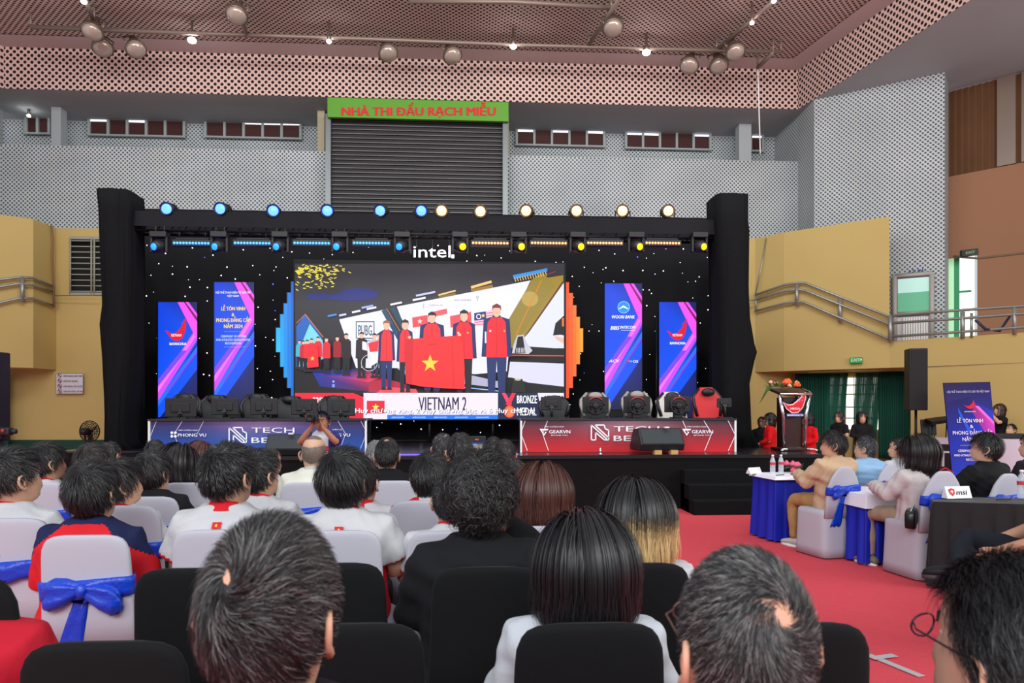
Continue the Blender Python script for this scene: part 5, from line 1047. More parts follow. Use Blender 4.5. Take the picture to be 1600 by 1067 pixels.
def face(parent, hx, skin, glasses=False, gl=(40, 36, 40)):
    def put(P): return [tuple(p) for p in hx(np.array([tuple(q) for q in P]))]
    def add(nm, mb_, m):
        mb_.v = put(mb_.v); return mb_.build(nm, m, parent)
    for s in (-1, 1):
        b = MB(); b.ell((s*.031, .0775, .205), (.013, .007, .0075), 12, 8); e = add('eye', b, mat('eye_white', (220, 214, 208), .3))
        b = MB(); b.ell((s*.031, .083, .205), (.0058, .003, .006), 10, 6); b.v = put(b.v); i = b.build('iris', mat('iris_dark', (30, 20, 18), .2), e)
        b = MB(); b.tube([V(s*.014, .095, .222), V(s*.030, .0945, .228), V(s*.048, .082, .223)], [.002, .0032, .0015], 6); add('eyebrow', b, mat('brow', (28, 22, 22), .8))
    b = MB(); b.tube([V(-.024, .088, .125), V(-.01, .0985, .128), V(0, .099, .1265), V(.01, .0985, .128), V(.024, .088, .125)], [.001, .005, .0055, .005, .001], 8); add('lips', b, mat('lip_%d' % (skin[0]), (int(skin[0]*.86), int(skin[1]*.62), int(skin[2]*.6)), .5))
    if glasses:
        b = MB()
        for s in (-1, 1):
            b.tube([V(s*.033+.023*math.cos(a), .113+.004*abs(math.cos(a)), .200+.018*math.sin(a)) for a in np.linspace(0, 2*PI, 17)], .0016, 6)
            b.tube([V(s*.057, .112, .205), V(s*.078, .09, .208), V(s*.084, .03, .206), V(s*.085, -.005, .205), V(s*.086, -.02, .19)], .0016, 6)
        b.tube([V(-.010, .114, .204), V(.010, .114, .204)], .0014, 6); add('glasses', b, mat('glasses_%d' % gl[0], gl, .3, .4))
# hair ------------------------------------------------------------------
HC = np.array((0, -.003, .212)); HRD = np.array((.0815, .1035, .1195))
def nz(a): return a/np.maximum(np.linalg.norm(a, axis=-1, keepdims=True), 1e-9)
def hair(parent, hx, style='short', n=1500, L=.045, width=.0016, color=(24, 20, 20), c2=None, seed=0, vol=.010, low=-.30, grey=0, crown=(0.05, -.55, .83), swirl=.6, tips=None, spot=0, part=0.0, name='hair', light=.35):
    rs = np.random.RandomState(seed+17); cr = nz(np.array(crown))
    d = nz(rs.normal(size=(n*6, 3)))
    def lim(d):   # hairline: lowest z of the direction allowed at azimuth
        az = d[:, 1]/np.maximum(np.hypot(d[:, 0], d[:, 1]), 1e-6); fr = np.clip(az, 0, 1); bk = np.clip(-az, 0, 1)
        return np.where(az > 0, -.12+.62*np.clip(fr*1.6, 0, 1), -.12+(low-.45)*bk*1.0+.0)
    ok = d[:, 2] > lim(d)
    if spot:
        dist = np.linalg.norm(d-cr, axis=1); ok &= ~((dist < spot) & (rs.uniform(size=len(d)) < .9*(1-dist/spot)**.6))
    d = d[ok][:n]; n = len(d); K = 6
    P = np.zeros((n, K, 3)); off = rs.uniform(.0, 1, (n, 1)); Ls = L*rs.uniform(.65, 1.15, (n, 1))
    if style in ('short', 'curly', 'mop', 'buzz'):
        cur = d.copy(); h = np.full((n, 1), .0)
        ph = rs.uniform(0, 6.28, (n, 1))
        clump = np.sin(d@np.array([[23.], [9.], [17.]])+seed)*np.sin(d@np.array([[-11.], [27.], [13.]])+1)
        for k in range(K):
            P[:, k] = HC+cur*(HRD+h*(1))
            g = -(cr-(cur@cr)[:, None]*cur); nearc = np.exp(-(np.linalg.norm(cur-cr, axis=1, keepdims=True)/.8)**2)
            g = nz(g+1e-4*rs.normal(size=g.shape)); s_ = np.cross(cur, g); g = nz(g*(1-.3*nearc)+s_*swirl*nearc+s_*clump*.35+rs.normal(size=g.shape)*.16)
            if style == 'mop': g = nz(g*.6+np.array((0, 0, -1.))*.5); g = nz(g-(g*cur).sum(1, keepdims=True)*cur)
            if style == 'curly':
                ph2 = ph+k*1.9; g = nz(g*.5+s_*np.sin(ph2)*1.0+g*np.cos(ph2)*.9)
            cur = nz(cur+g*Ls/K/.1)
            h = h+(vol*(.35+off)+.10*Ls)/K*(1.5 if k < 3 else .6)+(clump*.10*Ls)/K
            if style == 'curly': h = h+np.sin(ph2*1.3)*.006
    else:   # long straight hair: falls from the parting, then hangs
        cur = HC+d*(HRD+.002); step = (L+.14)/14*rs.uniform(.74, 1.10, (n, 1)); Pl = [cur.copy()]; sx = np.sign(d[:, :1]-part+rs.normal(size=(n, 1))*.02); lay = rs.uniform(.002, vol*1.6, (n, 1)); wob = rs.uniform(0, 6.28, (n, 1))
        for k in range(14):
            rel = (cur-HC)/HRD; u = nz(rel); g = np.tile(np.array((0., 0., -1.)), (n, 1)); g[:, :1] += sx*.12*np.clip(u[:, 2:3], 0, 1); g[:, 1:2] += -.7*np.clip(u[:, 2:3], 0, 1)
            inskull = (cur[:, 2:3] > HC[2]-.03)
            gt = nz(g-(g*u).sum(1, keepdims=True)*u); g2 = np.tile(np.array((0., 0., -1.)), (n, 1)); g2[:, :1] += .06*np.sin(wob+k*.5)+.13*np.sin(d[:, :1]*19+d[:, 1:2]*13+k*.35); g2[:, 1:2] += .05*np.cos(wob*1.7+k*.45)
            cur = cur+np.where(inskull, gt, nz(g2))*step
            rel = (cur-HC)/(HRD+lay); q = np.linalg.norm(rel, axis=1, keepdims=True); cur = np.where((q < 1) & (cur[:, 2:3] > .14), HC+rel/q*(HRD+lay), cur)
            front = (cur[:, 1] > .02) & (cur[:, 2] < .23); cur[front, 0] = np.sign(cur[front, 0]+1e-9)*np.maximum(np.abs(cur[front, 0]), .083)
            z = cur[:, 2]; back = (z < .02)   # rest on the shoulders and back
            cur[back, 1] = np.where(cur[back, 1] < .02, np.minimum(cur[back, 1], -.105-.42*np.clip(.02-z[back], 0, .14)), np.maximum(cur[back, 1], .09)); low_ = cur[:, 2] < .10; cur[low_, 0] *= .975; Pl.append(cur.copy())
        P = np.stack(Pl, 1); K = P.shape[1]
    # ribbons
    T = nz(np.gradient(P, axis=1)); out = nz((P-HC)*np.array((1, 1, .35))); S = nz(np.cross(T, out)); tw = rs.uniform(-.6, .6, (n, 1, 1)); S = nz(S+out*tw)
    wd = width*rs.uniform(.6, 1.3, (n, 1, 1))*np.linspace(1, .25, K)[None, :, None]
    A_ = P-S*wd; B_ = P+S*wd; VV = np.stack([A_, B_], 2).reshape(-1, 3); VV = hx(VV)
    base = (np.arange(n)[:, None]*K*2+np.arange(K-1)[None]*2)[..., None]; Fq = (base+np.array((0, 1, 3, 2))).reshape(-1, 4)
    cb = np.array(lin(color)); br = rs.uniform(1-light, 1+light*1.2, (n, 1, 1)); C_ = np.tile(cb[None, None, :], (n, K, 1))*br
    if grey: g_ = rs.uniform(size=(n,)) < grey; C_[g_] = np.array(lin((150, 146, 144)))*rs.uniform(.5, 1, (g_.sum(), 1, 1))
    if c2 is not None:
        zt0 = P[:, :, 2:3]; m = np.clip((tips-zt0)/.06+rs.uniform(-.35, .35, (n, 1, 1)), 0, 1); C_ = C_*(1-m)+np.array(lin(c2))*rs.uniform(.75, 1.2, (n, 1, 1))*m
    # under-layer cap
    nb = MB(); rows = 18; cols = 36; cv = []; capc = []
    for i in range(rows+1):
        for j in range(cols):
            a = 2*PI*j/cols; lo = float(lim(np.array([[math.cos(a), math.sin(a), 0]]))[0]); el1 = math.asin(max(-.95, min(.95, lo))); el = PI/2+(el1-PI/2)*i/rows
            u = np.array((math.cos(el)*math.cos(a), math.cos(el)*math.sin(a), math.sin(el))); cv.append(HC+u*(HRD+(vol*(.8 if style == 'long' else .35) if i < rows-1 else (.001 if i == rows-1 else -.006))*(0.15 if spot and np.linalg.norm(u-cr) < spot*.8 else 1)-(.004 if spot and np.linalg.norm(u-cr) < spot*.5 else 0)))
    cf = [(i*cols+j, (i+1)*cols+j, (i+1)*cols+(j+1) % cols, i*cols+(j+1) % cols) for i in range(rows) for j in range(cols)]
    if spot: cf = [f for f in cf if min(np.linalg.norm(nz((np.array(cv[q])-HC)/HRD)-cr) for q in f) > spot*.5]
    cv = np.array(cv); capcol = [cb*.75]*len(cf)
    if style == 'long':   # hanging sheet at the back and sides
        m_ = 24; r0 = len(cv); sh_ = []; Z = np.linspace(.22, max(.14-L*.86, -.3), 9)
        for z in Z:
            for j in range(m_+1):
                a = PI*(1.0+1.0*j/m_); a = PI-.35+(PI+.7)*j/m_; y = -.003+(.10+vol*.3)*math.sin(a); x = (.082+vol*.3)*math.cos(a)
                if z < .03 and y < 0: y = y-.40*min(.14, max(0, .03-z)); 
                sh_.append((x, y, z))
        cv = np.vstack([cv, np.array(sh_)])
        for i in range(8):
            for j in range(m_): cf.append((r0+i*(m_+1)+j, r0+(i+1)*(m_+1)+j, r0+(i+1)*(m_+1)+j+1, r0+i*(m_+1)+j+1))
            zc_ = Z[i]; t_ = 0 if c2 is None else float(np.clip((tips-zc_)/.06, 0, 1)); capcol += [cb*.75*(1-t_)+np.array(lin(c2 or color))*.8*t_]*m_
    cvx = hx(cv); o0 = len(cvx); allv = np.vstack([cvx, VV]); faces = list(map(tuple, cf))+[tuple(q) for q in (Fq+o0).tolist()]
    me = bpy.data.meshes.new(name); me.from_pydata(allv.tolist(), [], faces); me.materials.append(HAIR)
    ca = me.color_attributes.new('Col', 'FLOAT_COLOR', 'CORNER')
    cc = np.concatenate([np.repeat(np.array(capcol), 4, axis=0), np.repeat(((C_[:, :-1]+C_[:, 1:])/2).reshape(-1, 3), 4, axis=0)]); cc = np.hstack([cc, np.ones((len(cc), 1))]); ca.data.foreach_set('color', cc.ravel())
    me.polygons.foreach_set('use_smooth', [True]*len(me.polygons)); me.update(); o = bpy.data.objects.new(name, me); col.objects.link(o); o.parent = parent; return o
def cloth(nm, c, rough=.85, bump=.45, bs=11, spec=.2):
    if min(c) > 200: c = tuple(int(v*.87) for v in c)
    return mat(nm, c, rough, bump=bump, bscale=bs, spec=spec)
def decal(parent, bvh, draw, name, y0=-1.0, lift=.009, scale=(1, 1)):
    """prints on the back of a shirt: draw gets an Art in local x/z metres, projected on the cloth"""
    def fn(x, z, l):
        hit = bvh.ray_cast(Vector((x, y0, -z)), Vector((0, 1 if y0 < 0 else -1, 0)), 3)
        y = hit[0].y if hit[0] else -.13
        return (x, y-(lift+l)*(1 if y0 < 0 else -1), -z)
    A = Art(fn, .0006); draw(A); o = A.m.build(name, PRINT, parent); return o
shoe_v = None
def shoes(parent, mode, c, sole=(225, 225, 225), legs='fwd', feet=((-1, 0), (1, 0))):
    for s, _ in feet:
        x, y, z = (s*.12, .43, 0) if mode == 'sit' else (s*.09, 0, 0)
        if legs == 'cross' and s == 1: x, y, z = -.36, .52, .44
        b = MB(); rings = []
        for f_, w_, h_ in ((-.08, .02, .03), (-.075, .036, .06), (-.03, .042, .085), (.04, .045, .075), (.10, .05, .06), (.155, .046, .045), (.18, .03, .03), (.188, .01, .012)):
            rings.append([(x+w_*math.cos(a), y+f_, z+.02+max(0, (h_*.5)+h_*.5*math.sin(a))) for a in [2*PI*i/14 for i in range(14)]])
        b.loft(rings); o = b.build('shoe', c, parent)
        b = MB(); b.loft([[(x+wx*math.cos(a), y+.055+.135*math.sin(a), z+zz) for a in [2*PI*i/20 for i in range(20)]] for wx, zz in ((.048, 0), (.052, .01), (.05, .028))]); b.build('sole', mat('sole_%d' % sole[0], sole, .6), o)
def person(px, top, t, label, mode='sit', face_yaw=0, head=(0, 0), shirt=None, hairp=None, skin=(206, 160, 132), poses=('lap', 'lap'), trousers=(30, 30, 34), near=0, glasses=None, zt=None, s=None, group=None, wide=1.0, legs='fwd', shoe=(40, 40, 44), draw=None, floor=0.0, hs=None, headroom=.335, wear=None, curl=.5, gx=0):
    """stand or seat someone on the floor below a pixel column at view depth t"""
    dz = ZS[mode]; ztop = ZZ(top-(5 if mode == 'stand' else 0), t)
    if px > 1640: ztop = 1.3
    hs = hs or (1.12 if mode == 'sit' else 1.1); s = (ztop-floor)/(.918+dz+.08+(headroom-.08)*(1+(hs-1)*.4))
    x, y = XY(px, t); e = empty('person', (x, y, floor), label, 'person', group, face_yaw); e.scale = (s, s, s)
    hx = head_xf(head[0], head[1], head[2] if len(head) > 2 else 0, dz, hs); sh = dict(c=(225, 225, 228), sleeve='short', loose=.008, hem=.44); sh.update(shirt or {})
    if sh.get('c2') is None: pass
    vox = .011 if near else .02
    body(e, mode, poses[0], poses[1], skin, hx, wide, curl); face(e, hx, skin, glasses is not None, glasses or (40, 36, 40))
    v, f = shirt_geo(mode, poses[0], poses[1], sh['sleeve'], wide, vox, sh['loose'], sh['hem'])
    mats = [cloth('cloth_%d_%d_%d' % sh['c'], sh['c'])]; midx = None
    if sh.get('fn'):
        cen = np.array([np.mean(v[list(q)], axis=0) for q in f]); midx = sh['fn'](cen-np.array((0, 0, dz))).astype(int).tolist(); mats += [cloth('cloth_%d_%d_%d' % c, c) for c in sh['extra']]
    so = mesh_from('shirt' if sh.get('kind') is None else sh['kind'], v, f, mats, e, midx)
    if sh.get('collar'):
        b = MB(); cc = sh['collar']; h_ = sh.get('ch', .010); R_ = []
        for zz, g in ((.965, .030), (.985+h_*.2, .014), (1.0+h_, .006), (1.0+h_, .001), (.99, -.002)):
            R_.append([((.062+g*1.15)*math.cos(a), -.016+(.058+g)*math.sin(a)-.004, zz+dz+(-.012*math.sin(a)-.0)) for a in [2*PI*i/28 for i in range(28)]])
        b.loft(R_, False); b.build('collar', cloth('cloth_%d_%d_%d' % cc, cc), e)
    if draw:
        bv = BVHTree.FromPolygons([tuple(q) for q in v], f); decal(e, bv, lambda A: draw(A, dz), 'back_print')
    tv, tf = trouser_geo(mode, .022, legs); mesh_from('dress_skirt' if legs == 'dress' else 'trousers', tv, tf, cloth('cloth_%d_%d_%d' % trousers, trousers), e)
    shoes(e, mode, cloth('shoe_%d_%d_%d' % shoe, shoe, .5, 0), (225, 225, 225) if shoe[0] > 100 else (60, 60, 62), legs)
    if hairp is not None:
        hp = dict(n=900, width=.0030); 
        if near == 1: hp = dict(n=3600, width=.0016)
        if near == 2: hp = dict(n=11000, width=.0007)
        hp.update(hairp); hp.setdefault('seed', int(abs(px))); hair(e, hx, **hp)
    e['_s'] = s; return e, hx
# ------------------------------------------------------------------ banquet chairs
def rrect(w, d, n=28, p=.4): return [(w*math.copysign(abs(math.cos(a))**p, math.cos(a)), d*math.copysign(abs(math.sin(a))**p, math.sin(a))) for a in [2*PI*i/n for i in range(n)]]
wcloth = mat('white_spandex', (178, 177, 188), .75, bump=.08, bscale=10, spec=.3); bcloth = mat('black_spandex', (17, 18, 20), .8, bump=.12, bscale=18, spec=.15, sheen=.03); satin = mat('blue_satin', (14, 60, 186), .34, bump=.6, bscale=16, spec=.5)
def chair_parts(e, c, sash=True, bow=True, arch=0):
    b = MB(); R_ = []
    prof = [(.40, .215, .03), (.55, .207, .026), (.70, .200, .024), (.80, .196, .023), (.84, .192, .022), (.868, .18, .021), (.885, .165, .019), (.896, .14, .016), (.902, .10, .011)]
    for z, w, d in prof:
        k = 1-arch*max(0, (z-.74))*3.6
        R_.append([(x*k, y-.225-.09*(z-.42), z) for x, y in rrect(w*.93, d, 36, .55)])
    b.loft(R_); b.build('back_cover', c, e)
    b = MB(); R_ = []
    for z, w, d in ((.012, .228, .235), (.10, .222, .23), (.30, .214, .222), (.42, .212, .22), (.455, .208, .216), (.468, .19, .20), (.472, .10, .11)): R_.append([(x, y-.02, z) for x, y in rrect(w, d, 40, .3)])
    b.loft(R_); b.build('seat_cover', c, e)
    for sx_ in (-1, 1):
        for sy_ in (-1, 1): b = MB(); b.tube([(sx_*.17, sy_*.17-.02, .3), (sx_*.175, sy_*.18-.02, .0)], .012, 8); b.build('leg', blackm, e)
    if sash:
        b = MB(); R_ = []
        for k, z in enumerate((.635, .66, .69, .715)): R_.append([(x+.0, y*1.35-.225-.09*(z-.42)+.004*math.sin(x*60+k), z+.012*math.sin(x*9)-.02*(abs(x)/.2 < .3)) for x, y in rrect(.194, .034, 44, .55)])
        b.loft(R_); sa = b.build('sash', satin, e)
        if bow:
            y0 = -.285
            for s in (-1, 1):
                b = MB(); R_ = []
                for f_, h_, d_ in ((0, .018, .018), (.2, .035, .028), (.5, .058, .036), (.8, .066, .034), (.95, .056, .026), (1, .03, .012)):
                    cx_ = s*f_*.155; cz = .675-f_*.035+(.01 if s < 0 else -.015)*f_; R_.append([(cx_+.01*math.sin(a*3), y0+d_*math.sin(a)*(1+.25*math.sin(a*5)), cz+h_*math.cos(a)*(1+.12*math.sin(a*4))) for a in [2*PI*i/20 for i in range(20)]])
                b.loft(R_); b.build('bow_loop', satin, sa)
            b = MB(); b.ell((0, y0-.012, .672), (.026, .024, .032), 14, 10); b.build('knot', satin, sa)
            b = MB(); rows = []
            for k in range(9): f_ = k/8; rows.append([(-.005-.09*f_+w_*(.028+.03*f_), y0+.015+.005*math.sin(i*2.2+k)+.02*f_, .665-.35*f_+.012*(i % 2)*(k == 8)) for i, w_ in enumerate(np.linspace(-1, 1, 6))])
            vs = [p for r in rows for p in r]; b.add(vs, [(k*6+i, k*6+i+1, (k+1)*6+i+1, (k+1)*6+i) for k in range(8) for i in range(5)], 0, None, True); o = b.build('ribbon_tail', satin, sa); m_ = o.modifiers.new('s', 'SOLIDIFY'); m_.thickness = .004
_ch = {}
def banquet(kind, x, y, label, rz=0, group=None, s=1.0):
    """kinds: white_bow, white_sash, white, black - the first is built, the next ones are copies"""
    if kind not in _ch:
        e = empty('banquet_chair', (0, 0, 0)); chair_parts(e, bcloth if kind == 'black' else wcloth, kind in ('white_bow', 'white_sash', 'arch_bow'), kind in ('white_bow', 'arch_bow'), 1 if kind == 'arch_bow' else 0); _ch[kind] = e
    else: e = copy_tree(_ch[kind])
    e.location = (x, y, 0); e.rotation_euler = (0, 0, rz); e.scale = (s, s, s); tag(e, label, 'chair', group); return e
def chair_px(kind, px, top, ppm, label, rz=0, group=None, t=None):
    """a chair whose back top centre sits at this pixel"""
    t = t or F/ppm; z = ZZ(top, t); s = z/.902; x, y = XY(px, t)
    off = Vector((0, -.268*s, 0)); off.rotate(Euler((0, 0, rz))); return banquet(kind, x-off.x, y-off.y, label, rz, group, s)
# ------------------------------------------------------------------ THE AUDIENCE
K_ = (26, 23, 24)
red = (206, 30, 44)
def trim(cen, dz=0):   # red sleeve ends on the white jerseys
    m = np.zeros(len(cen))
    for side in (-1, 1):
        s, e_, w, d = arm_pts('lap', side, 0); ax = np.array((e_-s).normalized()); q = (cen-np.array(s))@ax; m[(q > (e_-s).length*.72) & (cen[:, 0]*side > .17) & (cen[:, 2] < .82)] = 1
    return m
def jersey(**k): d = dict(c=(222, 222, 226), sleeve='short', loose=.016, fn=trim, extra=[red], collar=red); d.update(k); return d
def flagp(A, dz, x=0, z=.93, w=.04):
    z += dz
    for i in range(6):
        for j in range(4): A.rect(x-w/2+w*i/6, -z+w*.165*j, x-w/2+w*(i+1)/6, -z+w*.165*(j+1), red, up=False)
    A.lift += .003; A.star(x, -z+w*.33, w*.2, (250, 210, 60))
def jprint(extra=None, x=0.0):
    def f(A, dz):
        flagp(A, dz, x)
        if extra: A.text(extra, -.11, .12, -(.872+dz), .03, (30, 60, 150), .02)
    return f
P_ = person
# nearest row -----------------------------------------------------------
P_(424, 806, 1.08, 'person with thick greying tousled hair and dark jacket, nearest head at bottom centre left', hs=.98, head=(-.15, .12, .05), shirt=dict(c=(30, 30, 36), sleeve='long', loose=.02, collar=(30, 30, 36)), near=2, skin=(214, 164, 136),
   hairp=dict(style='short', L=.05, vol=.012, color=(26, 24, 25), grey=.14, spot=.11, crown=(-.25, -.80, .55), n=21000, width=.00055, swirl=.9, low=-.22, light=.6), zt=ZZ(806, .95), s=1.02, glasses=(30, 30, 34))
P_(1150, 850, 1.02, 'person with short grey-flecked hair, a clear crown whorl and glasses, bottom right of centre', hs=.98, head=(.10, .16, 0), shirt=dict(c=(36, 38, 44), sleeve='long', loose=.02, collar=(36, 38, 44)), near=2, skin=(214, 160, 134),
   hairp=dict(style='short', L=.028, vol=.007, color=(30, 29, 30), grey=.22, spot=.10, crown=(.02, -.80, .60), n=22000, width=.0005, swirl=1.3, low=-.30, light=.5), zt=ZZ(850, .93), s=1.0, glasses=(120, 90, 80))
P_(1566, 868, 1.02, 'person in glasses with swept dark hair looking left, bottom right corner', hs=1.0, head=(.22, .12, 0), face_yaw=.05, shirt=dict(c=(22, 22, 25), sleeve='long', loose=.02, collar=(22, 22, 25)), near=2, skin=(220, 170, 146),
   hairp=dict(style='short', L=.06, vol=.018, color=(22, 20, 22), crown=(.45, .62, .64), n=15000, width=.0007, swirl=.15, low=-.25, light=.5), zt=ZZ(868, .98), s=1.02, glasses=(50, 44, 60))
P_(-84, 790, 1.75, 'person in a crimson blazer cut off by the left picture edge', head=(.0, .05), shirt=dict(c=(176, 26, 44), sleeve='long', loose=.03, kind='blazer'), near=1, wide=1.12, hairp=dict(style='short', L=.04, color=K_, vol=.012), zt=ZZ(778, 1.75), s=1.07)
# second row of black chairs
P_(912, 806, 2.0, 'person with long straight black hair over a white top, centre bottom', hs=1.25, head=(-.04, .08), shirt=dict(c=(216, 220, 228), sleeve='long', loose=.02), near=1, wide=1.15,
   hairp=dict(style='long', L=.33, vol=.022, color=(24, 22, 25), n=7000, width=.0016, part=-.15, light=.6), zt=ZZ(806, 1.72), s=1.0)
P_(748, 716, 2.65, 'person with dark curly hair in a black shirt, centre, legs in white trousers', wide=1.15, hs=1.2, head=(.02, .0, .02), shirt=dict(c=(22, 23, 26), sleeve='long', loose=.022, collar=(24, 25, 28), ch=.03), near=1, poses=('lap', 'chin'), trousers=(206, 208, 204), skin=(214, 166, 138),
   hairp=dict(style='curly', L=.10, vol=.030, color=(28, 25, 26), n=9000, width=.0017, low=-.15, light=.6), zt=ZZ(716, 2.35), s=1.04, shoe=(220, 220, 222))
P_(992, 756, 2.7, 'person with black hair fading to long blonde ends, black chair right of centre', hs=1.25, head=(-.2, .02), shirt=dict(c=(218, 218, 222), sleeve='long', loose=.016), near=1,
   hairp=dict(style='long', L=.24, vol=.026, color=(24, 22, 24), c2=(216, 184, 128), tips=.22, n=6000, width=.002, light=.5), zt=ZZ(756, 2.55), s=1.0)
P_(846, 730, 3.5, 'person with straight reddish-brown hair and a black top, right of the curly-haired one', hs=1.25, head=(-.25, .0), shirt=dict(c=(26, 26, 28), sleeve='long', loose=.014), near=1,
   hairp=dict(style='long', L=.16, vol=.026, color=(78, 44, 36), n=5200, width=.002, light=.4), zt=ZZ(730, 2.95), s=.98)
# jersey rows
def polofn(c):
    m = np.zeros(len(c)); m[(np.abs(c[:, 0]) > .13+ (0.95-c[:, 2])*1.1) & (c[:, 2] > .60)] = 1; m[c[:, 2] > .985] = 1; m[c[:, 2] < .50] = 1; return m
P_(146, 722, 3.35, 'person in a red polo with navy shoulders in the big blue-bow chair', wide=1.22, hs=1.2, head=(-.12, .05), shirt=dict(c=(204, 32, 42), sleeve='long', loose=.022, fn=polofn, extra=[(28, 34, 70)], collar=(24, 28, 58), ch=.026), near=1,
   hairp=dict(style='mop', L=.07, vol=.018, color=K_, low=-.2), draw=lambda A, dz: A.text('ZUSSU', -.06, .04, -(.900+dz), .017, (240, 220, 220), .03, .2), zt=ZZ(722, 2.85), s=1.0)
P_(18, 700, 3.6, 'person in a white jersey with shaved hair sides at the left edge', wide=1.2, hs=1.25, head=(-.5, .0), shirt=jersey(), near=1, draw=jprint(None, -.03), hairp=dict(style='short', L=.05, vol=.016, color=K_, low=.05), zt=ZZ(700, 2.75), s=1.0)
P_(186, 718, 3.95, 'person in a white jersey looking right, half behind the red polo shirt', hs=1.15, head=(-.75, .05), shirt=jersey(), near=1, draw=jprint(), hairp=dict(style='mop', L=.08, vol=.02, color=K_), zt=ZZ(718, 3.3), s=1.0)
P_(355, 694, 3.45, 'person in a white jersey with flag patch, left of the tousled grey head', wide=1.25, hs=1.25, head=(-.35, .0), shirt=jersey(), near=1, draw=jprint(None, 0), hairp=dict(style='short', L=.05, vol=.018, color=(22, 20, 22), low=-.1), zt=ZZ(706, 2.95), s=1.02)
P_(404, 703, 4.15, 'person in a white jersey seen between the two front jerseys, looking right', wide=1.1, hs=1.2, head=(-.55, .0), shirt=jersey(), near=1, draw=jprint(), hairp=dict(style='short', L=.05, vol=.016, color=K_), zt=ZZ(706, 3.75), s=1.02)
P_(538, 702, 3.4, 'mop-haired person in a white jersey with blue back lettering', wide=1.1, hs=1.2, head=(-.3, .04), shirt=jersey(), near=1, draw=jprint('DUY CANH'), hairp=dict(style='mop', L=.085, vol=.022, color=(22, 21, 23), n=5200, crown=(0, -.55, .83), low=-.22, light=.5), zt=ZZ(702, 2.7), s=1.0)
P_(566, 716, 4.1, 'person in a white jersey mostly hidden behind the mop-haired one', head=(-.2, .1), shirt=jersey(), near=1, hairp=dict(style='short', L=.04, color=K_), zt=ZZ(722, 3.4), s=.98)
def redsh(c): m = np.zeros(len(c)); m[(c[:, 2] > .955-.08*0) & (np.abs(c[:, 0]) > .06)] = 1; m[(np.abs(np.abs(c[:, 0])-.17) < .014) & (c[:, 2] > .8)] = 1; return m
P_(672, 707, 4.1, 'person in a white polo with red shoulder stripes, left of the curly-haired one', wide=1.1, hs=1.2, head=(-.3, .0), shirt=dict(c=(222, 222, 226), sleeve='short', loose=.016, fn=redsh, extra=[red], collar=(222, 222, 226)), near=1, hairp=dict(style='mop', L=.06, vol=.016, color=K_), zt=ZZ(707, 3.45), s=1.0, poses=('knee', 'lap'), shoe=(70, 130, 190))
P_(706, 738, 3.45, 'person in a white jersey hidden behind the curly hair, only ear and collar showing', head=(-.1, .1), shirt=jersey(), near=1, hairp=dict(style='short', L=.03, color=K_), zt=ZZ(738, 2.95), s=.97, poses=('knee', 'lap'))
P_(797, 716, 4.5, 'person in a white jersey with red collar, between curly and brown-haired heads', hs=1.2, head=(.1, .0), shirt=jersey(), near=1, hairp=dict(style='mop', L=.07, vol=.018, color=(30, 26, 27)), zt=ZZ(716, 3.9), s=1.0)
# farther rows
fr = 0
sk2 = (196, 150, 124)
P_(491, 680, 5.6, 'older person with a shaved head and a cream shirt, left of the screen foot', wide=1.2, hs=1.15, head=(0, .0), shirt=dict(c=(214, 212, 200), sleeve='long', loose=.03, collar=(216, 214, 204), ch=.02), near=1, hairp=dict(style='buzz', L=.006, vol=.001, color=(120, 104, 92), n=2600, low=-.2, light=.2), skin=(206, 164, 138), s=1.02)
P_(605, 684, 5.7, 'person in a black suit with thinning hair in front of the video wall', wide=1.2, hs=1.1, head=(0, .02), shirt=dict(c=(22, 22, 26), sleeve='long', loose=.03, collar=(22, 22, 26), kind='suit_jacket'), near=1, hairp=dict(style='short', L=.03, vol=.010, color=K_, spot=.35, crown=(.02, -.35, .93)), s=1.02)
P_(588, 688, 6.4, 'grey-haired person in a navy suit half hidden behind the black suit', head=(.2, 0), shirt=dict(c=(40, 44, 66), sleeve='long', loose=.03, collar=(40, 44, 66), kind='suit_jacket'), wide=1.1, hairp=dict(style='short', L=.03, color=(110, 110, 116), grey=.5))
P_(72, 692, 5.15, 'person in a white jersey, head turned right, second jersey from the left edge', wide=1.1, hs=1.2, head=(-.6, .0), shirt=jersey(), near=1, draw=jprint(), hairp=dict(style='mop', L=.06, vol=.018, color=K_))
P_(143, 694, 5.2, 'person in a black top with side-parted hair behind the red polo shirt', hs=1.2, head=(-.1, .0), shirt=dict(c=(28, 30, 36), sleeve='long', loose=.02), near=1, hairp=dict(style='mop', L=.06, vol=.016, color=(44, 36, 34)), wide=1.08)
P_(239, 706, 4.75, 'person in a black shirt with fluffy black hair, chair with blue bow at its side', wide=1.25, hs=1.2, head=(-.3, .0), shirt=dict(c=(22, 23, 26), sleeve='long', loose=.024), near=1, hairp=dict(style='mop', L=.075, vol=.022, color=K_))
P_(279, 699, 5.3, 'person with long wavy black hair and a navy top, left audience rows', hs=1.2, head=(-.2, .0), shirt=dict(c=(36, 38, 56), sleeve='short', loose=.014, fn=lambda c: (c[:, 2] > .97), extra=[red]), near=1, hairp=dict(style='long', L=.22, vol=.03, color=K_, n=2600, width=.003))
P_(242, 687, 7.6, 'small far head with black hair in front of the blue stage desk', head=(-.5, 0), shirt=dict(c=(40, 40, 48)), hairp=dict(style='short', L=.04, color=K_))
P_(312, 690, 6.2, 'person with a brown ponytail and pale blouse, far left rows', head=(-.8, .0), shirt=dict(c=(214, 196, 190), sleeve='long'), hairp=dict(style='long', L=.16, vol=.016, color=(84, 44, 36), n=1500))
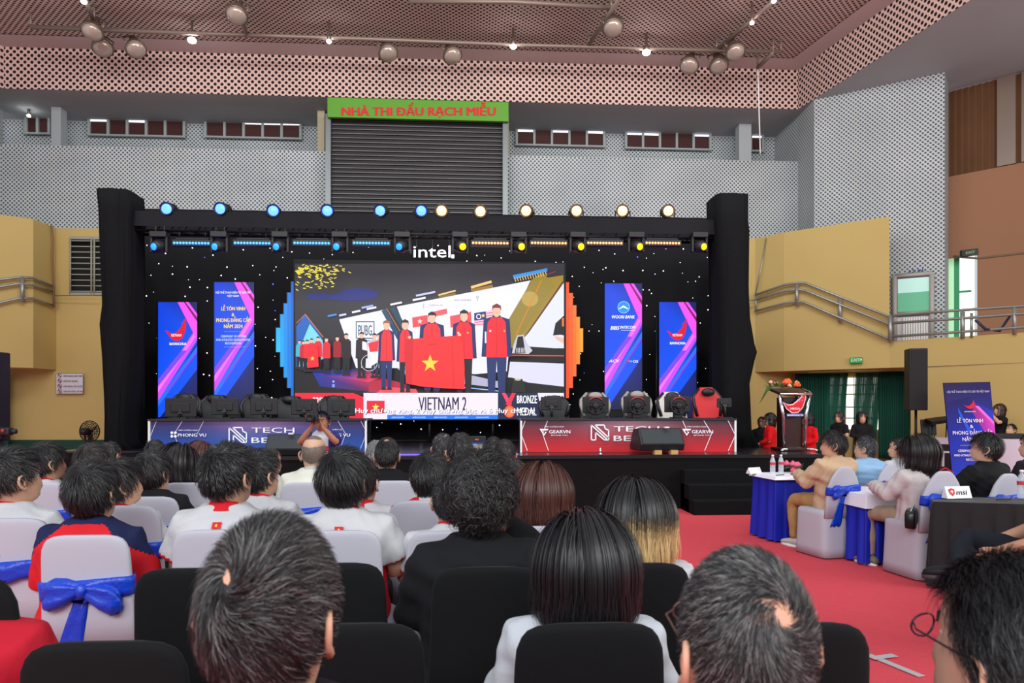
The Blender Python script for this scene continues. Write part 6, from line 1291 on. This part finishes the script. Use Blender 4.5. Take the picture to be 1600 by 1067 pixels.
P_(383, 697, 5.6, 'person in a navy jacket behind the flag-patch jerseys', head=(-.1, .0), shirt=dict(c=(34, 48, 86), sleeve='long', loose=.028), hairp=dict(style='mop', L=.06, vol=.018, color=K_), wide=1.1)
P_(421, 700, 6.4, 'person with tied black hair and white top beside the navy jacket', head=(-.7, .0), shirt=dict(c=(214, 214, 218), sleeve='long'), hairp=dict(style='short', L=.03, color=(50, 40, 38)))
P_(692, 677, 6.6, 'person with short black hair left of the raised phone', head=(0, .0), shirt=dict(c=(40, 42, 50)), hairp=dict(style='short', L=.035, vol=.01, color=(40, 38, 40), grey=.1))
pe, hx_ = P_(719, 677, 5.6, 'person holding up a phone to film the stage', head=(-.1, .0), shirt=dict(c=(36, 38, 46)), hairp=dict(style='short', L=.045, vol=.014, color=K_), poses=('lap', 'phone'))
P_(771, 683, 7.2, 'small far head with curly black hair right of the raised phone', head=(0, 0), shirt=dict(c=(50, 50, 58)), hairp=dict(style='curly', L=.06, color=K_))
P_(789, 687, 6.4, 'small far head with bushy black hair, second right of the raised phone', head=(0, 0), shirt=dict(c=(40, 40, 46)), hairp=dict(style='curly', L=.06, color=(40, 34, 34)))
P_(172, 690, 6.8, 'small far head between the black top and the black shirt on the left', head=(-.2, 0), shirt=dict(c=(50, 50, 60)), hairp=dict(style='mop', L=.05, color=K_))
# the phone
t = 5.95; c = W(745, 697, t); e = empty('phone', c, 'phone held up sideways-on showing the stage on its screen', 'phone'); b = MB(); b.box((0, 0, 0), (.155, .01, .17)); b.build('phone_body', plastic, e, bevel=.006)
A = Art(lambda x, z, l: (x, -.006-l, -z), .001); A.rect(-.066, -.07, .066, .07, (22, 24, 34)); A.rect(-.055, -.03, .055, .03, (26, 60, 130)); A.rect(-.04, -.02, .0, .01, (120, 150, 200)); A.rect(.0, -.015, .045, .02, (150, 130, 70)); A.rect(-.015, -.062, .015, -.052, (220, 70, 60)); A.disc(0, .052, .01, .01, (230, 230, 235)); A.build('phone_screen', LED, e, False)
# photographer in front of the stage
pe, hx_ = P_(503, 648, 8.6, 'photographer in a red, white and blue shirt aiming a camera at the audience', mode='stand', face_yaw=PI-.05, head=(.0, .05), shirt=dict(c=(214, 214, 220), sleeve='short', loose=.014, fn=lambda c: np.where(np.abs(c[:, 0]) > .12, 2, np.where(c[:, 2] < .78, 1, 0)), extra=[(204, 36, 46), (44, 46, 110)], collar=red), poses=('cam', 'cam'), near=1, skin=(170, 116, 92), hairp=dict(style='short', L=.04, vol=.014, color=(24, 26, 44)), curl=1.0)
s_ = pe['_s']; x, y = XY(497, 8.6); e = empty('photo_camera', (x, y-.32, (1.40+.185)*s_), 'black photo camera held to the face of the photographer', 'camera')
b = MB(); b.box((0, 0, 0), (.14, .07, .10)); b.box((0, 0, .06), (.06, .06, .04)); b.build('camera_body', plastic, e, bevel=.012); b = MB(); b.lathe([(.001, 0), (.036, 0), (.04, .03), (.042, .09), (.036, .1), (.03, .09)]); b.v = [(p[0], -p[2]-.03, p[1]) for p in b.v]; b.build('lens', plastic, e)
# right tables --------------------------------------------------------------
yw_ = 1.0
P_(1303, 673, 7.2, 'person in a beige blazer and tan trousers seated at the first blue table', face_yaw=0.3, head=(0.75, .0), shirt=dict(c=(190, 160, 130), sleeve='long', loose=.026, kind='blazer', hem=.36, collar=(190, 160, 130)), poses=('table', 'table'), trousers=(168, 132, 84), shoe=(214, 210, 206), near=1, glasses=(40, 34, 36), hairp=dict(style='mop', L=.06, vol=.018, color=(34, 30, 30)), wide=1.08)
P_(1352, 682, 7.75, 'person in a light blue shirt seated behind the beige blazer', face_yaw=0.2, head=(0.5, .05), shirt=dict(c=(138, 174, 208), sleeve='long', loose=.026, collar=(144, 180, 212)), poses=('table', 'table'), near=1, wide=1.12, hairp=dict(style='short', L=.035, vol=.012, color=(44, 42, 46), grey=.15))
P_(1404, 684, 8.3, 'person in a white shirt mostly hidden behind the dark-haired blouse wearer', face_yaw=0.25, head=(0.7, .05), shirt=dict(c=(206, 208, 216), sleeve='long', loose=.02), poses=('table', 'table'), hairp=dict(style='short', L=.04, color=K_))
P_(1434, 684, 6.35, 'person with shoulder-length black hair, white blouse and khaki trousers at the second blue table', hs=1.2, face_yaw=0.3, head=(0.2, .05), shirt=dict(c=(218, 208, 208), sleeve='long', loose=.026), poses=('table', 'table'), trousers=(150, 132, 112), shoe=(120, 110, 90), near=1, hairp=dict(style='long', L=.13, vol=.034, color=(28, 24, 25), n=3800, width=.002))
P_(1541, 676, 6.55, 'person in a black tee and glasses seated right of the roll-up banner', hs=1.15, face_yaw=0.35, head=(0.45, .0), shirt=dict(c=(22, 22, 25), sleeve='short', loose=.022), poses=('table', 'table'), near=1, glasses=(50, 46, 46), wide=1.06, hairp=dict(style='mop', L=.06, vol=.018, color=K_), skin=(206, 160, 136))
P_(1614, 676, 7.3, 'person in a black jacket and white collar at the right picture edge', face_yaw=0.3, head=(0.4, .0), shirt=dict(c=(26, 26, 30), sleeve='long', loose=.022, collar=(220, 220, 224), ch=.03), near=1, hairp=dict(style='short', L=.04, color=K_))
P_(1654, 640, 4.3, 'person in dark jeans at the black table, only legs and forearm in view', face_yaw=1.0, head=(0.2, 0), shirt=dict(c=(24, 24, 28), sleeve='short', loose=.02), poses=('knee', 'knee'), trousers=(30, 32, 40), legs='cross', zt=1.3, hairp=dict(style='short', L=.04, color=K_), near=1, skin=(196, 146, 120), shoe=(30, 30, 34))
# people behind the stage on the right
P_(1202, 650, 12.6, 'person in a long red dress left of the flower lectern', mode='stand', face_yaw=1.2, head=(.1, .05), shirt=dict(c=(206, 14, 24), sleeve='long', loose=.006, collar=(206, 14, 24), ch=.03), poses=('front', 'front'), trousers=(206, 14, 24), legs='dress', hairp=dict(style='long', L=.06, vol=.012, color=K_), s=.92, zt=1.4)
P_(1262, 650, 12.6, 'person in a long red dress right of the flower lectern', mode='stand', face_yaw=1.9, head=(-.4, .05), shirt=dict(c=(206, 14, 24), sleeve='long', loose=.006, collar=(206, 14, 24), ch=.03), poses=('front', 'front'), trousers=(206, 14, 24), legs='dress', hairp=dict(style='long', L=.10, vol=.012, color=K_), s=.92, zt=1.4)
P_(1190, 656, 13.6, 'person in a black shirt standing in the shade left of the red dresses', mode='stand', face_yaw=2.4, head=(0, 0), shirt=dict(c=(26, 26, 30)), poses=('front', 'front'), trousers=(150, 140, 130), hairp=dict(style='short', L=.04, color=K_), skin=(110, 76, 62), s=.86, zt=1.3)
P_(1311, 648, 14.6, 'person in a black tee looking left in front of the sheer curtain', mode='stand', face_yaw=1.9, head=(.2, .0), shirt=dict(c=(22, 22, 25)), poses=('front', 'front'), hairp=dict(style='long', L=.04, vol=.012, color=(50, 38, 34)), s=.86, zt=1.4)
P_(1347, 648, 14.4, 'person with long black hair and a black tee with white chest logo by the curtains', mode='stand', face_yaw=2.9, head=(0, .0), shirt=dict(c=(22, 22, 25), sleeve='long'), poses=('front', 'front'), hairp=dict(style='long', L=.14, vol=.018, color=K_), trousers=(130, 124, 112), s=.86, zt=1.4)
P_(1560, 636, 15.1, 'person with long hair in a black tee behind the mixing desk', mode='stand', face_yaw=1.6, head=(.1, .15), shirt=dict(c=(22, 22, 25)), poses=('cam', 'front'), hairp=dict(style='long', L=.12, vol=.014, color=(60, 42, 36)), s=.9, zt=1.5)
P_(1578, 662, 14.9, 'person seated low behind the mixing desk, only the head in view', face_yaw=1.7, head=(0, .2), shirt=dict(c=(40, 40, 44)), poses=('table', 'table'), hairp=dict(style='short', L=.04, color=K_), s=.9, zt=1.2)
# ------------------------------------------------------------------ chairs
gw = 'white covered banquet chairs'; gb = 'black covered banquet chairs'
chair_px('black', 162, 1003, 667, 'black-covered chair with empty back nearest the camera, bottom left', group=gb)
chair_px('black', 922, 974, 614, 'black-covered chair of the long-haired white top, bottom centre', group=gb)
chair_px('black', 1246, 974, 614, 'black-covered chair peeping out right of the grey-flecked head', group=gb)
chair_px('black', -128, 900, 640, 'black-covered chair of the crimson blazer at the left edge', group=gb, rz=.1)
chair_px('black', 545, 975, 614, 'black-covered chair right behind the tousled grey head', group=gb)
chair_px('black', 300, 888, 460, 'black-covered chair between the blue bow and the tousled grey head', group=gb)
chair_px('black', 515, 880, 450, 'black-covered chair right of the tousled grey head', group=gb)
chair_px('black', 762, 886, 455, 'black-covered chair that the curly-haired person sits on', group=gb)
chair_px('black', 996, 880, 444, 'black-covered chair of the blonde-ended hair', group=gb)
chair_px('white_bow', 133, 836, 355, 'white-covered chair with a big blue satin bow, worn by the red polo shirt', group=gw)
chair_px('white_sash', 12, 810, 330, 'white-covered chair with blue sash at the left picture edge', group=gw)
chair_px('white_bow', 232, 776, 246, 'white-covered chair with a blue bow behind the empty black one', group=gw)
chair_px('white_sash', 335, 828, 342, 'white-covered chair of the front flag-patch jersey', group=gw)
chair_px('white', 530, 829, 346, 'white-covered chair of the jersey with blue lettering', group=gw)
chair_px('white_sash', 190, 790, 298, 'white-covered chair right behind the red polo shirt', group=gw)
chair_px('white', 848, 822, 337, 'tall white-covered chair under the reddish-brown hair', group=gw)
chair_px('white_sash', 664, 782, 284, 'white-covered chair with blue sash, left of the curly-haired one', group=gw)
chair_px('white', 700, 830, 342, 'white-covered chair hidden behind the black shirt', group=gw)
chair_px('white_sash', 477, 754, 205, 'white-covered chair of the cream shirt', group=gw)
chair_px('white', 614, 751, 201, 'white-covered chair of the black suit', group=gw)
chair_px('white_sash', 66, 754, 223, 'white-covered chair of the second jersey from the left', group=gw)
chair_px('white', 139, 778, 222, 'white-covered chair between second jersey and red polo', group=gw)
chair_px('white', 292, 754, 218, 'white-covered chair beside the wavy black hair', group=gw)
chair_px('white_sash', 400, 800, 283, 'white-covered chair of the jersey between the front ones', group=gw)
chair_px('white_sash', 570, 800, 286, 'white-covered chair of the hidden jersey behind the blue lettering', group=gw)
chair_px('white', 800, 790, 258, 'white-covered chair of the jersey right of the curly hair', group=gw)
chair_px('arch_bow', 1320, 729, 143, 'arched white chair with a blue bow behind the beige blazer', rz=.22, group=gw, t=6.95)
chair_px('arch_bow', 1395, 724, 140, 'arched white chair with a blue sash behind the light blue shirt', rz=.15, group=gw, t=7.45)
chair_px('arch_bow', 1475, 736, 165, 'arched white chair with a blue bow at the khaki trousers', rz=.12, group=gw, t=6.05)
chair_px('arch_bow', 1576, 740, 190, 'arched white chair with blue sash behind the black tee', rz=.15, group=gw, t=6.25)
x, y = XY(1640, 4.3); banquet('white', x, y, 'white chair seat under the dark jeans at the lower right edge', 1.25, gw, .93)
# ------------------------------------------------------------------ tables
bskirt = mat('blue_skirt', (18, 34, 168), .55, bump=.15, bscale=12, spec=.35); wtop = mat('white_tablecloth', (224, 222, 232), .7)
def table(px, py, zt, d1, d2, L1, L2, label, c, cloth_w=None):
    """near floor corner at a pixel; edges run along directions d1, d2"""
    t = (H-0)*F/(py-HY); x, y = XY(px, t); P0 = Vector((x, y, 0)); D1 = Vector((math.cos(d1), math.sin(d1), 0)); D2 = Vector((math.cos(d2), math.sin(d2), 0))
    e = empty('draped_table', P0, label, 'table'); Q = [P0, P0+D1*L1, P0+D1*L1+D2*L2, P0+D2*L2]; cen = sum(Q, Vector())/4
    b = MB(); n = 70; per = []; 
    for k in range(4):
        a, c_ = Q[k], Q[(k+1) % 4]; m = int(n*(c_-a).length/1.0)
        for i in range(m): per.append(a.lerp(c_, i/m))
    rows = []
    for z, am in ((zt-.005, .0), (zt-.05, .006), (.35, .02), (.02, .034)): rows.append([(p.x+(p-cen).normalized().x*(am*math.sin(i*.62+.9*math.sin(i*.13))+ (zt-z)*.03), p.y+(p-cen).normalized().y*(am*math.sin(i*.62+.9*math.sin(i*.13))+(zt-z)*.03), z) for i, p in enumerate(per)])
    b.loft(rows, False); o = b.build('table_skirt', c, e, True)
    b = MB(); b.loft([[(q.x, q.y, zt-.02) for q in Q], [(q.x, q.y, zt) for q in Q]], True, smooth=False); b.build('table_top', c, e, True)
    if cloth_w:
        a0, a1, drop = cloth_w; R0 = [P0+D1*L1*a0-D2*.02, P0+D1*L1*a1-D2*.02, P0+D1*L1*a1+D2*(L2+.02), P0+D1*L1*a0+D2*(L2+.02)]; b = MB()
        U = [Vector((q.x, q.y, zt+.006)) for q in R0]; b.add(U, [(0, 1, 2, 3)]); lo = Vector((0, 0, -drop)); 
        ex = -D1*.03 if a0 <= 0 else Vector((0, 0, 0)); b.add([U[0], U[1], U[1]+lo-D2*.03, U[0]+lo-D2*.03+ex], [(0, 3, 2, 1)]); b.add([U[0], U[3], U[3]+lo+ex, U[0]+lo+ex-D2*.03], [(0, 1, 2, 3)])
        o = b.build('white_runner', wtop, e, True); m_ = o.modifiers.new('s', 'SOLIDIFY'); m_.thickness = .004; m_.offset = 1
    return e, P0, D1, D2
TA, PA0, A1, A2 = table(1211, 848, .72, .08, 1.68, 1.2, .5, 'first blue-skirted table with water bottles by the stage steps', bskirt, (0, 1, .03))
TB, PB0, B1_, B2_ = table(1352, 884, .66, .15, 1.62, 1.05, .62, 'second blue-skirted table with a white runner, between the chairs', bskirt, (0, 1, .12))
TC, PC0, C1_, C2_ = table(1458, 920, .72, -.3, 1.05, 2.0, .42, 'black-draped table with a sponsor card at the right edge', mat('black_drape', (20, 20, 23), .8, bump=.2, bscale=12, sheen=.1))
water = mat('bottle_plastic', (222, 230, 238), .08, spec=.6, alpha=.45)
def bottle(p, label, h=.22):
    e = empty('water_bottle', p, label, 'bottle', 'water bottles on the tables'); k = h/.22; b = MB(); b.lathe([(.001, 0), (.028*k, 0), (.031*k, .01*k), (.029*k, .04*k), (.031*k, .05*k), (.029*k, .09*k), (.031*k, .1*k), (.031*k, .14*k), (.02*k, .18*k), (.012*k, .19*k), (.012*k, .2*k)], n=18); b.build('bottle_body', water, e)
    b = MB(); b.lathe([(.014*k, .2*k), (.014*k, .22*k)], n=14); b.build('cap', white, e); b = MB(); b.loft([[(.0315*k*math.cos(a), .0315*k*math.sin(a), z*k) for a in [2*PI*i/18 for i in range(18)]] for z in (.105, .135)], False); b.build('label', mat('bottle_label', (190, 60, 70), .5), e); return e
def onT(P0, D1, D2, a, c_, z): q = P0+D1*a+D2*c_; return (q.x, q.y, z+.009)
bottle(onT(PA0, A1, A2, .16, .33, .72), 'left water bottle of the pair on the first blue table'); bottle(onT(PA0, A1, A2, .28, .36, .72), 'right water bottle of the pair on the first blue table')
bottle(onT(PC0, C1_, C2_, .70, .34, .72), 'tall water bottle standing alone on the black table', .24)
for (px, py, t, l, g) in ((478, 770, 4.4, 'small water bottle beside the cream shirt chair', 0), (305, 783, 4.2, 'small water bottle left of the flag-patch jersey', 0)):
    pass
def card(P, rz, w, h, label, draw=None):
    e = empty('name_card', P, label, 'card', None, rz); b = MB(); b.add([(-w/2, -.035, 0), (w/2, -.035, 0), (w/2, 0, h), (-w/2, 0, h), (-w/2, .035, 0), (w/2, .035, 0)], [(0, 1, 2, 3), (3, 2, 5, 4), (0, 3, 4), (1, 5, 2), (0, 4, 5, 1)]); b.build('card', mat('card_white', (226, 226, 230), .6), e)
    if draw: A = Art(lambda x, z, l: (x, -.035*(1+z/h)-l, -z+.0), .0012); draw(A); A.build('print', PRINT, e, False)
def dmsi(A):
    A.text('msi', -.025, .085, -.03, .045, (24, 24, 28), .04, .25); A.poly([(-.095, -.075), (-.062, -.085), (-.035, -.075), (-.04, -.04), (-.065, -.02), (-.09, -.045)], (200, 36, 40)); A.poly([(-.08, -.06), (-.062, -.07), (-.05, -.06), (-.065, -.04)], (240, 210, 200))
card(onT(PC0, C1_, C2_, .20, .24, .72), .12, .24, .10, 'white tent card with a red crest and black letters on the black table', dmsi)
card(onT(PA0, A1, A2, -.02, .42, .72), .45, .19, .07, 'small blank white tent card on the first blue table')
card(onT(PB0, B1_, B2_, .62, .35, .66), .55, .16, .06, 'small white tent card near the blouse sleeve on the second blue table')
card(onT(PC0, C1_, C2_, .98, .30, .72), .1, .16, .06, 'plain white tent card at the right end of the black table')
def pen(P, a, label): b = MB(); p = Vector(P)+V(0, 0, .006); b.tube([p, p+V(.14*math.cos(a), .14*math.sin(a), 0)], .005, 8); o = b.build('pen', plastic); tag(o, label, 'pen')
pen(onT(PA0, A1, A2, .08, .12, .72), .5, 'dark pen lying on the first blue table'); pen(onT(PB0, B1_, B2_, .5, .16, .66), .5, 'dark pen lying on the second blue table'); pen(onT(PC0, C1_, C2_, .48, .14, .72), .1, 'dark pen lying on the black table')
# pink flowers on the first table
q = onT(PA0, A1, A2, .47, .42, .72); e = empty('table_flowers', q, 'small pink and red flower bunch on the first blue table', 'flowers'); b = MB(); R_ = random.Random(2)
for i in range(7): rose(b, (R_.uniform(-.08, .08), R_.uniform(-.05, .05), R_.uniform(.03, .13)), .04)
b.build('blossom', mat('pink_petal', (226, 96, 130), .6), e); b = MB()
for i in range(24): a = R_.uniform(0, 6.28); b.tube([(0, 0, .03), (.07*math.cos(a), .05*math.sin(a), .07), (.12*math.cos(a), .08*math.sin(a), R_.uniform(.02, .12))], [.004, .012, .002], 5, flat=.3)
b.build('leaf', MC['leaf_green'], e)
# handbags
t = 6.12; p = W(1424, 793, t); e = empty('handbag', (p[0], p[1], .46), 'small black handbag on the chair seat beside the khaki trousers', 'bag', None, .9); b = MB(); b.loft([[(x*.13*k, y*.045*k, z) for x, y in rrect(1, 1, 20, .4)] for z, k in ((.0, .95), (.02, 1), (.12, 1), (.15, .85))]); b.build('bag_body', mat('bag_leather', (18, 16, 18), .3), e); b = MB(); b.tube([(-.11, -.0, .14), (-.04, -.02, .18), (.05, -.02, .18), (.11, 0, .14)], .006, 6); b.build('strap', chrome, e)
t = 6.9; p = W(1472, 745, t); e = empty('red_bag', p, 'rounded red bag behind the arched chair, below the roll-up banner', 'bag'); b = MB(); b.ell((0, 0, -.05), (.14, .10, .10), 24, 12); b.build('bag_body', mat('red_fabric', (196, 20, 34), .6, bump=.2, bscale=30), e); b = MB(); b.tube([(-.1, -.02, .04), (0, -.05, .09), (.1, -.02, .04)], .008, 6); b.build('handle', mat('red_fabric', (196, 20, 34)), e)
# black cloth table in the middle of the jersey rows
t = 4.15; x, y = XY(612, t); e = empty('draped_table', (x, y, 0), 'black-draped table with a white top between the centre jersey rows', 'table'); b = skirt((x-.28, y-.2), (x+.26, y-.2), 0, .7, black, .012, .12); b.build('table_skirt', black, e, True); b = MB(); b.box((x, y+.05, .705), (.58, .5, .02)); b.build('table_top', wtop, e, True)
for px, t, rz, l in ((692, 6.6, 0, 'white-covered chair of the head just left of the raised phone'), (719, 5.6, 0, 'white-covered chair of the person holding up the phone'), (789, 6.4, 0, 'white-covered chair under the bushy black hair right of the phone'), (383, 5.6, 0, 'white-covered chair of the navy jacket'), (1404, 8.3, .2, 'white-covered chair of the mostly hidden white shirt'), (1614, 7.3, .25, 'white-covered chair of the black jacket at the right edge')):
    x, y = XY(px, t); banquet('white', x, y, l, rz, gw, .92)
